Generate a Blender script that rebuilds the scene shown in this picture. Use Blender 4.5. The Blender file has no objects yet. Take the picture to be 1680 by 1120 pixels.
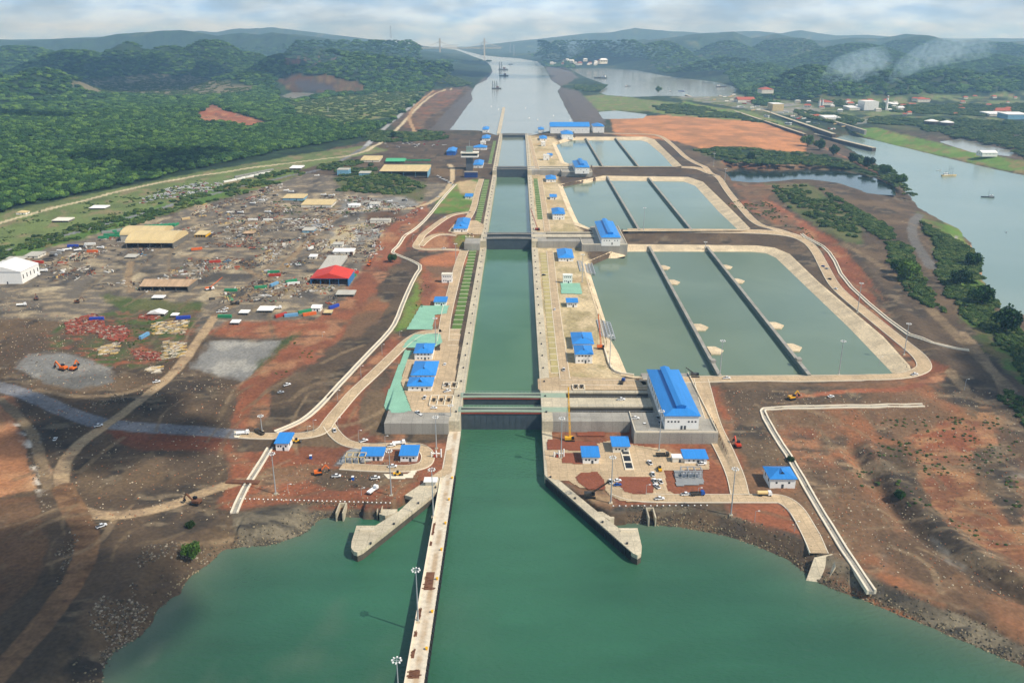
import bpy, bmesh, math, random
import numpy as np
from mathutils import Vector, Matrix
random.seed(7); RNG = np.random.default_rng(7)
C = bpy.context.scene.collection
SC = bpy.context.scene

# ------------------------------------------------------------------ camera, sky, sun, exposure
F, CX, CY, YH, HC = 1400.0, 840.0, 560.0, 57.0, 254.0      # camera solved from the lock chambers (55 m wide, 488 m apart)
TH = math.atan((CY - YH) / F); YAW = math.atan(11 * math.cos(TH) / F)
cam_data = bpy.data.cameras.new('camera'); cam = bpy.data.objects.new('camera', cam_data); C.objects.link(cam)
cam.location = (0, 0, HC); cam.rotation_euler = (math.pi / 2 - TH, 0, YAW)
cam_data.sensor_width = 36; cam_data.lens = F / 1680 * 36; cam_data.clip_start = 1; cam_data.clip_end = 200000
SC.camera = cam
SUN_DIR = Vector((0.88, -0.42, 1.08)).normalized()
sun_el = math.asin(SUN_DIR.z); sun_rot = math.atan2(SUN_DIR.x, SUN_DIR.y)
sd = bpy.data.lights.new('sun', 'SUN'); so = bpy.data.objects.new('sun', sd); C.objects.link(so)
sd.energy = 4.7; sd.angle = math.radians(0.5); sd.color = (1.0, 0.93, 0.82)
so.rotation_euler = SUN_DIR.to_track_quat('Z', 'Y').to_euler(); so.location = (300, -200, 900)
W = bpy.data.worlds.new('World'); SC.world = W; W.use_nodes = True
nt = W.node_tree; nt.nodes.clear(); N = nt.nodes.new; L = nt.links.new
sky = N('ShaderNodeTexSky'); sky.sky_type = 'NISHITA'; sky.sun_disc = False
sky.sun_elevation = sun_el; sky.sun_rotation = sun_rot; sky.air_density = 1.0; sky.dust_density = 1.2; sky.ozone_density = 1.5
tc = N('ShaderNodeTexCoord'); sep = N('ShaderNodeSeparateXYZ'); L(tc.outputs['Generated'], sep.inputs[0])
zz = N('ShaderNodeMath'); zz.operation = 'ADD'; zz.inputs[1].default_value = 0.30; L(sep.outputs['Z'], zz.inputs[0])
zm = N('ShaderNodeMath'); zm.operation = 'MAXIMUM'; zm.inputs[1].default_value = 0.12; L(zz.outputs[0], zm.inputs[0])
dx = N('ShaderNodeMath'); dx.operation = 'DIVIDE'; L(sep.outputs['X'], dx.inputs[0]); L(zm.outputs[0], dx.inputs[1])
dy = N('ShaderNodeMath'); dy.operation = 'DIVIDE'; L(sep.outputs['Y'], dy.inputs[0]); L(zm.outputs[0], dy.inputs[1])
cmb = N('ShaderNodeCombineXYZ'); L(dx.outputs[0], cmb.inputs[0]); L(dy.outputs[0], cmb.inputs[1])
cn = N('ShaderNodeTexNoise'); cn.inputs['Scale'].default_value = 2.1; cn.inputs['Detail'].default_value = 8; cn.inputs['Roughness'].default_value = 0.58
L(cmb.outputs[0], cn.inputs['Vector'])
cr = N('ShaderNodeValToRGB'); cr.color_ramp.elements[0].position = 0.40; cr.color_ramp.elements[0].color = (0.5, 0.5, 0.5, 1)
cr.color_ramp.elements[1].position = 0.68; cr.color_ramp.elements[1].color = (0.95, 0.95, 0.95, 1); L(cn.outputs['Fac'], cr.inputs[0])
cn2 = N('ShaderNodeTexNoise'); cn2.inputs['Scale'].default_value = 5.0; cn2.inputs['Detail'].default_value = 6; L(cmb.outputs[0], cn2.inputs['Vector'])
cc = N('ShaderNodeMix'); cc.data_type = 'RGBA'; cc.inputs[6].default_value = (6.0, 9.8, 15.0, 1); cc.inputs[7].default_value = (12.4, 15.4, 18.6, 1)
cm2 = N('ShaderNodeMapRange'); cm2.interpolation_type = 'SMOOTHSTEP'; cm2.inputs[1].default_value = 0.32; cm2.inputs[2].default_value = 0.68; L(cn2.outputs['Fac'], cm2.inputs[0]); L(cm2.outputs[0], cc.inputs[0])
mx = N('ShaderNodeMix'); mx.data_type = 'RGBA'; hi = N('ShaderNodeMapRange'); hi.interpolation_type = 'SMOOTHSTEP'; hi.inputs[1].default_value = 0.10; hi.inputs[2].default_value = 0.45; hi.inputs[3].default_value = 1.0; hi.inputs[4].default_value = 0.30; L(sep.outputs['Z'], hi.inputs[0])
fm = N('ShaderNodeMath'); fm.operation = 'MULTIPLY'; L(cr.outputs['Color'], fm.inputs[0]); L(hi.outputs[0], fm.inputs[1]); L(fm.outputs[0], mx.inputs[0]); L(sky.outputs[0], mx.inputs[6]); L(cc.outputs[2], mx.inputs[7])
bg = N('ShaderNodeBackground'); bg.inputs['Strength'].default_value = 0.075; L(mx.outputs[2], bg.inputs['Color'])
wo = N('ShaderNodeOutputWorld'); L(bg.outputs[0], wo.inputs['Surface'])
SC.view_settings.view_transform = 'Standard'; SC.view_settings.look = 'None'; SC.view_settings.exposure = 0.0; SC.view_settings.gamma = 1
SC.cycles.use_denoising = True; SC.cycles.max_bounces = 6; SC.cycles.volume_bounces = 2; SC.cycles.transparent_max_bounces = 24
SC.cycles.volume_step_rate = 1.0; SC.cycles.volume_max_steps = 128; SC.cycles.caustics_reflective = False; SC.cycles.caustics_refractive = False

# ------------------------------------------------------------------ projection helpers (photo pixel -> place on the real ground)
_c, _s, _cy, _sy = math.cos(TH), math.sin(TH), math.cos(YAW), math.sin(YAW)
_R = np.array([_cy, _sy, 0.0]); _FW = np.array([-_sy * _c, _cy * _c, -_s]); _UP = np.array([-_sy * _s, _cy * _s, _c])
def U(px, py, z=0.0):
    d = _FW + _R * (px - CX) / F - _UP * (py - CY) / F
    t = (z - HC) / d[2]
    return float(d[0] * t), float(d[1] * t)
def PR(x, y, z):
    x = np.asarray(x, float); y = np.asarray(y, float); z = np.asarray(z, float) - HC
    d = x * _FW[0] + y * _FW[1] + z * _FW[2]; d = np.where(d < 1, 1, d)
    return CX + F * (x * _R[0] + y * _R[1]) / d, CY - F * (x * _UP[0] + y * _UP[1] + z * _UP[2]) / d
def UP_(pts, z): return [U(a, b, z) for a, b in pts]

# ------------------------------------------------------------------ numpy noise and polygons
def vnoise(x, y, scale, seed):
    r = np.random.default_rng(seed).random((256, 256)).astype(np.float32)
    u = np.asarray(x) / scale; v = np.asarray(y) / scale
    i = np.floor(u).astype(int); j = np.floor(v).astype(int); a = u - i; b = v - j
    a = a * a * (3 - 2 * a); b = b * b * (3 - 2 * b); i0 = i % 256; i1 = (i + 1) % 256; j0 = j % 256; j1 = (j + 1) % 256
    return (r[i0, j0] * (1 - a) + r[i1, j0] * a) * (1 - b) + (r[i0, j1] * (1 - a) + r[i1, j1] * a) * b
def fbm(x, y, scale, seed, octv=4, gain=0.5):
    t = 0; amp = 1; n = 0
    for k in range(octv):
        t = t + amp * vnoise(x, y, scale / 2 ** k, seed + k); n += amp; amp *= gain
    return t / n * 2 - 1
def inpoly(x, y, poly):
    x = np.asarray(x, float); y = np.asarray(y, float); r = np.zeros(x.shape, bool); n = len(poly)
    for k in range(n):
        x0, y0 = poly[k]; x1, y1 = poly[(k + 1) % n]
        if y0 == y1: continue
        c = ((y0 > y) != (y1 > y)) & (x < (x1 - x0) * (y - y0) / (y1 - y0) + x0)
        r ^= c
    return r
def linedist(x, y, pts, closed=False):
    d = np.full(np.shape(x), 1e9); m = len(pts) - (0 if closed else 1)
    for k in range(m):
        x0, y0 = pts[k]; x1, y1 = pts[(k + 1) % len(pts)]
        ex, ey = x1 - x0, y1 - y0; l2 = ex * ex + ey * ey + 1e-9
        t = np.clip(((x - x0) * ex + (y - y0) * ey) / l2, 0, 1)
        d = np.minimum(d, np.hypot(x - x0 - t * ex, y - y0 - t * ey))
    return d
def sdist(x, y, poly):
    d = linedist(x, y, poly, True); return np.where(inpoly(x, y, poly), -d, d)
def sst(x, a, b):
    t = np.clip((x - a) / (b - a), 0, 1); return t * t * (3 - 2 * t)
def smooth_line(pts, it=2):
    pts = [tuple(p) for p in pts]
    for _ in range(it):
        q = [pts[0]]
        for a, b in zip(pts[:-1], pts[1:]):
            q += [(a[0] * .75 + b[0] * .25, a[1] * .75 + b[1] * .25), (a[0] * .25 + b[0] * .75, a[1] * .25 + b[1] * .75)]
        q.append(pts[-1]); pts = q
    return pts

# ------------------------------------------------------------------ materials
MATS = {}
def lin(c):
    return tuple(((v / 255) / 12.92 if v / 255 <= 0.04045 else ((v / 255 + 0.055) / 1.055) ** 2.4) for v in c)
def mat(name, rgb, rough=0.8, var=0.25, scale=0.3, metal=0.0, bump=0.0, bscale=None, attr=None, fine=0.0, objvar=0.0, streak=None, joint=None):
    """procedural material: base colour varied by two noise scales (dirt, weathering), optional bump"""
    if name in MATS: return MATS[name]
    m = bpy.data.materials.new(name); m.use_nodes = True; t = m.node_tree; n = t.nodes; l = t.links
    b = n['Principled BSDF']; b.inputs['Roughness'].default_value = rough; b.inputs['Metallic'].default_value = metal
    b.inputs['Specular IOR Level'].default_value = 0.3
    g = n.new('ShaderNodeNewGeometry')
    vec = g.outputs['Position']
    if streak:
        mp = n.new('ShaderNodeMapping'); mp.inputs['Scale'].default_value = streak; l.new(vec, mp.inputs[0]); vec = mp.outputs[0]
    n1 = n.new('ShaderNodeTexNoise'); n1.inputs['Scale'].default_value = scale; n1.inputs['Detail'].default_value = 7; n1.inputs['Roughness'].default_value = 0.65
    l.new(vec, n1.inputs['Vector'])
    mr = n.new('ShaderNodeMapRange'); mr.inputs[1].default_value = 0.28; mr.inputs[2].default_value = 0.72
    mr.inputs[3].default_value = 1 - var; mr.inputs[4].default_value = 1 + var; l.new(n1.outputs['Fac'], mr.inputs[0])
    mul = n.new('ShaderNodeMix'); mul.data_type = 'RGBA'; mul.blend_type = 'MULTIPLY'; mul.inputs[0].default_value = 1
    if attr:
        a = n.new('ShaderNodeAttribute'); a.attribute_name = attr; l.new(a.outputs['Color'], mul.inputs[6])
    else: mul.inputs[6].default_value = (*rgb, 1)
    cmb = n.new('ShaderNodeCombineColor'); val = mr.outputs[0]
    if fine:
        n2 = n.new('ShaderNodeTexNoise'); n2.inputs['Scale'].default_value = scale * 14; n2.inputs['Detail'].default_value = 5; l.new(g.outputs['Position'], n2.inputs['Vector'])
        m2 = n.new('ShaderNodeMapRange'); m2.inputs[1].default_value = 0.3; m2.inputs[2].default_value = 0.7; m2.inputs[3].default_value = 1 - fine; m2.inputs[4].default_value = 1 + fine
        l.new(n2.outputs['Fac'], m2.inputs[0]); k = n.new('ShaderNodeMath'); k.operation = 'MULTIPLY'; l.new(val, k.inputs[0]); l.new(m2.outputs[0], k.inputs[1]); val = k.outputs[0]
    if joint:                                                    # cast joints between pours
        bt = n.new('ShaderNodeTexBrick'); bt.offset = 0.0; bt.inputs['Scale'].default_value = 1; bt.inputs['Brick Width'].default_value = joint; bt.inputs['Row Height'].default_value = joint * .8; bt.inputs['Mortar Size'].default_value = .14; bt.inputs['Mortar Smooth'].default_value = .6
        bt.inputs['Color1'].default_value = (1, 1, 1, 1); bt.inputs['Color2'].default_value = (.86, .86, .86, 1); bt.inputs['Mortar'].default_value = (.62, .62, .62, 1); l.new(g.outputs['Position'], bt.inputs['Vector'])
        k = n.new('ShaderNodeMath'); k.operation = 'MULTIPLY'; l.new(val, k.inputs[0]); l.new(bt.outputs['Color'], k.inputs[1]); val = k.outputs[0]
    if objvar:
        o = n.new('ShaderNodeObjectInfo'); m3 = n.new('ShaderNodeMapRange'); m3.inputs[3].default_value = 1 - objvar; m3.inputs[4].default_value = 1 + objvar
        l.new(o.outputs['Random'], m3.inputs[0]); k = n.new('ShaderNodeMath'); k.operation = 'MULTIPLY'; l.new(val, k.inputs[0]); l.new(m3.outputs[0], k.inputs[1]); val = k.outputs[0]
    for q in range(3): l.new(val, cmb.inputs[q])
    l.new(cmb.outputs[0], mul.inputs[7]); l.new(mul.outputs[2], b.inputs['Base Color'])
    if bump:
        bn = n.new('ShaderNodeTexNoise'); bn.inputs['Scale'].default_value = bscale or scale * 3; bn.inputs['Detail'].default_value = 6; l.new(g.outputs['Position'], bn.inputs['Vector'])
        bp = n.new('ShaderNodeBump'); bp.inputs['Strength'].default_value = bump; bp.inputs['Distance'].default_value = 1.0
        l.new(bn.outputs['Fac'], bp.inputs['Height']); l.new(bp.outputs[0], b.inputs['Normal'])
    MATS[name] = m; return m
def water_mat(name, rgb, rgb2, scale, rough=0.08, wave=0.25, wscale=0.12, spec=0.5, attr=False):
    m = bpy.data.materials.new(name); m.use_nodes = True; t = m.node_tree; n = t.nodes; l = t.links
    b = n['Principled BSDF']; b.inputs['Roughness'].default_value = rough; b.inputs['IOR'].default_value = 1.33; b.inputs['Specular IOR Level'].default_value = spec
    g = n.new('ShaderNodeNewGeometry')
    n1 = n.new('ShaderNodeTexNoise'); n1.inputs['Scale'].default_value = scale; n1.inputs['Detail'].default_value = 5; n1.inputs['Distortion'].default_value = 0.8; l.new(g.outputs['Position'], n1.inputs['Vector'])
    r = n.new('ShaderNodeMapRange'); r.inputs[1].default_value = 0.35; r.inputs[2].default_value = 0.7; l.new(n1.outputs['Fac'], r.inputs[0])
    x = n.new('ShaderNodeMix'); x.data_type = 'RGBA'; x.inputs[6].default_value = (*rgb, 1); x.inputs[7].default_value = (*rgb2, 1); l.new(r.outputs[0], x.inputs[0])
    if attr:
        a = n.new('ShaderNodeAttribute'); a.attribute_name = 'col'; l.new(a.outputs['Color'], b.inputs['Base Color'])
    else: l.new(x.outputs[2], b.inputs['Base Color'])
    mp = n.new('ShaderNodeMapping'); mp.inputs['Scale'].default_value = (1.0, 1.8, 1); mp.inputs['Rotation'].default_value = (0, 0, 0.35); l.new(g.outputs['Position'], mp.inputs[0])
    bn = n.new('ShaderNodeTexNoise'); bn.inputs['Scale'].default_value = wscale; bn.inputs['Detail'].default_value = 9; bn.inputs['Roughness'].default_value = 0.62; l.new(mp.outputs[0], bn.inputs['Vector'])
    bp = n.new('ShaderNodeBump'); bp.inputs['Strength'].default_value = wave; bp.inputs['Distance'].default_value = 1.0; l.new(bn.outputs['Fac'], bp.inputs['Height']); l.new(bp.outputs[0], b.inputs['Normal'])
    MATS[name] = m; return m

# ------------------------------------------------------------------ mesh helpers
class MB:
    def __init__(s): s.v = []; s.f = []; s.m = []; s.mi = 0
    def add(s, vs, fs):
        o = len(s.v); s.v += [tuple(map(float, p)) for p in vs]; s.f += [tuple(i + o for i in f) for f in fs]; s.m += [s.mi] * len(fs); return s
    def box(s, x0, x1, y0, y1, z0, z1):
        return s.add([(x0, y0, z0), (x1, y0, z0), (x1, y1, z0), (x0, y1, z0), (x0, y0, z1), (x1, y0, z1), (x1, y1, z1), (x0, y1, z1)],
                     [(3, 2, 1, 0), (4, 5, 6, 7), (0, 1, 5, 4), (1, 2, 6, 5), (2, 3, 7, 6), (3, 0, 4, 7)])
    def prism(s, poly, z0, z1):
        a = sum(poly[i][0] * poly[(i + 1) % len(poly)][1] - poly[(i + 1) % len(poly)][0] * poly[i][1] for i in range(len(poly)))
        if a < 0: poly = poly[::-1]
        n = len(poly); vs = [(x, y, z0) for x, y in poly] + [(x, y, z1) for x, y in poly]
        return s.add(vs, [tuple(range(n - 1, -1, -1)), tuple(range(n, 2 * n))] + [(i, (i + 1) % n, n + (i + 1) % n, n + i) for i in range(n)])
    def tube(s, p, q, r0, r1=None, n=8):
        r1 = r0 if r1 is None else r1; p = Vector(p); q = Vector(q); d = (q - p).normalized()
        a = d.orthogonal().normalized(); b = d.cross(a); vs = []
        for (c, r) in ((p, r0), (q, r1)):
            for k in range(n):
                w = 2 * math.pi * k / n; vs.append(c + a * math.cos(w) * r + b * math.sin(w) * r)
        return s.add(vs, [(i, (i + 1) % n, n + (i + 1) % n, n + i) for i in range(n)] + [tuple(range(n - 1, -1, -1)), tuple(range(n, 2 * n))])
    def bar(s, p, q, w, h=None):
        h = w if h is None else h; p = Vector(p); q = Vector(q); d = (q - p).normalized()
        a = d.cross(Vector((0, 0, 1))); a = Vector((1, 0, 0)) if a.length < 1e-3 else a.normalized(); b = a.cross(d).normalized(); vs = []
        for c in (p, q):
            for i, j in ((-1, -1), (1, -1), (1, 1), (-1, 1)): vs.append(c + a * i * w / 2 + b * j * h / 2)
        return s.add(vs, [(0, 1, 2, 3), (7, 6, 5, 4), (0, 4, 5, 1), (1, 5, 6, 2), (2, 6, 7, 3), (3, 7, 4, 0)])
    def build(s, name, m, parent=None, loc=None, smooth=False, mats=None):
        me = bpy.data.meshes.new(name); me.from_pydata(s.v, [], s.f)
        for q in ([m] if mats is None else mats): me.materials.append(q)
        if mats is not None: me.polygons.foreach_set('material_index', s.m)
        if smooth: me.polygons.foreach_set('use_smooth', [True] * len(s.f))
        me.update(); o = bpy.data.objects.new(name, me); C.objects.link(o)
        if parent is not None: o.parent = parent
        if loc is not None: o.location = loc
        return o
def npmesh(name, v, f, m, col=None, smooth=False):
    """mesh from numpy arrays; f is (n,3) or (n,4); col is one rgb per vertex"""
    me = bpy.data.meshes.new(name); v = np.ascontiguousarray(v, np.float32); f = np.ascontiguousarray(f, np.int32); k = f.shape[1]
    me.vertices.add(len(v)); me.vertices.foreach_set('co', v.ravel())
    me.loops.add(f.size); me.loops.foreach_set('vertex_index', f.ravel())
    me.polygons.add(len(f)); me.polygons.foreach_set('loop_start', np.arange(0, f.size, k, dtype=np.int32)); me.polygons.foreach_set('loop_total', np.full(len(f), k, np.int32))
    me.polygons.foreach_set('use_smooth', np.full(len(f), smooth, bool))
    me.update(calc_edges=True); me.validate()
    if col is not None:
        a = me.color_attributes.new('col', 'FLOAT_COLOR', 'POINT')
        a.data.foreach_set('color', np.concatenate([col, np.ones((len(v), 1))], 1).astype(np.float32).ravel())
    me.materials.append(m); o = bpy.data.objects.new(name, me); C.objects.link(o); return o
def scatter(name, tv, tf, pos, scl, rot, m, col, jit=0.0, smooth=False):
    """one mesh of many copies of a small template; scl is (n,3), rot about z"""
    tv = np.asarray(tv, np.float32); tf = np.asarray(tf, np.int32); n = len(pos); k = len(tv)
    v = tv[None] * np.asarray(scl)[:, None, :]
    if jit: v = v * (1 + RNG.uniform(-jit, jit, (n, k, 1)))
    c, s = np.cos(rot)[:, None], np.sin(rot)[:, None]
    v = np.stack([v[..., 0] * c - v[..., 1] * s, v[..., 0] * s + v[..., 1] * c, v[..., 2]], -1) + np.asarray(pos)[:, None, :]
    f = tf[None] + (np.arange(n) * k)[:, None, None]
    return npmesh(name, v.reshape(-1, 3), f.reshape(-1, tf.shape[1]), m, np.repeat(np.asarray(col), k, 0), smooth)
BOXV = [(-.5, -.5, 0), (.5, -.5, 0), (.5, .5, 0), (-.5, .5, 0), (-.5, -.5, 1), (.5, -.5, 1), (.5, .5, 1), (-.5, .5, 1)]
BOXF = [(3, 2, 1, 0), (4, 5, 6, 7), (0, 1, 5, 4), (1, 2, 6, 5), (2, 3, 7, 6), (3, 0, 4, 7)]
def ico(sub):
    b = bmesh.new(); bmesh.ops.create_icosphere(b, subdivisions=sub, radius=1.0)
    v = np.array([x.co for x in b.verts]); f = np.array([[q.index for q in y.verts] for y in b.faces]); b.free(); return v, f
def tag(o, label=None, cat=None, group=None, kind=None):
    if label: o['label'] = label
    if cat: o['category'] = cat
    if group: o['group'] = group
    if kind: o['kind'] = kind
    return o
def thing(name, label, cat, loc=(0, 0, 0), rot=0, group=None):
    o = bpy.data.objects.new(name, None); C.objects.link(o); o.empty_display_size = 0.5
    o.location = loc; o.rotation_euler = (0, 0, rot); return tag(o, label, cat, group)
def dup(root, loc, rot, label, group=None, scale=None):
    r = root.copy(); C.objects.link(r); r.location = loc; r.rotation_euler = (0, 0, rot); r['label'] = label
    if group: r['group'] = group
    if scale: r.scale = scale
    for ch in list(root.children):
        c = ch.copy(); C.objects.link(c); c.parent = r
        for g in list(ch.children):
            d = g.copy(); C.objects.link(d); d.parent = c
    return r

# ------------------------------------------------------------------ terrain: heights
LV1, LV2, LV3, PAD = 13.0, 21.0, 29.0, 5.5
CHL, CHR = -38.6, 16.2                                       # chamber faces
BAY_PX = [(1700, 1105), (1600, 1062), (1500, 1022), (1400, 982), (1335, 955), (1290, 922), (1240, 898), (1190, 882), (1120, 866), (1040, 860), (1000, 862),
          (905, 800), (893, 780), (888, 706), (757, 706), (748, 760), (715, 800), (620, 852), (560, 851), (525, 853), (500, 878), (460, 893), (430, 898), (395, 897), (365, 905), (345, 930), (312, 950),
          (300, 975), (270, 1000), (258, 1020), (240, 1040), (215, 1055), (190, 1075), (175, 1100), (165, 1135)]
BAY = UP_(BAY_PX, 0) + [(-230, 180), (-300, 60), (-320, -900), (900, -900), (900, 60), (420, 180)]
LAKE = UP_([(742, 213), (752, 200), (764, 182), (778, 163), (776, 152), (783, 140), (800, 132), (810, 118), (806, 108), (798, 100), (775, 92), (760, 86), (748, 82), (728, 80), (724, 76), (738, 73), (752, 73), (748, 80), (765, 85), (790, 91),
            (822, 94), (850, 96), (880, 101), (893, 112), (902, 132), (918, 142), (912, 150), (926, 180), (940, 207), (900, 214), (868, 222), (820, 222), (790, 214)], 26)
MLAKE = UP_([(935, 113), (985, 112), (1040, 115), (1085, 124), (1130, 130), (1165, 134), (1195, 140), (1210, 146), (1190, 158), (1150, 160), (1090, 158), (1040, 160), (1000, 157), (985, 152), (1000, 140), (960, 126)], 22)
CANAL = UP_([(1760, 548), (1680, 512), (1645, 505), (1632, 478), (1618, 455), (1612, 420), (1598, 396), (1578, 376), (1545, 360), (1512, 340), (1497, 322), (1482, 300), (1462, 284), (1440, 268), (1420, 258), (1395, 242), (1368, 230),
             (1388, 222), (1430, 230), (1500, 247), (1560, 262), (1620, 276), (1680, 289), (1900, 335), (2300, 430), (2300, 700)], 9)
POND = UP_([(1192, 283), (1215, 277), (1262, 281), (1320, 278), (1380, 281), (1430, 292), (1462, 306), (1466, 320), (1430, 318), (1390, 304), (1340, 298), (1290, 297), (1240, 302), (1205, 298)], 17)
MARSH1 = UP_([(985, 184), (1010, 182), (1058, 188), (1052, 194), (1012, 195), (992, 195)], 25.6)
MARSH2 = UP_([(1546, 233), (1580, 228), (1612, 238), (1660, 248), (1655, 256), (1600, 250)], 18)
QUARRY = UP_([(462, 158), (478, 152), (515, 153), (505, 159), (480, 163)], 25)
B1W = UP_([(966, 436), (971, 455), (994, 526), (1000, 554), (1016, 580), (1030, 612), (1040, 616), (1464, 613), (1393, 539), (1272, 423), (1255, 415), (1231, 413), (1030, 413), (1025, 424), (990, 424)], 9)
B1R = [U(*p, 13) for p in [(957, 432), (962, 455), (985, 526), (992, 556), (998, 590), (1008, 612), (1040, 619), (1475, 617), (1494, 614), (1489, 600), (1445, 552), (1341, 463), (1293, 417), (1269, 407), (1240, 403.5), (1030, 401.5)]]
B2W = UP_([(922, 303), (928, 316), (940, 345), (950, 366), (975, 377), (1210, 377), (1178, 347), (1140, 305), (1120, 297.5), (990, 296.5), (975, 297), (965, 300)], 17)
B2R = [U(*p, 21) for p in [(916, 303), (921, 318), (933, 348), (945, 370), (975, 379), (1218, 378), (1229, 375), (1205, 351), (1152, 299), (1128, 291), (990, 289)]]
B3W = UP_([(912, 236), (920, 252), (926, 266), (945, 272), (1103, 273), (1085, 253), (1062, 234), (1050, 230), (940, 230), (925, 234)], 25)
B3R = [U(*p, 29) for p in [(906, 235), (914, 253), (921, 268), (945, 273.5), (1108, 273.5), (1117, 272), (1098, 254), (1072, 229), (1058, 225), (935, 225)]]
BODIES = [(BAY, 0.0, 0.55), (LAKE, 26.0, 0.12), (MLAKE, 22.0, 0.12), (CANAL, 9.0, 0.16), (POND, 17.0, 0.3), (MARSH1, 25.6, 0.1), (MARSH2, 18.0, 0.1), (QUARRY, 25.0, 0.3)]

# hills: (photo x of the peak, photo y of the peak, distance, half width in px, depth in m)
HILLS = [(365, 72, 5200, 62, 500), (300, 84, 5000, 60, 400), (230, 80, 4900, 45, 420), (150, 92, 4600, 80, 500), (50, 84, 5200, 110, 500), (-70, 80, 5000, 110, 600), (420, 92, 5300, 50, 400), (527, 61, 6200, 42, 500), (585, 72, 6300, 70, 500),
         (650, 63, 6600, 70, 600), (620, 88, 4300, 75, 420), (700, 96, 4400, 55, 420), (560, 92, 4300, 60, 420), (480, 100, 4500, 60, 350), (800, 63, 8200, 36, 500), (762, 66, 8400, 26, 400), (870, 68, 7600, 60, 500), (940, 59, 8000, 55, 500), (1007, 66, 6500, 62, 600),
         (1075, 74, 6200, 60, 500), (1270, 60, 7200, 60, 600), (1180, 72, 7000, 60, 500), (1380, 80, 6000, 100, 600), (1480, 62, 7600, 75, 600), (1600, 76, 7200, 80, 600), (1700, 74, 6600, 90, 600), (1320, 120, 3500, 70, 260), (1420, 126, 3500, 70, 260), (1540, 124, 3700, 90, 260),
         (1660, 118, 3800, 80, 300), (1190, 100, 4800, 90, 450), (90, 128, 3200, 60, 250), (-20, 132, 3000, 80, 260), (420, 128, 4000, 70, 260), (1580, 96, 5200, 120, 400), (1050, 96, 5000, 70, 300)]
RIDGES = [(14500, 1000, [(-900, 62), (-300, 62), (0, 68), (100, 67), (180, 63), (250, 58), (290, 59), (330, 54), (360, 56), (385, 51), (430, 49), (470, 45), (510, 50), (560, 53), (600, 52), (630, 57), (700, 62), (740, 62), (800, 55), (830, 58), (870, 56), (925, 55), (1000, 57), (1040, 49), (1100, 54), (1160, 57), (1240, 54), (1280, 58), (1310, 53), (1370, 61), (1420, 60), (1480, 65), (1560, 66), (1680, 66), (2200, 62)]),
          (9300, 620, [(-900, 70), (-200, 66), (0, 69), (50, 71), (110, 66), (160, 67), (200, 60), (260, 56), (300, 54), (330, 58), (362, 63), (400, 58), (430, 61), (465, 54), (495, 49), (525, 46), (555, 51), (590, 61), (615, 70), (640, 63), (670, 62), (700, 69), (722, 80), (745, 78), (760, 70), (775, 61), (795, 62), (820, 71), (845, 66), (870, 68), (898, 51), (925, 46), (960, 57), (990, 52), (1012, 50), (1040, 53), (1070, 61), (1100, 56), (1138, 49), (1170, 59), (1200, 56), (1230, 67), (1270, 59), (1300, 67), (1350, 71), (1400, 66), (1440, 67), (1480, 59), (1510, 62), (1560, 73), (1600, 69), (1640, 74), (1680, 72), (2200, 66)])]
def base_h(x, y):
    L_ = np.interp(y, [430, 640, 1100, 1600, 4000], [5.8, 12.0, 20.0, 28.0, 30.0])
    w4 = lambda c, w: sst(y, c - w / 2, c + w / 2)
    inx = lambda a, b: sst(x, a, a + 1) * (1 - sst(x, b, b + 1))
    mid = inx(-90, 74); blk = inx(74, 130); lf = 1 - sst(x, -90, -89); rt = sst(x, 130, 131)
    s1 = mid * w4(524, 6) + blk * w4(512, 6) + lf * w4(540, 70) + rt * w4(510, 140)
    mid2 = inx(CHL - 6, 131)
    s2 = mid2 * w4(1012, 8) + (1 - sst(x, CHL - 6, CHL - 5)) * w4(1022, 34) + rt * w4(1056, 40)
    s3 = mid2 * w4(1524, 8) + (1 - sst(x, CHL - 6, CHL - 5)) * w4(1524, 10) + rt * w4(1548, 36)
    P_ = PAD + s1 * (LV1 - PAD) + s2 * (LV2 - LV1) + s3 * (LV3 - LV2)
    k = sst(x, -235, -165) * (1 - sst(x, 345, 430))
    h = P_ * k + L_ * (1 - k)
    # right-hand dirt fields fall gently to the old canal
    h = h - 7 * sst(x, 430, 700) * sst(y, 700, 1100) * (1 - sst(y, 2300, 3000))
    und = fbm(x, y, 60, 11, 4)
    h = h + und * (1 - k) * np.interp(y, [400, 900, 2000], [1.0, 1.3, 2.0])
    ro = np.where(y < 600, 1 - sst(x, -135, -112) * (1 - sst(x, 134, 150)), 1 - k) * (y < 1700)
    h = h + ro * (.55 * fbm(x, y, 19, 13, 3) + .9 * np.abs(fbm(x * 1.3, y * .5, 26, 17, 3)) * (x > 150))
    for ln, w_, a_ in ((DITCH, 5.0, -3.2), (BERM, 6.0, 2.6), (BENCH, 9.0, 2.4)):      # dug ditch, spoil bank and bench on the right slope
        i = np.where((x > 140) & (y > 300) & (y < 1500))[0] if np.ndim(x) else []
        if len(i): h[i] += a_ * np.exp(-(linedist(x[i], y[i], ln) / w_) ** 2)
    return h
DITCH = UP_([(1395, 735), (1440, 790), (1478, 842), (1560, 905), (1700, 985)], 8); BERM = UP_([(1420, 730), (1480, 800), (1530, 850), (1620, 915), (1720, 965)], 8); BENCH = UP_([(1300, 330), (1400, 420), (1500, 540), (1560, 610)], 12)
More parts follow.
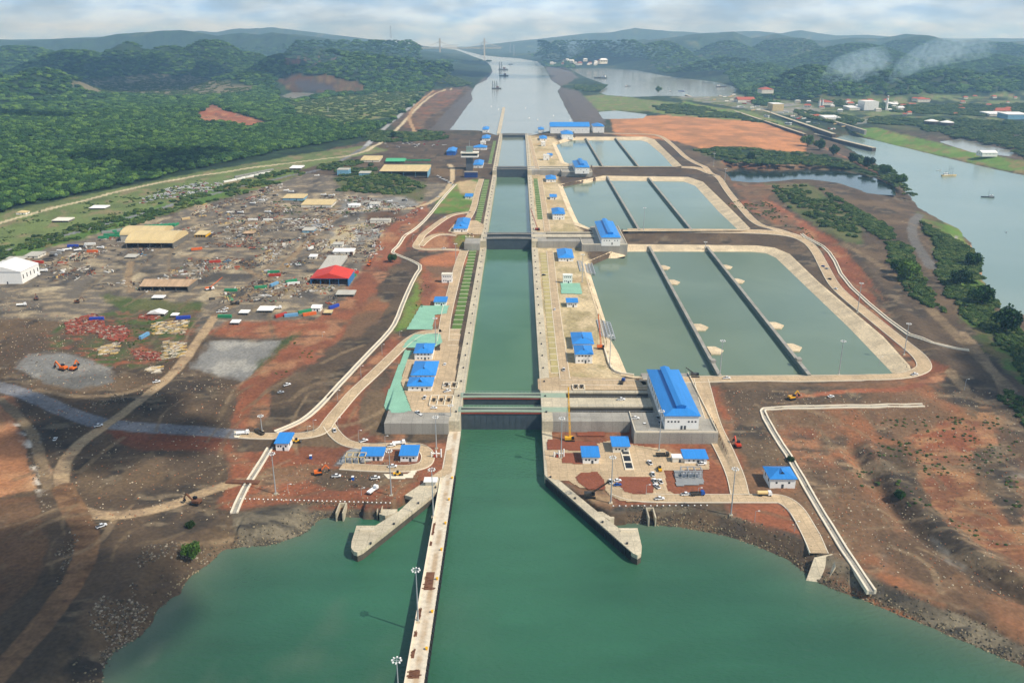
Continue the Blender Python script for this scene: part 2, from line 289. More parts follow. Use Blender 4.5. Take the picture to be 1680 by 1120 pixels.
def hills_h(x, y):
    px, py = PR(x, y, 30.0); z = np.zeros(np.shape(x)); nz = fbm(x, y, 620, 31, 5, .55); nz2 = fbm(x, y, 260, 37, 4, .55)
    for (hx, hy, D, wpx, dm) in HILLS:
        X, Y = (hx - CX) * D * 0.985 / F - D * math.tan(YAW), D
        dep = math.atan2(hy - CY, F) + TH; zp = HC - D * math.tan(dep)
        wm = wpx * D / F
        r2 = ((x - X) / wm) ** 2 + ((y - Y) / dm) ** 2
        z = np.maximum(z, zp * np.exp(-r2) * (1 + .10 * nz + .05 * nz2) - 2)
    for (D, dm, prof) in RIDGES:
        a = np.array(prof, float); ys = np.interp(px, a[:, 0], a[:, 1]); dep = np.arctan2(ys - CY, F) + TH
        zp = HC - D * np.tan(dep)
        z = np.maximum(z, zp * np.exp(-((y - D - 500 * nz) / dm) ** 2) * (1 + .05 * nz2 + .03 * nz))
    return z
def hgt(x, y, carve=True):
    x = np.asarray(x, float); y = np.asarray(y, float); sh = x.shape; x = x.ravel(); y = y.ravel()
    h = base_h(x, y); far = y > 2400
    if far.any():
        f = np.where(far)[0]; hl = hills_h(x[f], y[f]); h[f] = np.maximum(h[f], hl + 24 * (hl > 4) + fbm(x[f], y[f], 200, 77, 3) * 3)
    # forested rise on the left
    fr = (x < -250) & (y > 1100) & (y < 3600)
    if fr.any():
        f = np.where(fr)[0]; px, py = PR(x[f], y[f], 30); ed = np.interp(px, [-400, 0, 120, 330, 470, 600], [330, 335, 300, 262, 235, 205])
        h[f] += sst(ed - py, 0, 90) * (16 + 20 * fbm(x[f], y[f], 330, 51, 3)) * (1 - sst(y[f], 2300, 3300)) * (1 - sst(x[f], -380, -250))
    if carve:
        for (poly, lev, sl) in BODIES:
            a = np.array(poly); m = 120 if lev < 20 else 2600
            idx = np.where((x > a[:, 0].min() - m) & (x < a[:, 0].max() + m) & (y > a[:, 1].min() - m) & (y < a[:, 1].max() + m))[0]
            if not len(idx): continue
            jx = fbm(x[idx], y[idx], 14, 91, 3) * (2.2 if lev == 0 else 4)
            d = sdist(x[idx], y[idx], poly)
            s_ = sl
            if lev == 0:                                         # natural left shore is flatter and ragged; quays are vertical
                s_ = np.where(x[idx] < -150, 0.30, np.where((x[idx] > 60) | (x[idx] < -86), 0.42, 4.0)); jx = jx * np.where(x[idx] < -140, 2.0, np.where((x[idx] > 60) | (x[idx] < -86), .7, 0))
            hh = np.where(d > 0, lev - 0.8 + (d + jx) * s_, lev - 0.8 - np.minimum(-d * .4, 6))
            h[idx] = np.where(d > 0, np.minimum(h[idx], np.maximum(hh, lev - 4)), hh)
        for (poly, lev) in ((B1R, 4.0), (B2R, 12.0), (B3R, 20.0)):
            a = np.array(poly); idx = np.where((x > a[:, 0].min() - 5) & (x < a[:, 0].max() + 5) & (y > a[:, 1].min() - 5) & (y < a[:, 1].max() + 5))[0]
            d = sdist(x[idx], y[idx], poly); h[idx] = np.where(d < -1.0, np.maximum(lev, h[idx] + (d + 1) * 1.1), h[idx])
        i = (x > CHL - 4) & (x < CHR + 4) & (y > 440) & (y < 2080); h[i] = np.minimum(h[i], np.where(y[i] < 1020, -6, np.where(y[i] < 1530, 3, 12)))
        for dY, z0 in ((0, -2.), (488, 6.), (1000, 14.)):             # recesses the gates roll into
            i = (x > 30) & (x < 96) & (y > 525.5 + dY) & (y < 565 + dY); h[i] = z0
    return h.reshape(sh)
def G(px, py, carve=False):
    """place on the ground that the photo shows at this pixel"""
    z = 13.0; x, y = U(px, py, z)
    for _ in range(30):
        z2 = float(hgt(np.array([x]), np.array([y]), carve)[0]); e = z2 - z; z += e * .7; x, y = U(px, py, z)
        if abs(e) < .03: break
    return x, y, z
def hz(x, y, carve=False): return float(hgt(np.array([x]), np.array([y]), carve)[0])

# ------------------------------------------------------------------ terrain: colours (soil, grass, gravel as they lie)
def zone_cols(x, y, z):
    px, py = PR(x, y, z)
    sc = np.clip(y / F * 1.0, .2, 4)
    jx = fbm(x, y, 26, 5, 4) * 7 / np.maximum(sc, .35) ** .8; jy = fbm(x + 900, y, 26, 6, 4) * 3.0 / np.maximum(sc, .35) ** .8
    qx, qy = px + jx, py + jy
    n1 = fbm(x, y, 45, 15, 5)[:, None]; n2 = fbm(x, y * .6, 16, 25, 4)[:, None]; n3 = fbm(x, y, 170, 35, 3)[:, None]; n4 = fbm(x * .5, y * 1.6, 7, 45, 3)[:, None]
    A = lambda r, g, b: np.array(lin((r, g, b)))[None]
    def blend(c, d, k): return c * (1 - k) + d * k
    up = lambda n, a=0., b=.35: np.clip((n - a) / (b - a), 0, 1)
    dark = blend(blend(A(84, 70, 55), A(104, 86, 65), up(n1)), blend(A(66, 58, 49), A(112, 98, 78), up(n4, .05, .3)), up(n2, .02))
    redd = blend(blend(A(138, 84, 58), A(114, 72, 52), up(n1, -.1)), blend(A(156, 112, 80), A(98, 78, 62), up(n4, 0)), up(n2, .02))
    bare = blend(blend(A(114, 88, 65), A(138, 92, 62), up(n1, -.1)), blend(A(86, 70, 55), A(134, 112, 86), up(n4, -.1)), up(n2, 0))
    tan = blend(blend(A(198, 178, 140), A(182, 158, 118), up(n1)), A(168, 152, 112), up(n2, .1))
    grass = blend(blend(A(92, 122, 48), A(112, 128, 62), up(n1)), A(126, 112, 70), up(n2, .12))
    forest = blend(blend(A(34, 54, 31), A(50, 74, 38), up(n2)), A(28, 46, 30), up(n1, .1))
    gravel = blend(blend(A(128, 126, 120), A(112, 110, 104), up(n1)), A(150, 146, 136), up(n2, .1))
    dirtrd = blend(A(150, 128, 98), A(128, 108, 84), up(n4))
    yard = blend(blend(A(106, 98, 86), A(150, 134, 108), up(n4, -.05)), blend(A(80, 75, 68), A(172, 156, 126), up(n1, .05, .25)), up(n2, .0))
    meadow = blend(blend(A(104, 118, 66), A(92, 104, 58), up(n1)), A(128, 118, 84), up(n2, .1))
    asph = blend(A(122, 122, 124), A(108, 108, 110), up(n2))
    teal = blend(A(122, 178, 146), A(104, 164, 134), up(n4))
    rock = blend(blend(A(92, 84, 70), A(122, 112, 92), up(n2, -.1)), A(66, 62, 55), up(n4, 0))
    brush = blend(blend(A(94, 96, 58), A(112, 98, 72), up(n1)), A(72, 86, 44), up(n2))
    out = dark.copy()
    far = sst(y, 2000, 2500)[:, None]; out = out * (1 - far) + blend(forest, meadow * .6, up(n3, .22, .5)) * far
    bx, by = fbm(x, y, 9, 105, 3) * 5 / np.maximum(sc, .4), fbm(x + 400, y, 9, 106, 3) * 2.2 / np.maximum(sc, .4)
    def put(poly, c, k=1.0):
        # soils grade into one another: average several ragged outlines of the patch
        a = np.array(poly); g = np.where((px > a[:, 0].min() - 30) & (px < a[:, 0].max() + 30) & (py > a[:, 1].min() - 16) & (py < a[:, 1].max() + 16))[0]; f = 0
        for u, v in ((.5, 1.2), (1.3, -.4), (1.0, .6), (-.5, -1.0), (1.6, 1.6)):
            f = f + inpoly(px[g] + jx[g] * u + bx[g] * v, py[g] + jy[g] * u + by[g] * v, poly)
        f = (f / 5. * k)[:, None]; out[g] = out[g] * (1 - f) + (c[g] if c.shape[0] > 1 else c) * f
    def line(pts, w, c, z0=None, k=1.0, rag=1.5):
        g = [G(*p)[:2] for p in pts] if k == 1.0 else UP_(pts, 10); g = smooth_line(g, 2); a = np.array(g); i = np.where((x > a[:, 0].min() - w - 6) & (x < a[:, 0].max() + w + 6) & (y > a[:, 1].min() - w - 6) & (y < a[:, 1].max() + w + 6))[0]
        d = linedist(x[i], y[i], g) + fbm(x[i], y[i], 12, 63, 3) * rag; f = (1 - sst(d, w / 2 - .8, w / 2 + .8))[:, None] * k
        out[i] = out[i] * (1 - f) + (c[i] if c.shape[0] > 1 else c) * f
    # --- left of the locks
    put([(-900, 60), (640, 60), (760, 100), (745, 150), (640, 208), (600, 232), (470, 262), (330, 290), (150, 330), (0, 362), (-900, 520)], forest)
    put([(-900, 420), (0, 348), (150, 318), (330, 282), (470, 258), (600, 238), (640, 246), (520, 270), (420, 300), (330, 330), (150, 380), (0, 425), (-900, 640)], meadow)
    put([(0, 412), (160, 366), (330, 315), (480, 278), (500, 290), (350, 330), (160, 388), (0, 432)], grass * .8)
    put([(110, 135), (250, 122), (330, 128), (420, 145), (400, 155), (280, 160), (150, 152)], A(112, 106, 84) + 0 * n1)
    put([(322, 190), (345, 170), (378, 183), (420, 195), (440, 203), (410, 210), (360, 200), (335, 205)], redd * 1.15)
    put([(455, 130), (480, 121), (540, 123), (600, 140), (595, 150), (540, 152), (480, 152)], redd * .7, .55); put([(478, 136), (520, 133), (555, 146), (500, 153)], A(70, 66, 70) + 0 * n1)
    put([(465, 92), (540, 86), (570, 96), (520, 108), (470, 108)], blend(forest, redd, up(n4, -.1)))
    put([(440, 165), (560, 155), (640, 150), (700, 150), (650, 190), (560, 205), (480, 190)], blend(meadow, grass, up(n1)))
    put([(640, 205), (700, 152), (765, 138), (780, 150), (760, 190), (742, 213), (700, 218), (655, 214)], dark * .9)
    put([(655, 206), (675, 178), (712, 148), (760, 146), (745, 168), (706, 190), (690, 214)], bare * .85); put([(705, 214), (735, 180), (770, 150), (810, 112), (813, 125), (780, 165), (745, 214)], A(92, 86, 82) + 0 * n1)
    put([(700, 130), (760, 104), (800, 104), (806, 118), (776, 140), (730, 145)], forest * .9)
    put([(-300, 470), (0, 430), (200, 372), (420, 312), (500, 285), (700, 300), (735, 300), (700, 360), (640, 420), (600, 480), (540, 520), (430, 530), (330, 545), (0, 520), (-300, 560)], yard)
    put([(545, 292), (600, 278), (700, 300), (695, 330), (640, 318), (560, 312)], brush)
    put([(560, 330), (660, 322), (690, 336), (640, 352), (560, 345)], gravel)
    put([(545, 375), (640, 350), (660, 362), (620, 400), (530, 412)], blend(gravel, tan, up(n2, -.2)))
    for p in ([(598, 348), (660, 345), (650, 378), (600, 370)],): put(p, bare * .7)
    put([(335, 545), (380, 525), (515, 526), (520, 545), (470, 553), (365, 552)], redd * 1.05)
    put([(315, 600), (345, 558), (500, 558), (520, 565), (450, 632), (400, 628)], gravel)
    put([(30, 605), (50, 580), (120, 575), (180, 600), (190, 628), (130, 640), (80, 630)], gravel * .9)
    put([(200, 520), (240, 528), (250, 575), (215, 585), (205, 550)], gravel * .95); put([(60, 545), (150, 520), (220, 500), (330, 500), (320, 530), (300, 580), (240, 605), (170, 600), (90, 570)], blend(blend(dark, brush, up(n2, -.1)), redd, up(n4, .12, .25)))
    put([(160, 483), (330, 498), (330, 510), (200, 508)], brush); put([(400, 628), (450, 640), (520, 560), (545, 540), (520, 530), (460, 560)], brush * .8)
    put([(-80, 648), (15, 652), (45, 700), (78, 775), (70, 800), (20, 812), (-80, 830)], blend(A(158, 110, 76), A(178, 138, 100), up(n1)))
    put([(25, 690), (55, 685), (78, 800), (62, 812)], blend(dark, A(190, 182, 168), up(n4, -.1, .2)))
    put([(-80, 818), (60, 818), (80, 880), (60, 960), (0, 1010), (-80, 1040)], bare * .8)
    put([(180, 705), (380, 715), (390, 745), (240, 735), (190, 720)], redd * .8); put([(395, 628), (420, 610), (500, 540), (560, 490), (640, 370), (700, 330), (705, 350), (650, 430), (610, 490), (560, 560), (470, 650), (420, 705), (380, 705)], redd)
    put([(440, 640), (520, 590), (600, 520), (640, 440), (672, 440), (650, 530), (560, 625), (470, 690), (445, 700)], dark * .95); put([(555, 560), (610, 480), (640, 500), (590, 555)], bare)
    put([(452, 705), (500, 690), (560, 640), (650, 545), (668, 560), (600, 622), (545, 676), (530, 700), (480, 710)], redd)
    put([(648, 548), (668, 500), (700, 430), (720, 420), (715, 480), (680, 530), (660, 545)], grass); put([(690, 545), (690, 425), (750, 408), (752, 440), (738, 500), (730, 545)], redd * 1.1)
    put([(690, 425), (705, 418), (760, 408), (770, 420), (752, 480), (738, 545), (700, 545), (716, 470)], blend(bare, A(176, 112, 74), up(n1, -.3)))
    put([(545, 690), (650, 580), (672, 590), (650, 650), (660, 700), (655, 730), (570, 728)], redd); put([(588, 660), (610, 630), (645, 590), (650, 600), (632, 660), (650, 690), (640, 718), (605, 712), (590, 690)], dark * 1.05)
    put([(670, 405), (700, 370), (735, 352), (770, 350), (790, 385), (785, 408), (690, 412)], redd * 1.05); put([(760, 385), (800, 388), (796, 406), (750, 406), (742, 390)], blend(grass, bare, up(n1)))
    put([(712, 350), (722, 320), (748, 300), (790, 292), (780, 345), (760, 348)], blend(grass, tan, up(n1, .0, .3))); put([(722, 345), (735, 315), (752, 300), (758, 345)], grass)
    put([(385, 745), (440, 738), (470, 735), (650, 735), (745, 720), (740, 770), (680, 800), (660, 822), (500, 820), (360, 835), (375, 790)], redd); put([(510, 768), (640, 765), (640, 800), (560, 805), (505, 795)], dark * 1.1)
    put([(570, 742), (600, 735), (640, 745), (592, 762), (550, 762)], gravel * .7); put([(440, 765), (520, 762), (510, 790), (430, 800), (400, 790)], bare * 1.1); put([(640, 775), (690, 772), (665, 812), (620, 815)], bare)
    put([(380, 838), (500, 826), (660, 826), (640, 860), (540, 858), (500, 885), (430, 900), (390, 898)], rock); put([(520, 826), (660, 826), (655, 832), (510, 834)], redd * .8)
    # --- right of the locks
    put([(880, 640), (880, 400), (960, 400), (985, 520), (1000, 600), (1050, 640)], tan); put([(868, 392), (870, 285), (915, 290), (955, 385)], tan); put([(864, 280), (862, 222), (910, 225), (940, 275)], tan)
    put([(1165, 640), (1530, 618), (1545, 640), (1680, 700), (1760, 1120), (1600, 1062), (1400, 980), (1330, 930), (1310, 830), (1200, 800)], bare)
    put([(1185, 640), (1290, 628), (1420, 640), (1420, 664), (1260, 672), (1300, 760), (1230, 770), (1200, 700)], dark * 1.1); put([(1265, 700), (1330, 700), (1420, 850), (1400, 900), (1340, 860), (1300, 760)], blend(bare, redd, up(n1, -.2)))
    put([(1165, 632), (1180, 630), (1215, 770), (1205, 775)], redd)
    put([(1430, 730), (1480, 735), (1530, 830), (1600, 900), (1700, 960), (1700, 1000), (1600, 960), (1500, 880), (1440, 790)], dark * .8)
    put([(1480, 720), (1620, 660), (1690, 800), (1700, 940), (1620, 900), (1530, 830)], blend(blend(redd, bare, up(n1, -.2)), A(158, 118, 82), up(n4, 0)) * .9); put([(1590, 740), (1640, 730), (1690, 830), (1660, 850), (1620, 820)], dark); put([(1630, 700), (1680, 700), (1690, 790), (1650, 780)], blend(dark, gravel, up(n1, -.1)), .8)
    put([(1440, 870), (1530, 880), (1590, 935), (1530, 960), (1450, 940)], blend(dark, gravel, up(n2, 0)) * .85, .6); put([(1200, 828), (1290, 825), (1318, 880), (1260, 870), (1205, 850)], redd * 1.05)
    put([(1000, 838), (1180, 838), (1300, 880), (1340, 930), (1420, 975), (1600, 1058), (1680, 1090), (1680, 1060), (1600, 1020), (1440, 950), (1330, 900), (1240, 862), (1120, 830), (1010, 826)], rock)
    put([(1320, 400), (1500, 420), (1560, 560), (1620, 640), (1600, 690), (1500, 600), (1420, 500)], dark * 1.05); put([(1340, 390), (1380, 400), (1480, 560), (1560, 610), (1530, 640), (1440, 540), (1370, 470)], redd * .85)
    put([(1290, 300), (1370, 298), (1500, 380), (1600, 520), (1680, 620), (1680, 700), (1590, 620), (1500, 480), (1400, 400), (1300, 350), (1240, 320)], dark)
    put([(1250, 300), (1330, 302), (1420, 370), (1410, 402), (1370, 390), (1300, 345)], brush); put([(1190, 335), (1250, 320), (1380, 400), (1460, 500), (1400, 440), (1300, 380), (1230, 345)], blend(redd, dark, up(n1)))
    put([(1180, 275), (1200, 300), (1290, 305), (1250, 330), (1330, 385), (1280, 375), (1215, 320)], bare)
    put([(1500, 345), (1570, 372), (1600, 420), (1640, 520), (1690, 560), (1690, 640), (1640, 600), (1580, 520), (1540, 420)], blend(grass, brush, up(n1)) * .8); put([(1575, 395), (1605, 405), (1620, 470), (1590, 440)], A(150, 120, 90) + 0 * n1)
    put([(1545, 345), (1580, 375), (1590, 440), (1570, 430)], grass)
    put([(1000, 195), (1100, 188), (1200, 192), (1280, 205), (1325, 225), (1320, 250), (1260, 255), (1160, 248), (1110, 232), (1010, 222)], blend(A(190, 130, 84), A(158, 112, 74), up(n1, -.2, .3)))
    put([(1135, 245), (1200, 240), (1310, 250), (1400, 262), (1470, 300), (1440, 292), (1380, 278), (1200, 274)], blend(forest, brush, up(n1))); put([(1180, 262), (1300, 268), (1380, 276), (1300, 280), (1200, 276)], bare)
    put([(925, 160), (985, 155), (1100, 168), (1230, 182), (1330, 215), (1250, 200), (1100, 190), (1060, 182), (980, 182), (950, 175)], blend(meadow, grass, up(n1)))
    put([(900, 100), (930, 112), (950, 128), (920, 142), (905, 132), (895, 112)], A(98, 92, 88) + 0 * n1); put([(912, 142), (950, 150), (995, 195), (990, 208), (940, 207), (926, 178)], A(96, 89, 84) + 0 * n1)
    put([(940, 130), (985, 128), (1015, 145), (970, 152), (945, 148)], forest)
    put([(1385, 212), (1440, 210), (1560, 240), (1690, 268), (1690, 288), (1560, 260), (1440, 232)], grass * 1.1); put([(1100, 160), (1400, 205), (1440, 200), (1350, 175), (1180, 150)], blend(gravel, meadow, up(n1, -.3)))
    put([(1310, 168), (1680, 150), (1690, 200), (1500, 200), (1380, 190)], blend(meadow, forest, up(n1, -.2, .2))); put([(1120, 165), (1290, 205), (1270, 205), (1120, 180)], grass)
    put([(893, 690), (1040, 700), (1200, 735), (1212, 818), (1010, 828), (950, 802), (893, 765)], redd * .95); put([(940, 795), (1000, 800), (1010, 832), (975, 828)], blend(bare, tan * .8, up(n1)))
    # --- haul roads and tracks
    line([(-60, 622), (0, 634), (60, 652), (110, 676), (155, 692), (200, 698), (300, 705), (390, 712)], 13, asph * .95, rag=.6)
    line([(355, 516), (330, 552), (300, 595), (258, 635), (200, 680), (162, 705), (120, 735), (100, 770), (103, 810), (135, 845), (210, 845), (280, 830), (340, 805), (390, 790)], 8.5, dirtrd * 1.35, rag=.9)
    line([(103, 800), (130, 850), (148, 890), (130, 940), (80, 1010), (20, 1080), (-40, 1140)], 12, blend(A(128, 98, 70), A(104, 78, 56), up(n4)), rag=.9); line([(78, 800), (62, 730), (40, 690), (0, 655)], 6, dirtrd * .8)
    line([(258, 627), (200, 648), (130, 652), (60, 640)], 6, dirtrd * .85); line([(355, 516), (430, 470), (500, 400), (560, 350)], 8, dirtrd * .85); line([(440, 460), (400, 440), (360, 425), (300, 420)], 6, dirtrd * .9)
    line([(500, 343), (600, 345), (690, 342), (730, 318), (745, 290), (738, 270)], 8, A(190, 168, 132) + 0 * n1); line([(215, 430), (208, 460), (215, 478)], 7, dirtrd * .95)
    line([(-60, 432), (60, 398), (160, 372), (300, 330), (420, 300), (500, 284), (540, 275), (600, 240)], 9, asph * 1.1, rag=.5); line([(0, 366), (100, 338), (200, 312), (320, 288), (420, 274), (520, 262), (590, 254), (640, 226), (680, 180), (716, 150), (748, 128)], 9, A(196, 180, 146) + 0 * n1, rag=.5)
    line([(680, 216), (668, 190), (690, 165), (712, 148)], 9, A(170, 138, 100) + 0 * n1); line([(600, 240), (630, 210), (680, 170)], 12, A(160, 160, 158) + 0 * n1)
    line([(1660, 640), (1610, 590), (1500, 480), (1440, 430), (1380, 400)], 9, dirtrd * .65); line([(1560, 610), (1600, 660), (1655, 660), (1640, 620), (1580, 545)], 8, dirtrd * .85); line([(1300, 650), (1400, 640), (1480, 640), (1540, 620)], 7, redd * 1.2)
    line([(1510, 345), (1490, 380), (1530, 440)], 12, A(104, 100, 94) + 0 * n1); line([(1570, 380), (1565, 420), (1582, 452)], 4, A(150, 146, 136) + 0 * n1)
    line([(1310, 215), (1330, 232), (1400, 260), (1470, 290)], 8, redd); line([(1385, 232), (1450, 262), (1500, 300)], 8, forest * .8)
    # ruts left by lorries and dozers
    q = np.random.default_rng(5)
    for (ax, ay, bx_, by_, n_) in ((1330, 690, 1680, 960, 26), (1180, 640, 1420, 690, 8), (400, 740, 720, 815, 10), (60, 700, 380, 880, 16), (150, 480, 520, 700, 18), (20, 330, 620, 500, 30), (1250, 700, 1420, 860, 8), (440, 560, 640, 700, 10), (1180, 320, 1600, 600, 12)):
        for _ in range(n_):
            u, v = q.uniform(ax, bx_), q.uniform(ay, by_); a = q.uniform(-.5, .5) + (2.4 if u < 700 else .6); l_ = q.uniform(25, 90); c_ = q.uniform(-.35, .35)
            line([(u, v), (u + math.cos(a) * l_, v + math.sin(a) * l_ * .5), (u + math.cos(a + c_) * l_ * 2, v + math.sin(a + c_) * l_)], q.uniform(1.6, 4), out * (q.choice([.72, .8, 1.25, 1.38])) if False else (dirtrd * q.choice([.55, .7, .95])), k=.55, rag=.8)
    return out

rows = []
yy = 1240.0
while yy > 118: rows.append(U(840, yy, 12)[1]); yy -= 2.1 if yy > 330 else 1.35
y0 = rows[-1]
while y0 < 9200: y0 += 42; rows.append(y0)
while y0 < 17500: y0 += 120; rows.append(y0)
rows = [-900., -500., -200., 0., 80., 140., 180., 205.] + rows
cols = np.concatenate([np.arange(-3200, -100, 55), np.arange(-100, 1780, 2.5), np.arange(1780, 4900, 55)]) - CX
RY = np.array(rows)[:, None]; ZC = np.maximum(RY, 60) * _c + (HC - 12) * _s
GX = (cols[None, :] * ZC / F - RY * math.tan(YAW)); GY = RY + 0 * GX
GZ = hgt(GX, GY)
nr, nc = GX.shape
V = np.stack([GX, GY, GZ], -1).reshape(-1, 3)
ii = np.arange(nr * nc).reshape(nr, nc); FQ = np.stack([ii[:-1, :-1], ii[:-1, 1:], ii[1:, 1:], ii[1:, :-1]], -1).reshape(-1, 4)
COL = np.clip(zone_cols(V[:, 0], V[:, 1], V[:, 2]), .004, .9)
gm = mat('soil', (1, 1, 1), 0.95, .22, 0.035, attr='col', bump=0.9, bscale=0.22, fine=.24)
ground = npmesh('ground', V, FQ, gm, COL, True); tag(ground, kind='structure')

# ------------------------------------------------------------------ water
def sheet(name, poly, z, m):
    o = MB().add([(x, y, z) for x, y in poly], [tuple(range(len(poly)))]).build(name, m); bm = bmesh.new(); bm.from_mesh(o.data)
    bmesh.ops.triangulate(bm, faces=bm.faces[:]); 
    for f in bm.faces:
        if f.normal.z < 0: f.normal_flip()
    bm.to_mesh(o.data); bm.free(); return tag(o, kind='structure')
def grow(poly, d):
    a = np.array(poly); n = len(a); s_ = 1 if sum(a[i][0] * a[(i + 1) % n][1] - a[(i + 1) % n][0] * a[i][1] for i in range(n)) > 0 else -1; r = []
    for i in range(n):
        e0 = a[i] - a[i - 1]; e1 = a[(i + 1) % n] - a[i]; n0 = np.array([e0[1], -e0[0]]) / (np.linalg.norm(e0) + 1e-9); n1 = np.array([e1[1], -e1[0]]) / (np.linalg.norm(e1) + 1e-9)
        q = (n0 + n1); q = q / (np.linalg.norm(q) + 1e-9); r.append(tuple(a[i] + q * d * s_))
    return r
bayw = water_mat('bay_water', (.03, .11, .07), (.05, .15, .10), 0.006, .10, .75, .25, attr=True)
lockw = water_mat('lock_water', (.062, .150, .080), (.085, .185, .105), 0.012, .06, .10, .3)
basw = water_mat('basin_water', (.130, .185, .122), (.170, .228, .152), 0.008, .05, .06, .3)
lakew = water_mat('lake_water', (.29, .29, .24), (.35, .34, .28), 0.004, .12, .25, .1)
canw = water_mat('canal_water', (.20, .28, .245), (.25, .32, .275), 0.004, .12, .3, .12)
pondw = water_mat('pond_water', (.02, .035, .03), (.03, .05, .04), 0.01, .05, .06, .2)
wx, wy = np.meshgrid(np.concatenate([[-1500, -800, -500], np.arange(-330, 480, 4.), [600, 900, 1500]]), np.concatenate([[-1500, -600, -100, 60], np.arange(150, 562, 4.)]))
wd = sdist(wx.ravel(), wy.ravel(), BAY); fx, fy = wx.ravel(), wy.ravel(); dep_ = fbm(fx, fy, 90, 201, 4); sh_ = np.exp(wd / 14.) * np.where((fx > 50) | (fx < -86), 1, 0); pl_ = np.clip(fbm(fx * 1.6, fy, 46, 211, 4) - .1, 0, 1) * np.exp(-((fx + 150) / 90) ** 2) * 1.6
wc = np.array([[.032, .118, .066]]) * (1 + .26 * dep_[:, None] + .16 * fbm(fx * .35, fy * 1.4, 16, 221, 4)[:, None]) + np.array([[.016, .030, .014]]) * (np.exp(-((fx - 10) / 75) ** 2) * sst(fy, 240, 480))[:, None]
wc = wc * (1 - .48 * (1 - sst(fx, -190, -70)) * (1 - sst(fy, 250, 400)))[:, None]                 # darker water colour off the near left shore
tb = np.clip(sh_ * .75 + pl_, 0, .8)[:, None]; wc = wc * (1 - tb) + np.array([[.115, .150, .100]]) * tb
nyw, nxw = wx.shape; iw = np.arange(nyw * nxw).reshape(nyw, nxw); tag(npmesh('bay_water', np.stack([fx, fy, 0 * fx], -1), np.stack([iw[:-1, :-1], iw[:-1, 1:], iw[1:, 1:], iw[1:, :-1]], -1).reshape(-1, 4), bayw, wc, True), kind='structure')
for poly, lev, nm, m_, gr in ((LAKE, 26, 'lake_water', lakew, 9), (MLAKE, 22, 'lake_water', lakew, 14), (CANAL, 9, 'canal_water', canw, 10), (POND, 17, 'pond_water', pondw, 5), (MARSH1, 25.6, 'pond_water', lakew, 8), (MARSH2, 18, 'pond_water', lakew, 8), (QUARRY, 25, 'pond_water', lakew, 6)): sheet(nm, grow(poly, gr), lev, m_)
basw2 = water_mat('basin_water_upper', (.165, .225, .155), (.205, .265, .185), 0.008, .05, .05, .3); lockw2 = water_mat('lock_water_middle', (.105, .175, .110), (.125, .200, .130), 0.012, .06, .08, .3); lockw3 = water_mat('lock_water_upper', (.215, .235, .165), (.24, .26, .19), 0.012, .06, .08, .3)
for poly, lev, m_ in ((B1W, 9, basw), (B2W, 17, basw2), (B3W, 25, basw2)): sheet('basin_water', grow(poly, .8), lev, m_)
for a, b, lev, m_ in ((538, 1017, 7.6, lockw), (1026, 1529, 15.2, lockw2), (1538, 2080, 23.6, lockw3)): sheet('chamber_water', [(CHL - .5, a), (CHR + .5, a), (CHR + .5, b), (CHL - .5, b)], lev, m_)

# ------------------------------------------------------------------ materials of the built things
conc = mat('concrete', lin((198, 186, 160)), .9, .20, .06, fine=.16, joint=6.0)
tide_shade = mat('tide_and_recess_shade_concrete', lin((84, 78, 68)), .8, .25, .15, fine=.2)  # tide stain on the walls; also the painted shade inside the gate recesses
concg = mat('grey_concrete', lin((160, 155, 144)), .9, .26, .10, fine=.14, streak=(.6, .6, .10), joint=7.0)
concl = mat('basin_liner', lin((214, 194, 160)), .9, .26, .05, fine=.2, streak=(1, 1, .3), joint=9.0)
roadm = mat('road_concrete', lin((194, 170, 136)), .9, .20, .05, fine=.16, joint=5.0)
kerbm = mat('kerb_concrete', lin((226, 214, 190)), .9, .10, .2)
gates = mat('gate_steel', lin((72, 80, 88)), .55, .18, .25, fine=.1)
walkg = mat('walkway_steel', lin((150, 166, 144)), .6, .10, .4)
redm = mat('red_paint', lin((158, 72, 52)), .6, .15, .3)
steel = mat('galvanised_steel', lin((176, 180, 182)), .45, .1, .6, metal=.3)
dsteel = mat('dark_steel', lin((62, 64, 66)), .6, .15, .5)
blue = mat('blue_roof', lin((50, 132, 206)), .42, .12, .10, objvar=.07, streak=(9, .5, 1), fine=.06)
blued = mat('dark_blue_paint', lin((22, 92, 176)), .5, .08, .3)  # darker blue paint, on the portable toilet doors
white = mat('white_wall', lin((238, 236, 230)), .85, .05, .3)
offw = mat('cream_wall', lin((224, 218, 202)), .85, .08, .3)
glass = mat('dark_glass', (.015, .02, .025), .12, .1, .5)
doorm = mat('dark_door', lin((70, 74, 80)), .6, .1, .5)
soilb = mat('red_bed_soil', lin((132, 76, 54)), .95, .18, .08, bump=.5, bscale=.6, fine=.16)
gravb = mat('gravel_bed', lin((140, 142, 142)), .95, .12, .2, fine=.2)
lawn = mat('lawn_grass', lin((92, 120, 56)), .95, .42, .16, fine=.25, bump=.3, bscale=1)
dry = mat('dry_grass', lin((176, 162, 112)), .95, .2, .12, fine=.2)
tealm = mat('teal_mat', lin((136, 182, 156)), .8, .13, .10, fine=.12)
yellow = mat('yellow_paint', lin((236, 180, 40)), .5, .12, .5)
orange = mat('orange_paint', lin((226, 112, 40)), .5, .15, .5)
black = mat('black_rubber', (.02, .02, .02), .8, .1, 1)
rust = mat('rusty_iron', lin((112, 76, 56)), .9, .3, .3)
deckm = bpy.data.materials.new('approach_deck'); deckm.use_nodes = True
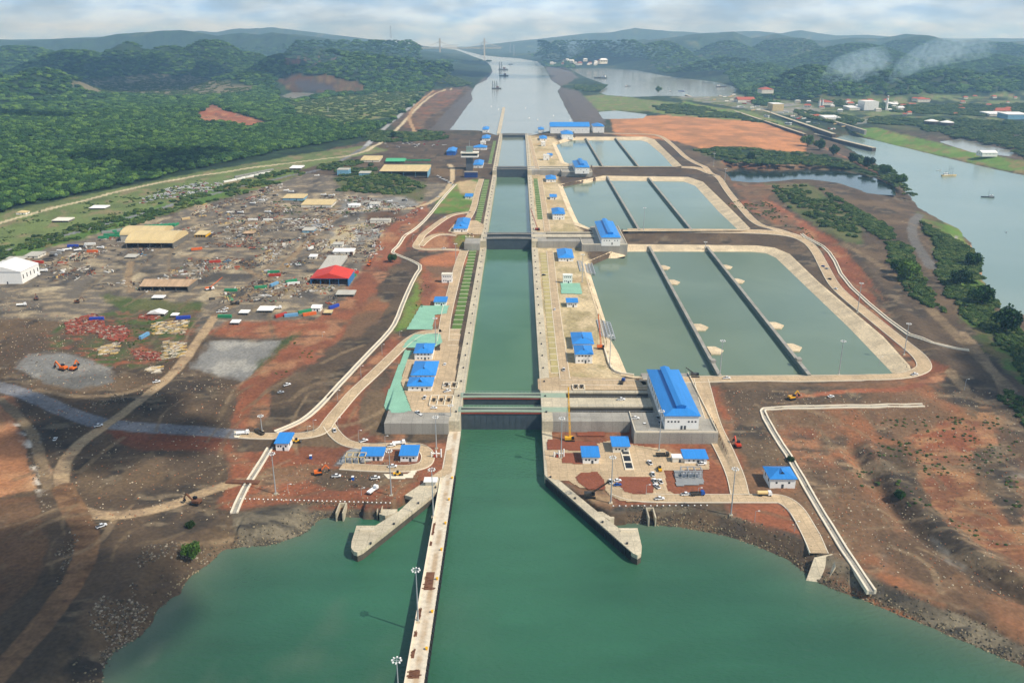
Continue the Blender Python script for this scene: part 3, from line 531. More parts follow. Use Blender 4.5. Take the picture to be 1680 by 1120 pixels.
def _deck():
    n = deckm.node_tree.nodes; l = deckm.node_tree.links; b = n['Principled BSDF']; b.inputs['Roughness'].default_value = .9
    g = n.new('ShaderNodeNewGeometry'); sp = n.new('ShaderNodeSeparateXYZ'); l.new(g.outputs['Position'], sp.inputs[0])
    ns = n.new('ShaderNodeTexNoise'); ns.inputs['Scale'].default_value = .12; ns.inputs['Detail'].default_value = 7; l.new(g.outputs['Position'], ns.inputs['Vector'])
    a = n.new('ShaderNodeMath'); a.operation = 'SUBTRACT'; a.inputs[1].default_value = -41.3; l.new(sp.outputs['X'], a.inputs[0])
    b2 = n.new('ShaderNodeMath'); b2.operation = 'ABSOLUTE'; l.new(a.outputs[0], b2.inputs[0])
    r = n.new('ShaderNodeMapRange'); r.inputs[1].default_value = 2.0; r.inputs[2].default_value = .7; r.inputs[3].default_value = 0; r.inputs[4].default_value = .75; l.new(b2.outputs[0], r.inputs[0])
    m1 = n.new('ShaderNodeMath'); m1.operation = 'MULTIPLY'; l.new(r.outputs[0], m1.inputs[0]); r2 = n.new('ShaderNodeMapRange'); r2.inputs[1].default_value = .3; r2.inputs[2].default_value = .6; l.new(ns.outputs['Fac'], r2.inputs[0]); l.new(r2.outputs[0], m1.inputs[1])
    x = n.new('ShaderNodeMix'); x.data_type = 'RGBA'; x.inputs[6].default_value = (*lin((214, 202, 180)), 1); x.inputs[7].default_value = (*lin((172, 142, 104)), 1); l.new(m1.outputs[0], x.inputs[0])
    x2 = n.new('ShaderNodeMix'); x2.data_type = 'RGBA'; x2.blend_type = 'MULTIPLY'; x2.inputs[0].default_value = .6; l.new(x.outputs[2], x2.inputs[6])
    n2 = n.new('ShaderNodeTexNoise'); n2.inputs['Scale'].default_value = .5; n2.inputs['Detail'].default_value = 8; l.new(g.outputs['Position'], n2.inputs['Vector']); r3 = n.new('ShaderNodeMapRange'); r3.inputs[1].default_value = .3; r3.inputs[2].default_value = .6; r3.inputs[3].default_value = .7; r3.inputs[4].default_value = 1.05; l.new(n2.outputs['Fac'], r3.inputs[0])
    cb = n.new('ShaderNodeCombineColor'); [l.new(r3.outputs[0], cb.inputs[i]) for i in range(3)]; l.new(cb.outputs[0], x2.inputs[7]); l.new(x2.outputs[2], b.inputs['Base Color'])
_deck()

# ------------------------------------------------------------------ roads, aprons, beds
def drape(name, px, m, off=.35, res=.75, kind='structure', world=None):
    poly = world or [G(*p)[:2] for p in px]; a = np.array(poly); x0, y0 = a.min(0); x1, y1 = a.max(0); ry = res * 1.6
    nx = int((x1 - x0) / res) + 2; ny = int((y1 - y0) / ry) + 2
    X, Y = np.meshgrid(x0 + np.arange(nx) * res, y0 + np.arange(ny) * ry); Z = hgt(X, Y, False) + off
    idx = np.arange(nx * ny).reshape(ny, nx); q = np.stack([idx[:-1, :-1], idx[:-1, 1:], idx[1:, 1:], idx[1:, :-1]], -1).reshape(-1, 4)
    cx = (X[:-1, :-1] + res / 2).ravel(); cy = (Y[:-1, :-1] + ry / 2).ravel(); q = q[inpoly(cx, cy, poly)]
    u, inv = np.unique(q, return_inverse=True); P = np.stack([X.ravel()[u], Y.ravel()[u], Z.ravel()[u]], -1)
    o = npmesh(name, P, inv.reshape(-1, 4), m); return tag(o, kind=kind) if kind else o
def ribbon(name, px, w, m=None, off=.42, kerb=True, world=None, it=2, kind='structure'):
    g = smooth_line(world or [G(*p)[:2] for p in px], it); a = [np.array(g[0])]
    for p, q in zip(g[:-1], g[1:]):
        d = math.dist(p, q); n = max(1, int(d / 7))
        for k in range(1, n + 1): a.append(np.array(p) + (np.array(q) - np.array(p)) * k / n)
    a = np.array(a); t = np.gradient(a, axis=0); t /= np.linalg.norm(t, axis=1)[:, None] + 1e-9; nn = np.stack([-t[:, 1], t[:, 0]], -1)
    b = MB(); offs = [-w / 2 - .45, -w / 2, -w / 6, w / 6, w / 2, w / 2 + .45] if kerb else [-w / 2, -w / 6, w / 6, w / 2]
    R_ = []
    for o_ in offs:
        p = a + nn * o_; R_.append(np.stack([p[:, 0], p[:, 1], hgt(p[:, 0], p[:, 1], False) + off], -1))
    k = len(a)
    for j in range(len(offs) - 1):
        e = kerb and j in (0, len(offs) - 2); b.mi = 1 if e else 0; up = .14 if e else 0
        A, B = R_[j] + [0, 0, up], R_[j + 1] + [0, 0, up]
        b.add(list(A) + list(B), [(i, k + i, k + i + 1, i + 1)[::-1] for i in range(k - 1)])
    b.mi = 1 if kerb else 0
    for S_, o_ in ((R_[0], 0), (R_[-1], 1)):
        A = S_ + [0, 0, .14 if kerb else 0]; B = S_ - [0, 0, 1.2]
        b.add(list(A) + list(B), [(i, i + 1, k + i + 1, k + i) for i in range(k - 1)])
    o = b.build(name, None, mats=[m or roadm, kerbm]); return tag(o, kind=kind)
ROADS = [
    ([(395, 714), (440, 716), (500, 716), (530, 708), (541, 690), (560, 668), (605, 622), (650, 578), (668, 560), (690, 546), (724, 543)], 8),
    ([(540, 698), (552, 716), (570, 729), (605, 734), (640, 732), (685, 731), (702, 742), (702, 758), (690, 766), (660, 770), (600, 768), (560, 765)], 7.5),
    ([(727, 560), (731, 520), (744, 470), (754, 430), (762, 411)], 9), ([(768, 411), (720, 409), (690, 410), (680, 404), (690, 392), (724, 362), (742, 352), (772, 348)], 7.5),
    ([(757, 372), (776, 348), (783, 315), (790, 294)], 8), ([(690, 404), (700, 393), (722, 384), (750, 386)], 6),
    ([(1052, 628), (1145, 622), (1300, 622), (1400, 621), (1485, 617), (1512, 608), (1518, 600), (1507, 583), (1478, 560), (1431, 522), (1385, 485), (1366, 465), (1353, 440), (1338, 411), (1322, 394), (1296, 384), (1240, 379.5), (1100, 378), (1030, 378)], 10),
    ([(1322, 394), (1268, 376), (1240, 368), (1215, 340), (1192, 312), (1178, 288), (1150, 276), (1118, 274)], 9), ([(1178, 290), (1130, 264), (1108, 242), (1085, 223), (1060, 220), (990, 219)], 9),
    ([(1150, 622), (1167, 685), (1188, 735), (1207, 780), (1214, 812)], 10),
    ([(1010, 806), (1030, 814), (1060, 818), (1190, 818), (1260, 818), (1282, 818), (1302, 830), (1318, 854), (1333, 882), (1344, 908)], 8.5),
    ([(902, 412), (911, 500), (920, 570), (927, 622)], 7), ([(886, 296), (892, 335), (898, 380)], 7), ([(868, 226), (876, 255), (882, 282)], 7), ([(920, 628), (1000, 628), (1060, 630)], 9)]
for p, w in ROADS: ribbon('road', p, w)
drape('apron', [(658, 626), (675, 674), (705, 697), (741, 697), (750, 590), (756, 540), (735, 540), (722, 552), (722, 575), (680, 575), (668, 590)], roadm, .38)
drape('apron', [(735, 380), (750, 362), (782, 362), (795, 370), (790, 385), (750, 385)], roadm, .38)
drape('apron', [(882, 622), (920, 618), (1040, 622), (1062, 632), (1062, 640), (884, 641)], roadm, .38)
PX2 = lambda pts: [(840 + a / 4, 640 + b / 4) for a, b in pts]
drape('apron', PX2([(215, 395), (450, 378), (570, 350), (650, 330), (820, 365), (1010, 390), (1130, 470), (1295, 470), (1295, 520), (1000, 530), (1020, 660), (1080, 690), (1080, 735), (870, 735), (720, 730), (640, 690), (600, 640), (440, 640), (380, 600), (290, 590), (235, 570), (228, 500)]), roadm, .36)
drape('apron', [(700, 786), (727, 768), (733, 740), (741, 737), (741, 775), (720, 785)], roadm, .36); drape('apron', [(384, 708), (440, 710), (440, 720), (384, 718)], kerbm, .4)
drape('apron', [(630, 778), (636, 786), (676, 785), (684, 773), (678, 772), (668, 778)], kerbm, .4)
for p in ([(415, 575), (450, 545), (560, 540), (600, 590), (612, 652), (500, 655), (440, 612)], [(700, 575), (905, 570), (930, 640), (925, 680), (800, 685), (740, 670), (705, 630)], [(330, 415), (450, 415), (462, 488), (330, 482)],
          [(232, 325), (540, 345), (565, 368), (450, 374), (455, 400), (232, 392)], [(430, 280), (605, 275), (610, 305), (430, 305)]):
    drape('soil_bed', PX2(p), soilb, .62, .7)
drape('gravel_bed', PX2([(1060, 530), (1240, 530), (1262, 620), (1080, 632)]), gravb, .5)
drape('gravel_bed', [(572, 738), (590, 735), (590, 762), (552, 762)], gravb, .4)
# boat ramp running down into the water
bx0, by0 = U(1349, 914, 6); 
rp = [U(1336, 914, 6), U(1366, 908, 6), U(1371, 930, 5), U(1352, 962, -1), U(1320, 958, -1)]
tag(MB().add([(x, y, z) for (x, y), z in zip(rp, (6.1, 6.1, 5.6, -1, -1))] + [(x, y, z - 3) for (x, y), z in zip(rp, (6.1, 6.1, 5.6, -1, -1))], [(0, 1, 2, 3, 4)[::-1], (5, 6, 7, 8, 9), (0, 1, 6, 5), (1, 2, 7, 6), (2, 3, 8, 7), (3, 4, 9, 8), (4, 0, 5, 9)]).build('boat_ramp', conc), 'pale concrete boat ramp sloping into the green bay', 'boat ramp')
for i, (p, lab) in enumerate([([(665, 575), (678, 576), (668, 592), (657, 628), (675, 674), (645, 684), (630, 667), (640, 635), (652, 605)], 'long pale teal erosion mat hugging the slope beside the paired hip roofed buildings'),
                              ([(655, 687), (682, 681), (704, 697), (653, 698)], 'small teal erosion mat on top of the grey retaining wall'),
                              ([(680, 549), (722, 548), (726, 562), (710, 572), (660, 571), (667, 560)], 'rounded teal mat behind the two storey blue roofed house'),
                              ([(690, 502), (737, 502), (732, 515), (714, 517), (709, 541), (667, 541)], 'dark striped teal mat in front of the small blue roofed hut'),
                              ([(920, 465), (952, 465), (955, 483), (921, 482)], 'faded teal mat in front of the white cube building')]):
    tag(drape('erosion_mat', p, tealm, .5, .8, None), lab, 'ground mat', 'teal erosion mats')
def green_strip(x0, x1, ya, yb, step, m, z):
    b = MB(); y = ya
    while y + step < yb:
        b.box(x0, x1, y + .8, y + step - .6, z - .5, z + .32); y += step
    k = MB(); y = ya
    while y + step < yb: k.box(x0 - .3, x1 + .3, y - .25, y + .45, z - .5, z + .42); y += step
    tag(k.build('path_kerb', kerbm), kind='structure'); return tag(b.build('lawn', m), kind='structure')
green_strip(-57.5, -49.5, 660, 1000, 13.5, lawn, LV1); green_strip(-57.5, -49.5, 1060, 1480, 15, lawn, LV2); green_strip(-56, -50, 1600, 1960, 17, lawn, LV3)
green_strip(25.5, 32.5, 600, 990, 13.5, dry, LV1); green_strip(26, 33, 1130, 1490, 15, lawn, LV2)

# ------------------------------------------------------------------ lock walls, quays, wing walls
def wall_thing(name, label, cat, blocks, m, group=None):
    b = MB()
    for q in blocks:
        if len(q) == 6: b.box(*q)
        else: b.prism(*q)
    return tag(b.build(name, m), label, cat, group)
g_ = 'concrete walls of the lock chambers'
for side, (xa, xb), word in (('l', (CHL - 7, CHL), 'left'), ('r', (CHR, CHR + 7.3), 'right')):
    for (ya, yb, z, w2) in ((514, 1003, LV1, 'nearest, lowest chamber'), (1003, 1514, LV2, 'middle chamber'), (1514, 2110, LV3, 'farthest, highest chamber')):
        t = thing('lock_wall', 'pale concrete lock wall along the %s side of the %s' % (word, w2), 'lock wall', ((xa + xb) / 2, ya, z), 0, g_)
        b = MB(); b.box(xa, xb, ya, yb, -8, z + .3); b.build('wall_body', conc, t).location = (-(xa + xb) / 2, -ya, -z)
        e = xb if side == 'l' else xa
        r = MB(); nrail = int((yb - ya) / 12)
        xr = e - .5 if side == 'l' else e + .5
        for k in range(nrail + 1):
            yk = ya + 1 + k * (yb - ya - 2) / nrail; r.bar((xr, yk, z + .3), (xr, yk, z + 1.5), .12)
        r.bar((xr, ya + 1, z + 1.45), (xr, yb - 1, z + 1.45), .10); r.build('railing', steel, t).location = (-(xa + xb) / 2, -ya, -z)
        q = MB()
        for k in range(int((yb - ya) / 27)):
            yk = ya + 14 + k * 27; xk = e - 3.2 if side == 'l' else e + 3.2; q.tube((xk, yk, z + .3), (xk, yk, z + 1.3), .55, .7, 8)
        q.build('bollard_row', dsteel, t).location = (-(xa + xb) / 2, -ya, -z)
t = thing('approach_wall', 'long narrow concrete approach wall running out into the bay', 'approach wall', (-42, 290, 5.5))
def loc0(o, t): o.location = tuple(-v for v in t.location); return o
loc0(MB().box(-46, -38, 100, 514, 3.2, 5.6).build('wall_deck', deckm, t), t); loc0(MB().box(-45.9, -38.1, 100, 513.9, -9, 3.2).build('tide_band', tide_shade, t), t)
loc0(MB().box(-46, -45.55, 100, 450, 5.6, 6.5).build('parapet', kerbm, t), t)
f = MB()
for k in range(88): f.box(-38, -37.1, 104 + k * 4, 106.6 + k * 4, 2.0, 5.3)
loc0(f.build('fender_row', black, t), t)
for k in range(13):
    y = 150 + k * 25; loc0(MB().tube((-38.9, y, 5.6), (-38.9, y, 6.5), .42, .55, 8).tube((-38.9, y, 6.5), (-38.9, y, 6.8), .7, .7, 8).build('bollard', yellow, t), t)
tk = 0
for (yc, l_, w_, xo) in ((349, 15, 4.6, -42.6), (285, 5, 5, -42.5), (262, 7, 4, -43), (323, 9, 1.5, -44.6), (310, 3, 1.4, -44.7), (395, 12, 1.2, -44.9), (381, 4, 1, -44.8), (297, 5, 1.5, -44.4)):
    b = MB(); b.box(xo - w_ * .45, xo + w_ * .45, yc - l_ * .48, yc + l_ * .48, 5.58, 5.66)
    for k in range(11):
        x = xo + random.uniform(-w_ / 2, w_ / 2); y = yc + random.uniform(-l_ / 2, l_ / 2); a = random.uniform(-.5, .5) + (1.57 if w_ < 2 else 0); ll = random.uniform(.5, .9) * min(w_, 3.4)
        z0 = 5.62 + random.uniform(0, .35); b.bar((x - math.cos(a) * ll / 2, y - math.sin(a) * ll / 2, z0 + .1), (x + math.cos(a) * ll / 2, y + math.sin(a) * ll / 2, z0 + .12), .35, .3)
    tag(b.build('timber_pile', rust), ['broad pile of rusty formwork across the approach wall deck', 'rusty formwork heap close to the near mast on the approach wall', 'scattered rusty boards at the near end of the approach wall', 'narrow row of rusty beams along the parapet of the approach wall', 'short brown bundle beside the parapet of the approach wall', 'long brown stack against the parapet far out on the approach wall', 'small brown stack against the parapet beside the long brown stack', 'brown beams lying against the parapet in front of the second mast'][tk], 'timber pile', 'rusty piles on the approach wall'); tk += 1
def wing(px, label, name='wing_wall'):
    t = thing(name, label, 'wing wall', (*U(*px[0], 5.5), 5.5))
    loc0(MB().prism(UP_(px, 5.6), 3.4, 5.75).build('wall_body', conc, t), t); loc0(MB().prism(grow(UP_(px, 5.6), -.06), -9, 3.4).build('tide_band', tide_shade, t), t); return t
WL = wing([(735, 776), (707, 783), (664, 812), (678, 816), (655, 838), (616, 862), (585, 862), (577, 888), (576, 898), (580, 904), (586, 906), (595, 902), (719, 804), (724, 788)], 'slanting concrete wing wall with a broad pointed tip left of the approach wall')
WR = wing([(893, 768), (895, 781), (1038, 907), (1046, 911), (1052, 907), (1053, 896), (1046, 866), (1015, 866), (990, 847), (957, 820), (930, 798), (907, 779)], 'slanting concrete wing wall with a broad pointed tip on the right bank')
for t, a, b_ in ((WL, (590, 870), (614, 870)), (WR, (1018, 871), (1042, 871))):
    p, q = U(*a, 5.7), U(*b_, 5.7); loc0(MB().bar((*p, 6.3), (*q, 6.3), .5, 1.2).build('parapet', kerbm, t), t)
for t, px in ((WL, [(718, 800), (690, 826), (650, 860), (612, 892)]), (WR, [(900, 783), (940, 818), (985, 857), (1025, 892)])):
    for p in px:
        x, y = U(*p, 5.75); x += -1.2 if t is WL else 1.2; loc0(MB().tube((x, y, 5.75), (x, y, 6.7), .5, .65, 8).build('bollard', dsteel, t), t)
f = MB(); pa, pb = U(896, 784, 5.6), U(1036, 905, 5.6)
for q in range(40):
    a_ = np.array(pa) + (np.array(pb) - np.array(pa)) * (q + .1) / 40; b_ = np.array(pa) + (np.array(pb) - np.array(pa)) * (q + .85) / 40; nn = np.array([-(pb[1] - pa[1]), pb[0] - pa[0]]); nn = nn / np.linalg.norm(nn) * -.45
    f.prism([tuple(a_), tuple(b_), tuple(b_ + nn), tuple(a_ + nn)], .6, 5.2)
loc0(f.build('fender_row', black, WR), WR)
wall_thing('quay_wall', 'concrete quay edge below the nearest gate on the right bank', 'quay wall', [(CHR, CHR + 6.5, 455, 514, -9, 5.7)], conc)
wall_thing('jetty', 'small concrete landing between rock slope and the left wing wall', 'landing', [(UP_([(625, 835), (652, 835), (648, 842), (632, 846), (622, 843)], 4.5), -4, 4.6)], conc)
wall_thing('jetty', 'small concrete landing between rock slope and the right wing wall', 'landing', [(UP_([(980, 839), (1006, 839), (1008, 850), (1000, 853), (992, 848)], 4.5), -4, 4.6)], conc)
for p, l in (((1068, 846), 'dark culvert outlet framed in concrete on the right rock slope'), ((560, 838), 'dark culvert outlet framed in concrete on the left rock slope'), ((624, 836), 'small concrete outlet next to the left landing')):
    x, y = U(*p, 3.5); t = thing('culvert', l, 'culvert', (x, y, 0)); s_ = .6 if p[0] == 624 else 1
    fr = MB(); fr.box(-2.2 * s_, -1.5 * s_, -5, 6, 0, 5.4); fr.box(1.5 * s_, 2.2 * s_, -5, 6, 0, 5.4); fr.box(-1.5 * s_, 1.5 * s_, 5.3, 6, 0, 5.4); fr.build('frame', conc, t)
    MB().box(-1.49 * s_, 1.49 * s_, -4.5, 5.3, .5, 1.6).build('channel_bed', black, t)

# ------------------------------------------------------------------ lock heads and rolling gates
HN = ['nearest', 'second', 'third']
for k, (dY, z) in enumerate(((0, LV1), (488, LV2), (1000, LV3))):
    zt = z + .35; zb = z - 22
    t = thing('gate_block', 'grey concrete gatehouse block and gate recesses right of the %s pair of gates' % HN[k], 'gate block', (75, 500 + dY, z), 0, 'concrete gate blocks')
    A = lambda x0, x1, y0, y1, top, b: b.box(x0, x1, y0 + dY, y1 + dY, zb, top)
    b = MB(); A(CHR + 7.3, 75, 514, 528.5, zt, b); A(75, 129, 497, 528.5, zt, b); A(93, 129, 528.5, 600, zt, b); loc0(b.build('head_body', concg, t), t)
    b = MB(); A(CHR + 7.3, 93, 537.5, 553, zt + .01, b); A(34, 93, 562, 566, zt + .01, b); A(CHR + 7.3, 34, 528.5, 537.5, zt, b); A(CHR + 7.3, 34, 553, 566, zt, b); loc0(b.build('recess_deck', conc, t), t)
    b = MB(); b.box(75.3, 75.7, 497.4 + dY, 528 + dY, zt, zt + 1.1); b.box(128.2, 128.6, 497.4 + dY, 600 + dY, zt, zt + 1.1); b.box(75.7, 128.2, 497.2 + dY, 497.6 + dY, zt, zt + 1.1); loc0(b.build('parapet', kerbm, t), t)
    for yy_ in (528.2, 537.8, 552.7, 562.3):
        b = MB(); b.bar((36, yy_ + dY, zt + 1.1), (92, yy_ + dY, zt + 1.1), .14)
        for q in range(15): b.bar((36 + q * 4, yy_ + dY, zt), (36 + q * 4, yy_ + dY, zt + 1.1), .12)
        loc0(b.build('railing', steel, t), t)
    b = MB(); b.box(34, 92.9, 528.6 + dY, 537.25 + dY, z - 9, z - 8.4); b.box(34, 92.9, 553.1 + dY, 561.7 + dY, z - 9, z - 8.4); b2_ = MB(); b2_.box(34.1, 92.9, 537.3 + dY, 537.5 + dY, z - 20, zt - .8); b2_.box(34.1, 92.9, 561.8 + dY, 562 + dY, z - 20, zt - .8); loc0(b2_.build('recess_shade_sheet', tide_shade, t), t)  # dark sheets added over the slots' back walls, recess shade put into colour
    loc0(b.build('recess_water', bpy.data.materials['pond_water'], t), t)
    if k < 2:
        t = thing('gate_block', 'low grey concrete wall block left of the %s pair of gates' % HN[k], 'gate block', (-66, 510 + dY, z), 0, 'concrete gate blocks')
        loc0(MB().box(-88 if k == 0 else -64, CHL - 7, 510 + dY + (0 if k == 0 else -9), 530 + dY, zb, zt).build('head_body', concg, t), t)
def gate(y, z, zw, label, near):
    t = thing('lock_gate', label, 'lock gate', (-11, y, z), 0, 'rolling lock gates')
    b = MB(); b.box(CHL, CHR, y, y + 8, zw - 6, z - 1.1)
    for q in range(14): b.box(CHL + 1.5 + q * 3.95, CHL + 1.7 + q * 3.95, y - .12, y, zw - 3, z - 1.6)
    loc0(b.build('gate_panel', gates, t), t)
    loc0(MB().box(CHL, CHR, y - .5, y + 8.2, z - 1.1, z - .35).build('red_band' if near else 'top_beam', redm if near else gates, t), t)
    b = MB(); n = 12
    for q in range(n):                                          # deck cambered along its length
        xa, xb = CHL - 2 + (CHR + 20 - CHL) * q / n, CHL - 2 + (CHR + 20 - CHL) * (q + 1) / n; c = lambda x: z + .45 + .25 * max(0, 1 - ((x + 11) / 30) ** 2)
        b.add([(xa, y - .3, c(xa)), (xb, y - .3, c(xb)), (xb, y + 7.6, c(xb)), (xa, y + 7.6, c(xa)), (xa, y - .3, c(xa) - .6), (xb, y - .3, c(xb) - .6), (xb, y + 7.6, c(xb) - .6), (xa, y + 7.6, c(xa) - .6)], [(0, 1, 2, 3), (4, 7, 6, 5), (0, 4, 5, 1), (2, 6, 7, 3)])
    loc0(b.build('walkway', walkg if near else concg, t), t)
    loc0(MB().box(CHL, CHR, y + 2.6, y + 3.4, z + .3, z + 1.0).box(CHL, CHR, y + 4.8, y + 5.1, z + .3, z + .9).build('cable_tray', dsteel, t), t)
    for yy_ in (y + .1, y + 7.2):
        b = MB()
        for q in range(20):
            xa, xb = CHL + 55 * q / 20, CHL + 55 * (q + 1) / 20; b.bar((xa, yy_, c(xa)), (xa, yy_, c(xa) + 1.15), .13); b.bar((xa, yy_, c(xa) + 1.1), (xb, yy_, c(xb) + 1.1), .13)
        loc0(b.build('railing', steel, t), t)
    return t
gate(529, LV1, 0, 'nearest dark steel gate with a pale green walkway standing over the bay water', 1); gate(553.5, LV1, 6, 'dark steel gate with pale green walkway just behind the nearest gate', 1)
gate(1017, LV2, 9, 'front gate of the second pair, seen across the nearest chamber', 0); gate(1041.5, LV2, 14, 'back gate of the second pair of dark gates', 0)
gate(1529, LV3, 16, 'front gate of the third pair at the end of the middle chamber', 0); gate(1554, LV3, 23, 'back gate of the third pair of dark gates', 0)
gate(2075, LV3, 24, 'front gate of the farthest pair beside the lake', 0); gate(2100, LV3, 25, 'last gate holding back the lake', 0)
tag(MB().box(CHL - 14, CHL - 6, 2108, 2900, 15, 29.2).build('approach_wall', conc), 'thin pale approach wall running out into the far lake', 'approach wall')

# ------------------------------------------------------------------ basins: liners, dividing walls, slabs, racks
def liner(rim, wat, z):
    r = []
    for i in range(len(rim)):
        p, q = np.array(rim[i]), np.array(rim[(i + 1) % len(rim)]); n = max(1, int(np.linalg.norm(q - p) / 9))
        for k in range(n): r.append(p + (q - p) * k / n)
    inn = []
    for p in r:
        best = None
        for i in range(len(wat)):
            a, b_ = np.array(wat[i]), np.array(wat[(i + 1) % len(wat)]); e = b_ - a; t_ = np.clip(((p - a) @ e) / (e @ e + 1e-9), 0, 1); c = a + e * t_; d = np.linalg.norm(p - c)
            if best is None or d < best[0]: best = (d, c)
        inn.append(best[1])
    b = MB(); n = len(r)
    vs = [(p[0] + (p[0] - c[0]) * .12, p[1] + (p[1] - c[1]) * .12, z + .25) for p, c in zip(r, inn)] + [(p[0], p[1], z + .2) for p in r] + [(c[0] + (c[0] - p[0]) * .12, c[1] + (c[1] - p[1]) * .12, z - 4.8) for p, c in zip(r, inn)]
    b.add(vs, [(i, (i + 1) % n, n + (i + 1) % n, n + i) for i in range(n)] + [(n + i, n + (i + 1) % n, 2 * n + (i + 1) % n, 2 * n + i) for i in range(n)])
    o = b.build('basin_slope', concl); bm = bmesh.new(); bm.from_mesh(o.data); bmesh.ops.recalc_face_normals(bm, faces=bm.faces[:]); bm.to_mesh(o.data); bm.free(); return tag(o, kind='structure')
liner(B1R, B1W, LV1); liner(B2R, B2W, LV2); liner(B3R, B3W, LV3)
DIV = [((1182, 617.5), (1065, 403.5), LV1, 'left of the two long dividing walls in the nearest basin'), ((1328, 614.5), (1160, 404), LV1, 'right of the two long dividing walls in the nearest basin'),
       ((1049, 377), (996, 289), LV2, 'left dividing wall in the middle basin'), ((1135, 377), (1064, 291), LV2, 'right dividing wall in the middle basin'),
       ((989.5, 273), (961, 226), LV3, 'left dividing wall in the farthest basin'), ((1048, 273), (1010, 226), LV3, 'right dividing wall in the farthest basin')]
def oriented(b, p, q, w, z0, z1):
    d = np.array(q) - np.array(p); d = d / np.linalg.norm(d); n_ = np.array([-d[1], d[0]]) * w / 2; return b.prism([tuple(np.array(p) + n_), tuple(np.array(p) - n_), tuple(np.array(q) - n_), tuple(np.array(q) + n_)], z0, z1)
for a, b_, z, lab in DIV:
    p, q = U(*a, z), U(*b_, z); t = thing('dividing_wall', lab, 'dividing wall', (*p, z), 0, 'dividing walls of the water saving basins')
    loc0(oriented(MB(), p, q, 2.2, z - 10, z - .2).build('wall_body', mat('wet_concrete', lin((112, 124, 116)), .8, .2, .1), t), t); loc0(oriented(MB(), p, q, 2.9, z - .2, z + .25).build('coping', concg, t), t)
    if z == LV1:
        for f_ in (.045, .055): pass
        c = np.array(p) + (np.array(q) - np.array(p)) * .07; loc0(MB().box(c[0] - 2, c[0] + 2, c[1] - 2.5, c[1] + 2.5, z + .25, z + 2.4).build('gauge_hut', concg, t), t)
SL = [((1082, 439), 'first slab from the far end along the left dividing wall'), ((1097, 463), 'second slab from the far end along the left dividing wall'), ((1140, 537), 'third slab from the far end along the left dividing wall'), ((1163, 575), 'slab nearest the near end of the left dividing wall'),
      ((1184, 438), 'first slab from the far end along the right dividing wall'), ((1203, 461), 'second slab from the far end along the right dividing wall'), ((1264, 534), 'third slab from the far end along the right dividing wall'), ((1292, 570), 'slab nearest the near end of the right dividing wall')]
for p, lab in SL:
    x, y = U(*p, 9.5); tag(MB().prism([(x, y - 9), (x + 7, y - 9), (x + 12, y), (x + 7, y + 9), (x, y + 9)], 6, 9.9).build('intake_slab', concl), 'cream ' + lab, 'slab', 'cream slabs in the nearest basin')
for (xa, xb, ya, yb, lab) in ((952, 971, 447, 430, 'grey lattice of steel screens at the far left corner of the nearest basin'), (986, 1001, 553, 527, 'grey lattice of steel screens beside the crane on the basin edge')):
    p, q = U(xa, ya, 12), U(xb, yb, 12); t = thing('trash_rack', lab, 'screen rack', (*p, 12)); W_, D_ = max(q[0] - p[0], 9), q[1] - p[1]; b = MB(); nx, ny = 4, 8
    for i in range(nx + 1): b.bar((W_ * i / nx, 0, 1.5 - i * .7), (W_ * i / nx, D_, 1.5 - i * .7), .8)
    for j in range(ny + 1): b.bar((0, D_ * j / ny, 1.5), (W_, D_ * j / ny, -1.3), .8)
    b.build('lattice', steel, t)
    for i in range(nx + 1):
        for j in range(0, ny + 1, 2): MB().bar((W_ * i / nx, D_ * j / ny, -8), (W_ * i / nx, D_ * j / ny, 1.2 - i * .7), .7).build('post', steel, t)
def wall_line(name, px, w, h, m, label, cat, kind=None, group=None, sink=1.5, it=1):
    g = smooth_line([G(*p)[:2] for p in px], it); b = MB()
    for p, q in zip(g[:-1], g[1:]):
        n = max(1, int(math.dist(p, q) / 10))
        for k in range(n):
            a = np.array(p) + (np.array(q) - np.array(p)) * k / n; c = np.array(p) + (np.array(q) - np.array(p)) * (k + 1) / n
            za, zc = hz(*a), hz(*c); d = (c - a) / (np.linalg.norm(c - a) + 1e-9); nn = np.array([-d[1], d[0]]) * w / 2
            vs = [(*(a + nn), za - sink), (*(a - nn), za - sink), (*(c - nn), zc - sink), (*(c + nn), zc - sink), (*(a + nn), za + h), (*(a - nn), za + h), (*(c - nn), zc + h), (*(c + nn), zc + h)]
            b.add(vs, [(0, 1, 2, 3), (7, 6, 5, 4), (0, 4, 5, 1), (1, 5, 6, 2), (2, 6, 7, 3), (3, 7, 4, 0)])
    return tag(b.build(name, m), label, cat, group, kind)
def channel(px, label, w=3.2):
    g = [G(*p) for p in px]; t = thing('drain_channel', label, 'drain channel', g[0], 0, 'concrete drain channels')
    for off in (-1, 1):
        gg = np.array([p[:2] for p in g]); tt = np.gradient(gg, axis=0); tt /= np.linalg.norm(tt, axis=1)[:, None]; nn = np.stack([-tt[:, 1], tt[:, 0]], -1) * off * w / 2
        q = gg + nn; qp = [tuple(float(v) for v in PR(x, y, hz(x, y))) for x, y in q]
        loc0(wall_line('channel_wall', qp, 1.0, .8, kerbm, None, None), t).parent = t
    loc0(wall_line('channel_bed', px, w - 1, .12, concg, None, None), t).parent = t
channel([(300, 0), (300, 1)], '') if 0 else None
channel([(452, 709), (475, 700), (500, 688), (528, 664), (555, 634), (600, 585), (637, 547), (650, 528), (662, 495), (680, 455), (692, 438), (680, 430), (650, 418), (642, 414), (656, 398), (680, 378), (702, 357), (725, 327), (747, 303)], 'long pale drain channel following the road down the left embankment')
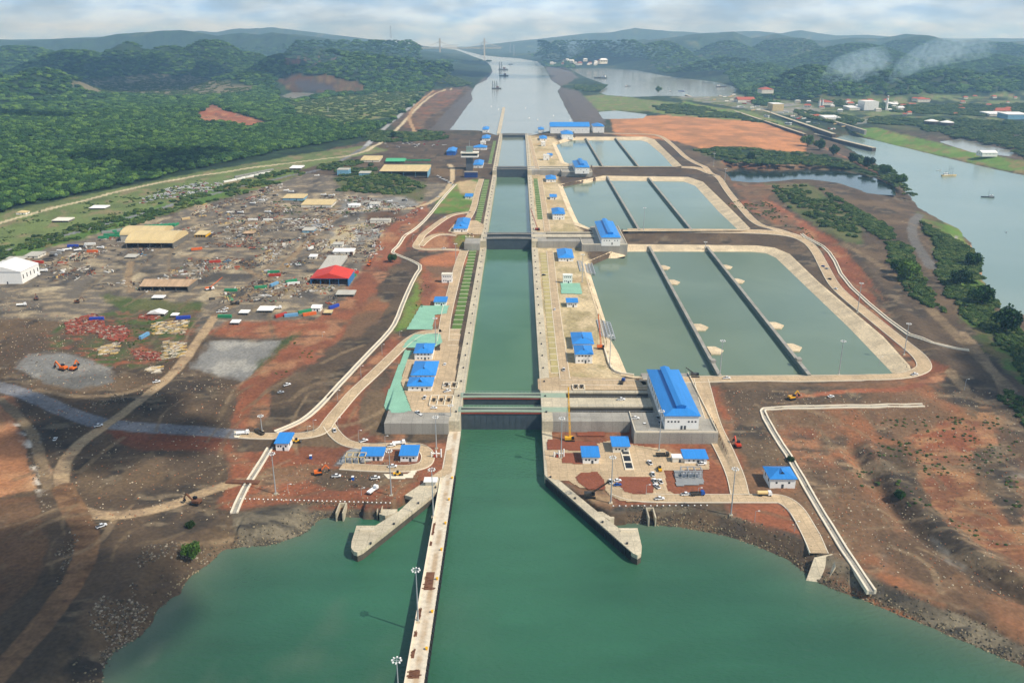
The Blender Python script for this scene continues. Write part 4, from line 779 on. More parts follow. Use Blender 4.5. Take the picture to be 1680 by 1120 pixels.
channel([(1515, 665), (1400, 667), (1255, 670), (1250, 676), (1275, 720), (1300, 757), (1370, 880), (1430, 970)], 'long pale drain channel with a right angle bend running to the bay', 3.6)
channel([(1315, 384), (1345, 400), (1366, 420), (1384, 460), (1440, 512), (1510, 562), (1590, 575)], 'pale drain channel outside the rim road of the nearest basin')
channel([(1505, 583), (1540, 586), (1560, 590)], 'short pale drain stub on the dark slope') if 0 else None
channel([(443, 735), (428, 760), (405, 796), (392, 822), (384, 842)], 'straight concrete chute falling to the shore beside the gatehouse', 3.4)
wall_line('retaining_wall', [(989, 566), (994, 580), (1000, 602), (1012, 613), (1040, 616.5)], 1.0, 1.6, kerbm, 'curved white retaining wall at the near left corner of the basin', 'retaining wall')
wall_line('foot_bridge', [(372, 790), (425, 792)], 4.0, .9, rust, 'short brown timber bridge carrying the track over the chute', 'bridge')

# ------------------------------------------------------------------ woods: many crowns over the ground (uncountable, one object)
def leaf_mat(name, c0, c1, c2):
    m = bpy.data.materials.new(name); m.use_nodes = True; n = m.node_tree.nodes; l = m.node_tree.links; b = n['Principled BSDF']; b.inputs['Roughness'].default_value = .85; b.inputs['Specular IOR Level'].default_value = .15
    o = n.new('ShaderNodeObjectInfo'); r = n.new('ShaderNodeValToRGB'); e = r.color_ramp.elements; e[0].color = (*lin(c0), 1); e[1].color = (*lin(c2), 1); e[1].position = 1; q = e.new(.6); q.color = (*lin(c1), 1); l.new(o.outputs['Random'], r.inputs[0])
    g = n.new('ShaderNodeNewGeometry'); ns = n.new('ShaderNodeTexNoise'); ns.inputs['Scale'].default_value = .35; ns.inputs['Detail'].default_value = 6; l.new(g.outputs['Position'], ns.inputs['Vector'])
    mr = n.new('ShaderNodeMapRange'); mr.inputs[1].default_value = .3; mr.inputs[2].default_value = .7; mr.inputs[3].default_value = .55; mr.inputs[4].default_value = 1.5; l.new(ns.outputs['Fac'], mr.inputs[0])
    cb = n.new('ShaderNodeCombineColor'); [l.new(mr.outputs[0], cb.inputs[i]) for i in range(3)]
    x = n.new('ShaderNodeMix'); x.data_type = 'RGBA'; x.blend_type = 'MULTIPLY'; x.inputs[0].default_value = 1; l.new(r.outputs[0], x.inputs[6]); l.new(cb.outputs[0], x.inputs[7]); l.new(x.outputs[2], b.inputs['Base Color'])
    MATS[name] = m; return m
leafm = leaf_mat('foliage', (33, 56, 28), (52, 82, 36), (92, 120, 52)); bushm = leaf_mat('bush_foliage', (44, 62, 32), (60, 82, 39), (92, 102, 54)); barkm = mat('bark', lin((96, 82, 66)), .95, .3, 1)
def crown_mesh(name, seed, m, n=26, flat=.75):
    """crown of overlapping leaf clumps, each a rough little faceted ball with gaps between"""
    r = np.random.default_rng(seed); tv, tf = ico(2); vs, fs, o = [], [], 0
    for k in range(n):
        a = r.uniform(0, 6.283); rad = math.sqrt(r.uniform(0, 1)) * .78; zz_ = flat * (math.sqrt(max(0, 1 - rad * rad)) * r.uniform(.35, 1.0))
        s_ = r.uniform(.20, .36); v = tv * (1 + r.uniform(-.30, .30, (len(tv), 1))) * s_ * np.array([1, 1, .75]) + [rad * math.cos(a), rad * math.sin(a), zz_]
        vs.append(v); fs.append(tf + o); o += len(tv)
    o_ = npmesh(name, np.concatenate(vs), np.concatenate(fs), m); me = o_.data; bpy.data.objects.remove(o_); return me
PROTO = []
for k in range(4):
    for m_, nm in ((leafm, 'crown_shape'), (bushm, 'bush_shape')):
        o = bpy.data.objects.new(nm, crown_mesh(nm, 40 + k, m_, 22 + 3 * k)); PROTO.append((nm, o))
def wood(name, pts, scl, which):
    """points on the ground carrying crowns through geometry nodes"""
    me = bpy.data.meshes.new(name); me.vertices.add(len(pts)); me.vertices.foreach_set('co', np.asarray(pts, np.float32).ravel())
    a = me.attributes.new('sc', 'FLOAT_VECTOR', 'POINT'); a.data.foreach_set('vector', np.asarray(scl, np.float32).ravel())
    a = me.attributes.new('rz', 'FLOAT', 'POINT'); a.data.foreach_set('value', RNG.uniform(0, 6.28, len(pts)).astype(np.float32))
    o = bpy.data.objects.new(name, me); C.objects.link(o); t = bpy.data.node_groups.new(name, 'GeometryNodeTree')
    t.interface.new_socket('Geometry', in_out='INPUT', socket_type='NodeSocketGeometry'); t.interface.new_socket('Geometry', in_out='OUTPUT', socket_type='NodeSocketGeometry')
    n = t.nodes.new; l = t.links.new; gi = n('NodeGroupInput'); go = n('NodeGroupOutput'); ip = n('GeometryNodeInstanceOnPoints'); jn = n('GeometryNodeJoinGeometry')
    for nm, po in PROTO:
        if nm != which: continue
        oi = n('GeometryNodeObjectInfo'); oi.inputs['Object'].default_value = po; oi.inputs['As Instance'].default_value = True; l(oi.outputs['Geometry'], jn.inputs[0])
    l(gi.outputs[0], ip.inputs['Points']); l(jn.outputs[0], ip.inputs['Instance']); ip.inputs['Pick Instance'].default_value = True
    at = n('GeometryNodeInputNamedAttribute'); at.data_type = 'FLOAT_VECTOR'; at.inputs[0].default_value = 'sc'; l(at.outputs[0], ip.inputs['Scale'])
    ar = n('GeometryNodeInputNamedAttribute'); ar.data_type = 'FLOAT'; ar.inputs[0].default_value = 'rz'; cx_ = n('ShaderNodeCombineXYZ'); l(ar.outputs[0], cx_.inputs[2]); l(cx_.outputs[0], ip.inputs['Rotation'])
    l(ip.outputs[0], go.inputs[0]); md = o.modifiers.new('crowns', 'NODES'); md.node_group = t; return tag(o, kind='stuff')
def fill(polys, holes, dens, ymax, ymin=0, jit=8):
    out = []
    for poly in polys:
        w = np.array([U(min(max(p[0], -1500), 3000), max(p[1], 74), 30) for p in poly]); w[:, 1] = np.clip(w[:, 1], ymin, ymax)
        x0, y0 = w.min(0); x1, y1 = w.max(0); x0 = max(x0, -3.0 * y1); n = int((x1 - x0) * (y1 - y0) * dens)
        x = RNG.uniform(x0, x1, n); y = RNG.uniform(y0, y1, n); z = hgt(x, y, False); px, py = PR(x, y, z)
        sc = np.clip(y / F, .3, 3); qx = px + fbm(x, y, 40, 71, 3) * jit / sc; qy = py + fbm(x, y, 40, 72, 3) * jit * .45 / sc
        k = inpoly(qx, qy, poly) & (px > -420) & (px < 2100)
        for h_ in holes: k &= ~inpoly(qx, qy, h_)
        out.append(np.stack([x, y, z], -1)[k])
    P_ = np.concatenate(out)
    k = np.ones(len(P_), bool)
    for poly, lev, s_ in BODIES: k &= sdist(P_[:, 0], P_[:, 1], poly) > 2
    return P_[k]
HOLES = [[(110, 135), (250, 122), (330, 128), (420, 145), (400, 155), (280, 160), (150, 152)], [(322, 190), (345, 170), (378, 183), (420, 195), (450, 203), (410, 210), (360, 200), (335, 205)], [(455, 130), (480, 121), (540, 123), (600, 140), (595, 152), (540, 152), (480, 168), (455, 165)],
         [(465, 92), (540, 86), (570, 96), (520, 108), (470, 108)], [(470, 170), (560, 158), (640, 152), (700, 150), (640, 200), (560, 205), (490, 190)], [(1250, 160), (1400, 172), (1470, 178), (1470, 192), (1380, 198), (1290, 176)]]
LEFTW = [(-500, 420), (0, 348), (150, 316), (330, 276), (470, 247), (590, 226), (645, 200), (700, 150), (750, 108), (560, 84), (0, 84), (-500, 90)]
RIGHTW = [(1090, 112), (1680, 90), (2100, 95), (2100, 140), (1680, 150), (1480, 156), (1330, 162), (1240, 176), (1215, 148), (1130, 122)]
a_ = fill([LEFTW], HOLES, 1 / 50., 2500); b_ = fill([LEFTW, RIGHTW], HOLES, 1 / 330., 5200, 2500); s1 = (3.4 + 4.6 * RNG.random((len(a_), 1)) ** 1.8) * [1, 1, 1.25] * RNG.uniform(.9, 1.1, (len(a_), 3)); s2 = RNG.uniform(9, 15, (len(b_), 1)) * [1, 1, .95]
a_[:, 2] += 1.5 + s1[:, 2] * .1
e_ = fill([[(-300, 67), (1990, 67), (1990, 128), (1090, 128), (1000, 118), (760, 98), (640, 126), (-300, 126)]], [[(690, 50), (806, 50), (806, 100), (690, 100)]], 1 / 620., 8600, 4800); s5 = RNG.uniform(9, 16, (len(e_), 1)) * [1, 1, .8]
wood('forest', np.concatenate([a_, b_, e_]), np.concatenate([s1, s2, s5]), 'crown_shape')
BELT = [[(-300, 500), (0, 404), (160, 364), (330, 315), (480, 278), (503, 285), (350, 330), (160, 386), (0, 425), (-300, 530)], [(545, 292), (600, 280), (650, 285), (700, 305), (695, 328), (640, 318), (560, 312)], [(520, 272), (600, 262), (620, 278), (560, 290)],
        [(700, 132), (760, 104), (803, 106), (806, 116), (776, 138), (740, 145)], [(1140, 247), (1200, 242), (1310, 252), (1390, 262), (1460, 296), (1440, 292), (1380, 278), (1200, 270)], [(940, 132), (985, 128), (1012, 144), (970, 150), (945, 147)],
        [(1505, 350), (1560, 372), (1592, 410), (1622, 470), (1640, 520), (1690, 560), (1690, 635), (1650, 590), (1590, 530), (1556, 480), (1530, 400)], [(1255, 300), (1330, 304), (1415, 370), (1405, 392), (1370, 380), (1300, 340)], [(1120, 172), (1200, 186), (1320, 214), (1250, 200), (1100, 186), (1070, 176)],
        [(1440, 190), (1560, 196), (1690, 200), (1690, 262), (1600, 236), (1500, 208), (1420, 200)], [(1310, 164), (1420, 180), (1560, 190), (1690, 190), (1690, 172), (1480, 172)], [(1300, 180), (1420, 195), (1400, 206), (1320, 196)], [(600, 215), (660, 218), (735, 216), (735, 226), (640, 236), (600, 232)], [(1395, 245), (1420, 255), (1470, 285), (1505, 320), (1490, 325), (1450, 292), (1400, 266)],
        [(1475, 960), (1500, 962), (1600, 1005), (1640, 1020), (1600, 1022), (1500, 985)], [(1410, 752), (1440, 780), (1480, 830), (1476, 838), (1430, 790)]]
c_ = fill(BELT, [], 1 / 34., 4200, 0, 14); k_ = vnoise(c_[:, 0], c_[:, 1], 22, 8) > .36; c_ = c_[k_]; c2_ = fill([BELT[6], [(1340, 300), (1420, 340), (1500, 420), (1560, 520), (1520, 500), (1440, 400)], [(1640, 600), (1690, 620), (1690, 700), (1650, 660)]], [], 1 / 9., 1500, 0, 14); c2_ = c2_[vnoise(c2_[:, 0], c2_[:, 1], 30, 9) > .2]; c_ = np.concatenate([c_, c2_])
s3 = np.interp(c_[:, 1], [400, 1000, 2500], [1.9, 2.9, 5.5])[:, None] * RNG.uniform(.6, 1.35, (len(c_), 1)) * [1, 1, 1.0]
wood('shrubbery', c_, s3, 'bush_shape')
GRS = [[(440, 165), (560, 155), (640, 150), (700, 150), (650, 190), (560, 205), (480, 190)], [(110, 135), (250, 122), (330, 128), (420, 145), (400, 155), (280, 160), (150, 152)], [(160, 483), (330, 498), (330, 510), (200, 508)], [(60, 545), (150, 515), (220, 505), (330, 500), (320, 530), (300, 580), (240, 605), (170, 600), (90, 570)], [(400, 628), (450, 640), (520, 560), (545, 540), (520, 530), (460, 560)], [(110, 780), (160, 790), (215, 770), (210, 755), (160, 770)], [(160, 880), (260, 890), (330, 870), (340, 930), (250, 990), (180, 960)],
       [(1190, 335), (1250, 320), (1380, 400), (1460, 500), (1400, 440), (1300, 380)], [(0, 360), (170, 330), (330, 292), (330, 315), (160, 360), (0, 400)], [(648, 548), (668, 500), (700, 430), (715, 430), (690, 520), (660, 545)], [(335, 545), (365, 552), (515, 552), (530, 540), (515, 560), (340, 556)], [(440, 330), (640, 320), (640, 345), (480, 365)], [(1320, 640), (1680, 660), (1680, 900), (1500, 900)]]
d_ = fill(GRS, [], 1 / 22., 5000, 0, 16); k_ = vnoise(d_[:, 0], d_[:, 1], 14, 18) > .60; d_ = d_[k_]; s4 = np.interp(d_[:, 1], [1000, 2200], [1, 4.])[:, None] * RNG.uniform(.5, 1.25, (len(d_), 1)) * [1, 1, .8]
wood('undergrowth', d_, s4, 'bush_shape')
# single trees and bushes one can point at
def crown_cards(r, seed, n=420):
    n = int(n * 2.2); q = np.random.default_rng(seed); d = q.normal(size=(n, 3)); d /= np.linalg.norm(d, axis=1)[:, None]; p = d * (q.uniform(.45, 1, (n, 1)) ** .6) * [1, 1, .7] * (1 + .22 * np.sin(d[:, :1] * 5 + seed) + .15 * np.sin(d[:, 1:2] * 7)); p[:, 2] += .15
    u = q.normal(size=(n, 3)); u /= np.linalg.norm(u, axis=1)[:, None]; w = np.cross(u, q.normal(size=(n, 3))); w /= np.linalg.norm(w, axis=1)[:, None]; s_ = q.uniform(.05, .12, (n, 1))
    v = np.stack([p - u * s_, p + w * s_, p + u * s_, p - w * s_], 1).reshape(-1, 3) * r; return v, np.arange(n * 4).reshape(n, 4)
TREES = [((316, 908), 4.6, 'big round dark green bush near the left shore', 'bush'), ((313, 864), 2.6, 'bright green bush above the big dark one near the left shore', 'bush'), ((1475, 815), 3.2, 'lone bush at the edge of the dark ditch on the right', 'bush'), ((1296, 756), 2.4, 'small bush beside the bent drain channel', 'bush') , ((643, 430), 5, 'lone dark tree beside the left drain channel', 'tree'),
         ((1232, 262), 7, 'tall tree left on the ridge above the pond', 'tree'), ((1325, 240), 13, 'broad dark tree at the red plateau corner', 'tree'), ((1345, 246), 12, 'second broad tree at the red plateau corner', 'tree'), ((1368, 255), 11, 'broad tree next to the canal on the ridge', 'tree'), ((1398, 268), 9, 'rounded tree on the ridge before the flat topped one', 'tree'), ((1424, 274), 10, 'flat topped tree standing clear against the old canal', 'tree'), ((1452, 286), 9, 'tree right of the flat topped one on the canal bank', 'tree'), ((1478, 302), 9, 'last large tree on the point of the canal bank', 'tree'),
         ((607, 214), 8, 'dark tree beside the forest road end', 'tree'), ((646, 226), 8, 'tree by the far yard beyond the container rows', 'tree'), ((1487, 458), 11, 'dark round tree alone on the black slope', 'tree'), ((1470, 446), 7, 'smaller dark tree touching the round one on the black slope', 'tree'), ((1595, 436), 8, 'green tree on the bare bank of the canal', 'tree'), ((1575, 468), 9, 'dense tree above the canal shore', 'tree'), ((1610, 500), 10, 'wide dark tree above the canal shore', 'tree'), ((1650, 545), 12, 'large tree low on the canal shore', 'tree'), ((1080, 152), 13, 'clump tree on the lake isthmus', 'tree')]
for i, (p, r, lab, cat) in enumerate(TREES):
    x, y, z = G(*p); t = thing('bush' if cat == 'bush' else 'broadleaf_tree', lab, cat, (x, y, z)); h = r * (.45 if cat == 'bush' else .95)
    v, f = crown_cards(r, i, 700); v[:, 2] += h; o = npmesh('crown', v, f, bushm if i == 1 else leafm); o.parent = t
    b = MB(); b.tube((0, 0, -1), (.1, .1, h), r * .07, r * .045); 
    for a in range(4): b.tube((.1, .1, h * .8), (math.cos(a * 1.6) * r * .5, math.sin(a * 1.6) * r * .5, h + r * .25), r * .035, r * .012, 6)
    b.build('trunk', barkm, t)

# ------------------------------------------------------------------ haze, clouds, smoke
hm = bpy.data.materials.new('haze_air'); hm.use_nodes = True; n = hm.node_tree.nodes; n.remove(n['Principled BSDF']); vp = n.new('ShaderNodeVolumePrincipled'); vp.inputs['Color'].default_value = (.37, .65, 1, 1); vp.inputs['Absorption Color'].default_value = (1, 1, 1, 1); vp.inputs['Density'].default_value = 8.2e-5; vp.inputs['Anisotropy'].default_value = .15
hm.node_tree.links.new(vp.outputs[0], n['Material Output'].inputs['Volume'])
hz_ = MB().box(-70000, 70000, -1600, 19000, -16, 430).build('haze', hm); tag(hz_, kind='stuff')
clm = bpy.data.materials.new('cloud_puff'); clm.use_nodes = True; n = clm.node_tree.nodes; l = clm.node_tree.links; b = n['Principled BSDF']; b.inputs['Base Color'].default_value = (.9, .9, .9, 1); b.inputs['Roughness'].default_value = 1; b.inputs['Specular IOR Level'].default_value = 0
lw = n.new('ShaderNodeLayerWeight'); lw.inputs[0].default_value = .5; tr = n.new('ShaderNodeBsdfTransparent'); ms = n.new('ShaderNodeMixShader'); mr = n.new('ShaderNodeMapRange'); mr.inputs[1].default_value = 0; mr.inputs[2].default_value = .9; mr.inputs[3].default_value = .75; mr.inputs[4].default_value = 0; mr.clamp = True
l.new(lw.outputs['Facing'], mr.inputs[0]); l.new(mr.outputs[0], ms.inputs[0]); l.new(tr.outputs[0], ms.inputs[1]); l.new(b.outputs[0], ms.inputs[2]); l.new(ms.outputs[0], n['Material Output'].inputs['Surface'])
IV, IF = ico(3)
def cloud(cx, cy, rx, ry, n, seed, alt=1000):
    """cumulus at the height that shades the ground at (cx, cy)"""
    q = np.random.default_rng(seed); ox, oy = cx + SUN_DIR.x / SUN_DIR.z * alt, cy + SUN_DIR.y / SUN_DIR.z * alt; vs, fs, o = [], [], 0
    for k in range(n):
        a = q.uniform(0, 6.283); r = q.uniform(0, 1) ** .6; s_ = q.uniform(.22, .5) * min(rx, ry)
        vs.append(IV * (1 + q.uniform(-.1, .1, (len(IV), 1))) * s_ * [1.2, 1.2, .45] + [ox + math.cos(a) * r * rx, oy + math.sin(a) * r * ry, alt + q.uniform(0, .35) * min(rx, ry)]); fs.append(IF + o); o += len(IV)
    tag(npmesh('cloud', np.concatenate(vs), np.concatenate(fs), clm, None, True), kind='structure')
for a in CLOUDS if 'CLOUDS' in globals() else [(-330, 290, 190, 100, 38, 1), (-330, 520, 150, 50, 20, 2), (440, 560, 110, 80, 14, 3), (420, 280, 90, 50, 10, 4)]: cloud(*a)
for a in [(-1600, 4300, 800, 450, 20, 11), (-500, 5200, 600, 500, 24, 12), (-1600, 2300, 330, 160, 18, 13), (700, 7500, 900, 600, 24, 14), (-650, 1650, 160, 120, 14, 16)]: cloud(*a, 1300)
def smoke(name, pts, label, dens=.006):
    """rising plume: tapered tube of noisy volume"""
    b = MB(); n = 10; rings = []; C_ = np.array([p for p, r in pts]); T_ = np.gradient(C_, axis=0); T_ /= np.linalg.norm(T_, axis=1)[:, None]
    for (p, r), t_ in zip(pts, T_):
        e1 = np.array([0, 1., 0]); e1 = e1 - t_ * (e1 @ t_); e1 /= np.linalg.norm(e1); e2 = np.cross(t_, e1)
        rings.append([tuple(np.array(p) + (e1 * math.cos(k * 2 * math.pi / n) + e2 * math.sin(k * 2 * math.pi / n)) * r) for k in range(n)])
    vs = sum(rings, []); fs = []
    for i in range(len(rings) - 1):
        for k in range(n): fs.append((i * n + k, i * n + (k + 1) % n, (i + 1) * n + (k + 1) % n, (i + 1) * n + k))
    fs += [tuple(range(n))[::-1], tuple(range((len(rings) - 1) * n, len(rings) * n))]; b.add(vs, fs)
    m = bpy.data.materials.new('smoke_' + name); m.use_nodes = True; q = m.node_tree.nodes; l = m.node_tree.links; q.remove(q['Principled BSDF']); v = q.new('ShaderNodeVolumePrincipled'); v.inputs['Color'].default_value = (.54, .78, 1, 1); v.inputs['Absorption Color'].default_value = (1, 1, 1, 1)
    g = q.new('ShaderNodeNewGeometry'); ns = q.new('ShaderNodeTexNoise'); ns.inputs['Scale'].default_value = .019; ns.inputs['Detail'].default_value = 6; ns.inputs['Distortion'].default_value = 2.2; l.new(g.outputs['Position'], ns.inputs['Vector'])
    r = q.new('ShaderNodeMapRange'); r.inputs[1].default_value = .38; r.inputs[2].default_value = .78; r.inputs[3].default_value = 0; r.inputs[4].default_value = dens; l.new(ns.outputs['Fac'], r.inputs[0]); l.new(r.outputs[0], v.inputs['Density']); l.new(v.outputs[0], q['Material Output'].inputs['Volume'])
    m.cycles.volume_step_rate = 4
    o = b.build('smoke', m); bm = bmesh.new(); bm.from_mesh(o.data); bmesh.ops.recalc_face_normals(bm, faces=bm.faces[:]); bm.to_mesh(o.data); bm.free(); return tag(o, kind='stuff')
def at_d(px, py, D):
    """point seen at this pixel, D metres away along the valley"""
    X = (px - CX) * (D * _c + 200 * _s) / F - D * math.tan(YAW); dep = math.atan2(py - CY, F) + TH; return (X, D, HC - D * math.tan(dep))
smoke('a', [(at_d(1346, 160, 3300), 12), (at_d(1348, 148, 3306), 18), (at_d(1352, 135, 3320), 32), (at_d(1375, 118, 3360), 60), (at_d(1406, 106, 3420), 62), (at_d(1440, 98, 3480), 52)], '', .013)
smoke('b', [(at_d(1454, 157, 3300), 8), (at_d(1456, 146, 3304), 13), (at_d(1460, 132, 3310), 20), (at_d(1474, 112, 3340), 38), (at_d(1498, 96, 3400), 46), (at_d(1524, 86, 3460), 55), (at_d(1560, 80, 3520), 55), (at_d(1610, 78, 3560), 40)], '', .012)
smoke('c', [(at_d(931, 96, 6200), 14), (at_d(936, 84, 6230), 40), (at_d(945, 74, 6280), 70)], '', .006)

# ------------------------------------------------------------------ buildings
def solve_z(X, Y, py, z0):
    lo, hi = z0, z0 + 120
    for _ in range(40):
        m = (lo + hi) / 2
        if PR(X, Y, m)[1] > py: lo = m
        else: hi = m
    return (lo + hi) / 2
def building(name, label, cat, x0, x1, ytop, yeave, ybase, roof='hip', wm=None, rm=None, z=None, rows=1, win=4, doors=1, dorm=False, back=False, group=None, ov=.8, mind=5, open_front=False, maxd=60):
    wm = wm or white; rm = rm or blue; xc = (x0 + x1) / 2
    if z is None: X, Yb, zb = G(xc, ybase)
    else: X, Yb = U(xc, ybase, z); zb = z
    Yf = Yb - ov; ze = max(solve_z(X, Yf, yeave, zb), zb + 2.4); X0 = U(x0, yeave, ze)[0]; X1 = U(x1, yeave, ze)[0]
    s_ = (Yf) / max(U(xc, yeave, ze)[1], 1); X0 *= s_; X1 *= s_; W_ = max(X1 - X0, 3)
    if roof == 'hip' and not back and ybase < 480:
        D_ = 8.0
        for _ in range(12):
            rise = .16 * min(W_, D_) + .3; Ym = U(xc, ytop, ze + rise)[1]; D_ = min(max(2 * (Ym - Yf) * .5 + D_ * .5, mind), maxd)
    else: D_ = max(min(U(xc, ytop, ze + .4)[1] - Yf, maxd), mind); rise = .16 * min(W_, D_) + .3
    ox, oy = (X0 + X1) / 2, Yf + D_ / 2; t = thing(name, label, cat, (ox, oy, zb), 0, group); h = ze - zb; w2, d2 = W_ / 2, D_ / 2; wi, di = w2 - ov, d2 - ov
    b = MB(); hw = h - .12
    if open_front:
        b.box(-wi, wi, di - .3, di, -1.5, hw); b.box(-wi, -wi + .3, -di, di - .3, -1.5, hw); b.box(wi - .3, wi, -di, di - .3, -1.5, hw)
        b.box(-wi, wi, -di - .02, -di + .42, hw - .6, hw - .05)
        for q in range(5): xx = -wi + .6 + q * (2 * wi - 1.2) / 4; b.box(xx - .2, xx + .2, -di, -di + .4, -1.5, hw)
    else: b.box(-wi, wi, -di, di, -1.5, hw)
    b.build('wall', wm, t); r = MB()
    if roof == 'hip':
        rr = rise; ii_ = min(w2, d2) * .96; e = .12
        if W_ >= D_: rd = [(-w2 + ii_, 0, h + rr), (w2 - ii_, 0, h + rr)]
        else: rd = [(0, -d2 + ii_, h + rr), (0, d2 - ii_, h + rr)]
        vs = [(-w2, -d2, h), (w2, -d2, h), (w2, d2, h), (-w2, d2, h)] + rd + [(-w2, -d2, h - .3), (w2, -d2, h - .3), (w2, d2, h - .3), (-w2, d2, h - .3)]
        fs = [(0, 1, 5, 4), (1, 2, 5), (2, 3, 4, 5), (3, 0, 4)] if W_ >= D_ else [(0, 1, 4), (1, 2, 5, 4), (2, 3, 5), (3, 0, 4, 5)]
        r.add(vs, fs + [(6, 7, 1, 0), (7, 8, 2, 1), (8, 9, 3, 2), (9, 6, 0, 3), (9, 8, 7, 6)])
    elif roof == 'shed':
        k = .04 * D_ + .25; r.add([(-w2, -d2, h), (w2, -d2, h), (w2, d2, h + k), (-w2, d2, h + k), (-w2, -d2, h - .35), (w2, -d2, h - .35), (w2, d2, h - .35), (-w2, d2, h - .35)], [(0, 1, 2, 3), (7, 6, 5, 4), (0, 4, 5, 1), (1, 5, 6, 2), (2, 6, 7, 3), (3, 7, 4, 0)])
    elif roof in ('gable', 'gablex'):
        k = .13 * (D_ if roof == 'gablex' else W_) + .3
        if roof == 'gable': vs = [(-w2, -d2, h), (0, -d2, h + k), (w2, -d2, h), (-w2, d2, h), (0, d2, h + k), (w2, d2, h)]
        else: vs = [(-w2, d2, h), (-w2, 0, h + k), (-w2, -d2, h), (w2, d2, h), (w2, 0, h + k), (w2, -d2, h)]
        fs = [(0, 1, 4, 3), (1, 2, 5, 4), (0, 2, 1), (3, 4, 5), (0, 3, 5, 2)]; r.add(vs, [f[::-1] for f in fs] if roof == 'gablex' else [f for f in fs])
    elif roof == 'arch':
        n_ = 8; vs = []
        for s2 in (-w2, w2):
            for q in range(n_ + 1): a = math.pi * q / n_; vs.append((s2, -d2 * math.cos(a), h + math.sin(a) * D_ * .16 + .2))
        r.add(vs, [(q, n_ + 1 + q, n_ + 2 + q, q + 1) for q in range(n_)] + [tuple(range(n_ + 1))[::1], tuple(range(n_ + 1, 2 * n_ + 2))[::-1], (0, n_, 2 * n_ + 1, n_ + 1)])
    else:
        r.box(-w2 + ov * .6, w2 - ov * .6, -d2 + ov * .6, d2 - ov * .6, h - .1, h + .25)
        for (a, b_, c, d) in ((-wi - .1, wi + .1, -di - .1, -di + .3), (-wi - .1, wi + .1, di - .3, di + .1), (-wi - .1, -wi + .3, -di + .3, di - .3), (wi - .3, wi + .1, -di + .3, di - .3)): r.box(a, b_, c, d, h + .25, h + .75)
    ro = r.build('roof', rm, t)
    if dorm:
        m = MB()
        if back: # long raised monitor along the ridge
            a = d2 - min(w2, d2) * .55; ww = w2 * .22; z0, z1 = h + rise * .45, h + rise + .9; m.add([(-ww, -a, z0), (ww, -a, z0), (ww, a, z0), (-ww, a, z0), (-ww * 1.3, -a - .5, z1 - .5), (ww * 1.3, -a - .5, z1 - .5), (ww * 1.3, a, z1 - .5), (-ww * 1.3, a, z1 - .5), (0, -a - .5, z1 + .5), (0, a, z1 + .5)],
                  [(0, 1, 5, 4), (1, 2, 6, 5), (2, 3, 7, 6), (3, 0, 4, 7), (4, 5, 8), (5, 6, 9, 8), (7, 4, 8, 9), (6, 7, 9)])
            m.build('ridge_vent', rm, ro)
        else:
            ww = w2 * .27; z0 = h + rise * .38; z1 = h + rise * 1.15; yf = -d2 * .52
            m.add([(-ww, yf, z0), (ww, yf, z0), (0, yf - .3, z1), (-ww, 0, z0), (ww, 0, z0), (0, .0, z1), (-ww * .75, yf - .02, z0 + .1), (ww * .75, yf - .02, z0 + .1), (0, yf - .25, z1 - .35)], [(0, 1, 2), (1, 4, 5, 2), (3, 0, 2, 5), (4, 3, 5)])
            m.build('dormer', rm, ro); k2 = MB(); k2.add([(-ww * .8, yf - .12, z0 + .05), (ww * .8, yf - .12, z0 + .05), (0, yf - .34, z1 - .3), (-ww * .8, yf - .02, z0 + .05), (ww * .8, yf - .02, z0 + .05), (0, yf - .2, z1 - .3)], [(0, 1, 2), (5, 4, 3), (0, 3, 4, 1), (1, 4, 5, 2), (2, 5, 3, 0)]); k2.build('vent_opening', doorm, ro)
    if win and not open_front:
        for rw in range(rows):
            zc = h * (rw + .55) / rows
            for q in range(win):
                xx = -wi + (q + .5 + .5) * 2 * wi / (win + 1) if True else 0; sz = min(.55, wi / (win + 1) * .6)
                if doors and rw == 0 and q in (range(win // 2, win // 2 + doors)):
                    MB().box(xx - sz * 1.2, xx + sz * 1.2, -di - .12, -di, 0, min(2.6, h * .7)).build('door', doorm, t)
                else: MB().box(xx - sz, xx + sz, -di - .08, -di, zc - .5, zc + .55).build('window', glass, t)
        ns = max(1, int(D_ / 7))
        for q in range(ns):
            yy_ = -di + (q + .5) * 2 * di / ns; sx = wi if xc < 845 else -wi
            MB().box(min(sx, sx + math.copysign(.08, sx)), max(sx, sx + math.copysign(.08, sx)), yy_ - .7, yy_ + .7, h * .4, h * .72).build('window', glass, t)
    elif open_front: MB().box(-wi + .4, wi - .4, -di + 1, di - .5, -.2, .1).build('floor_slab', concg, t)
    return t
GB = 'blue roofed buildings of the locks'
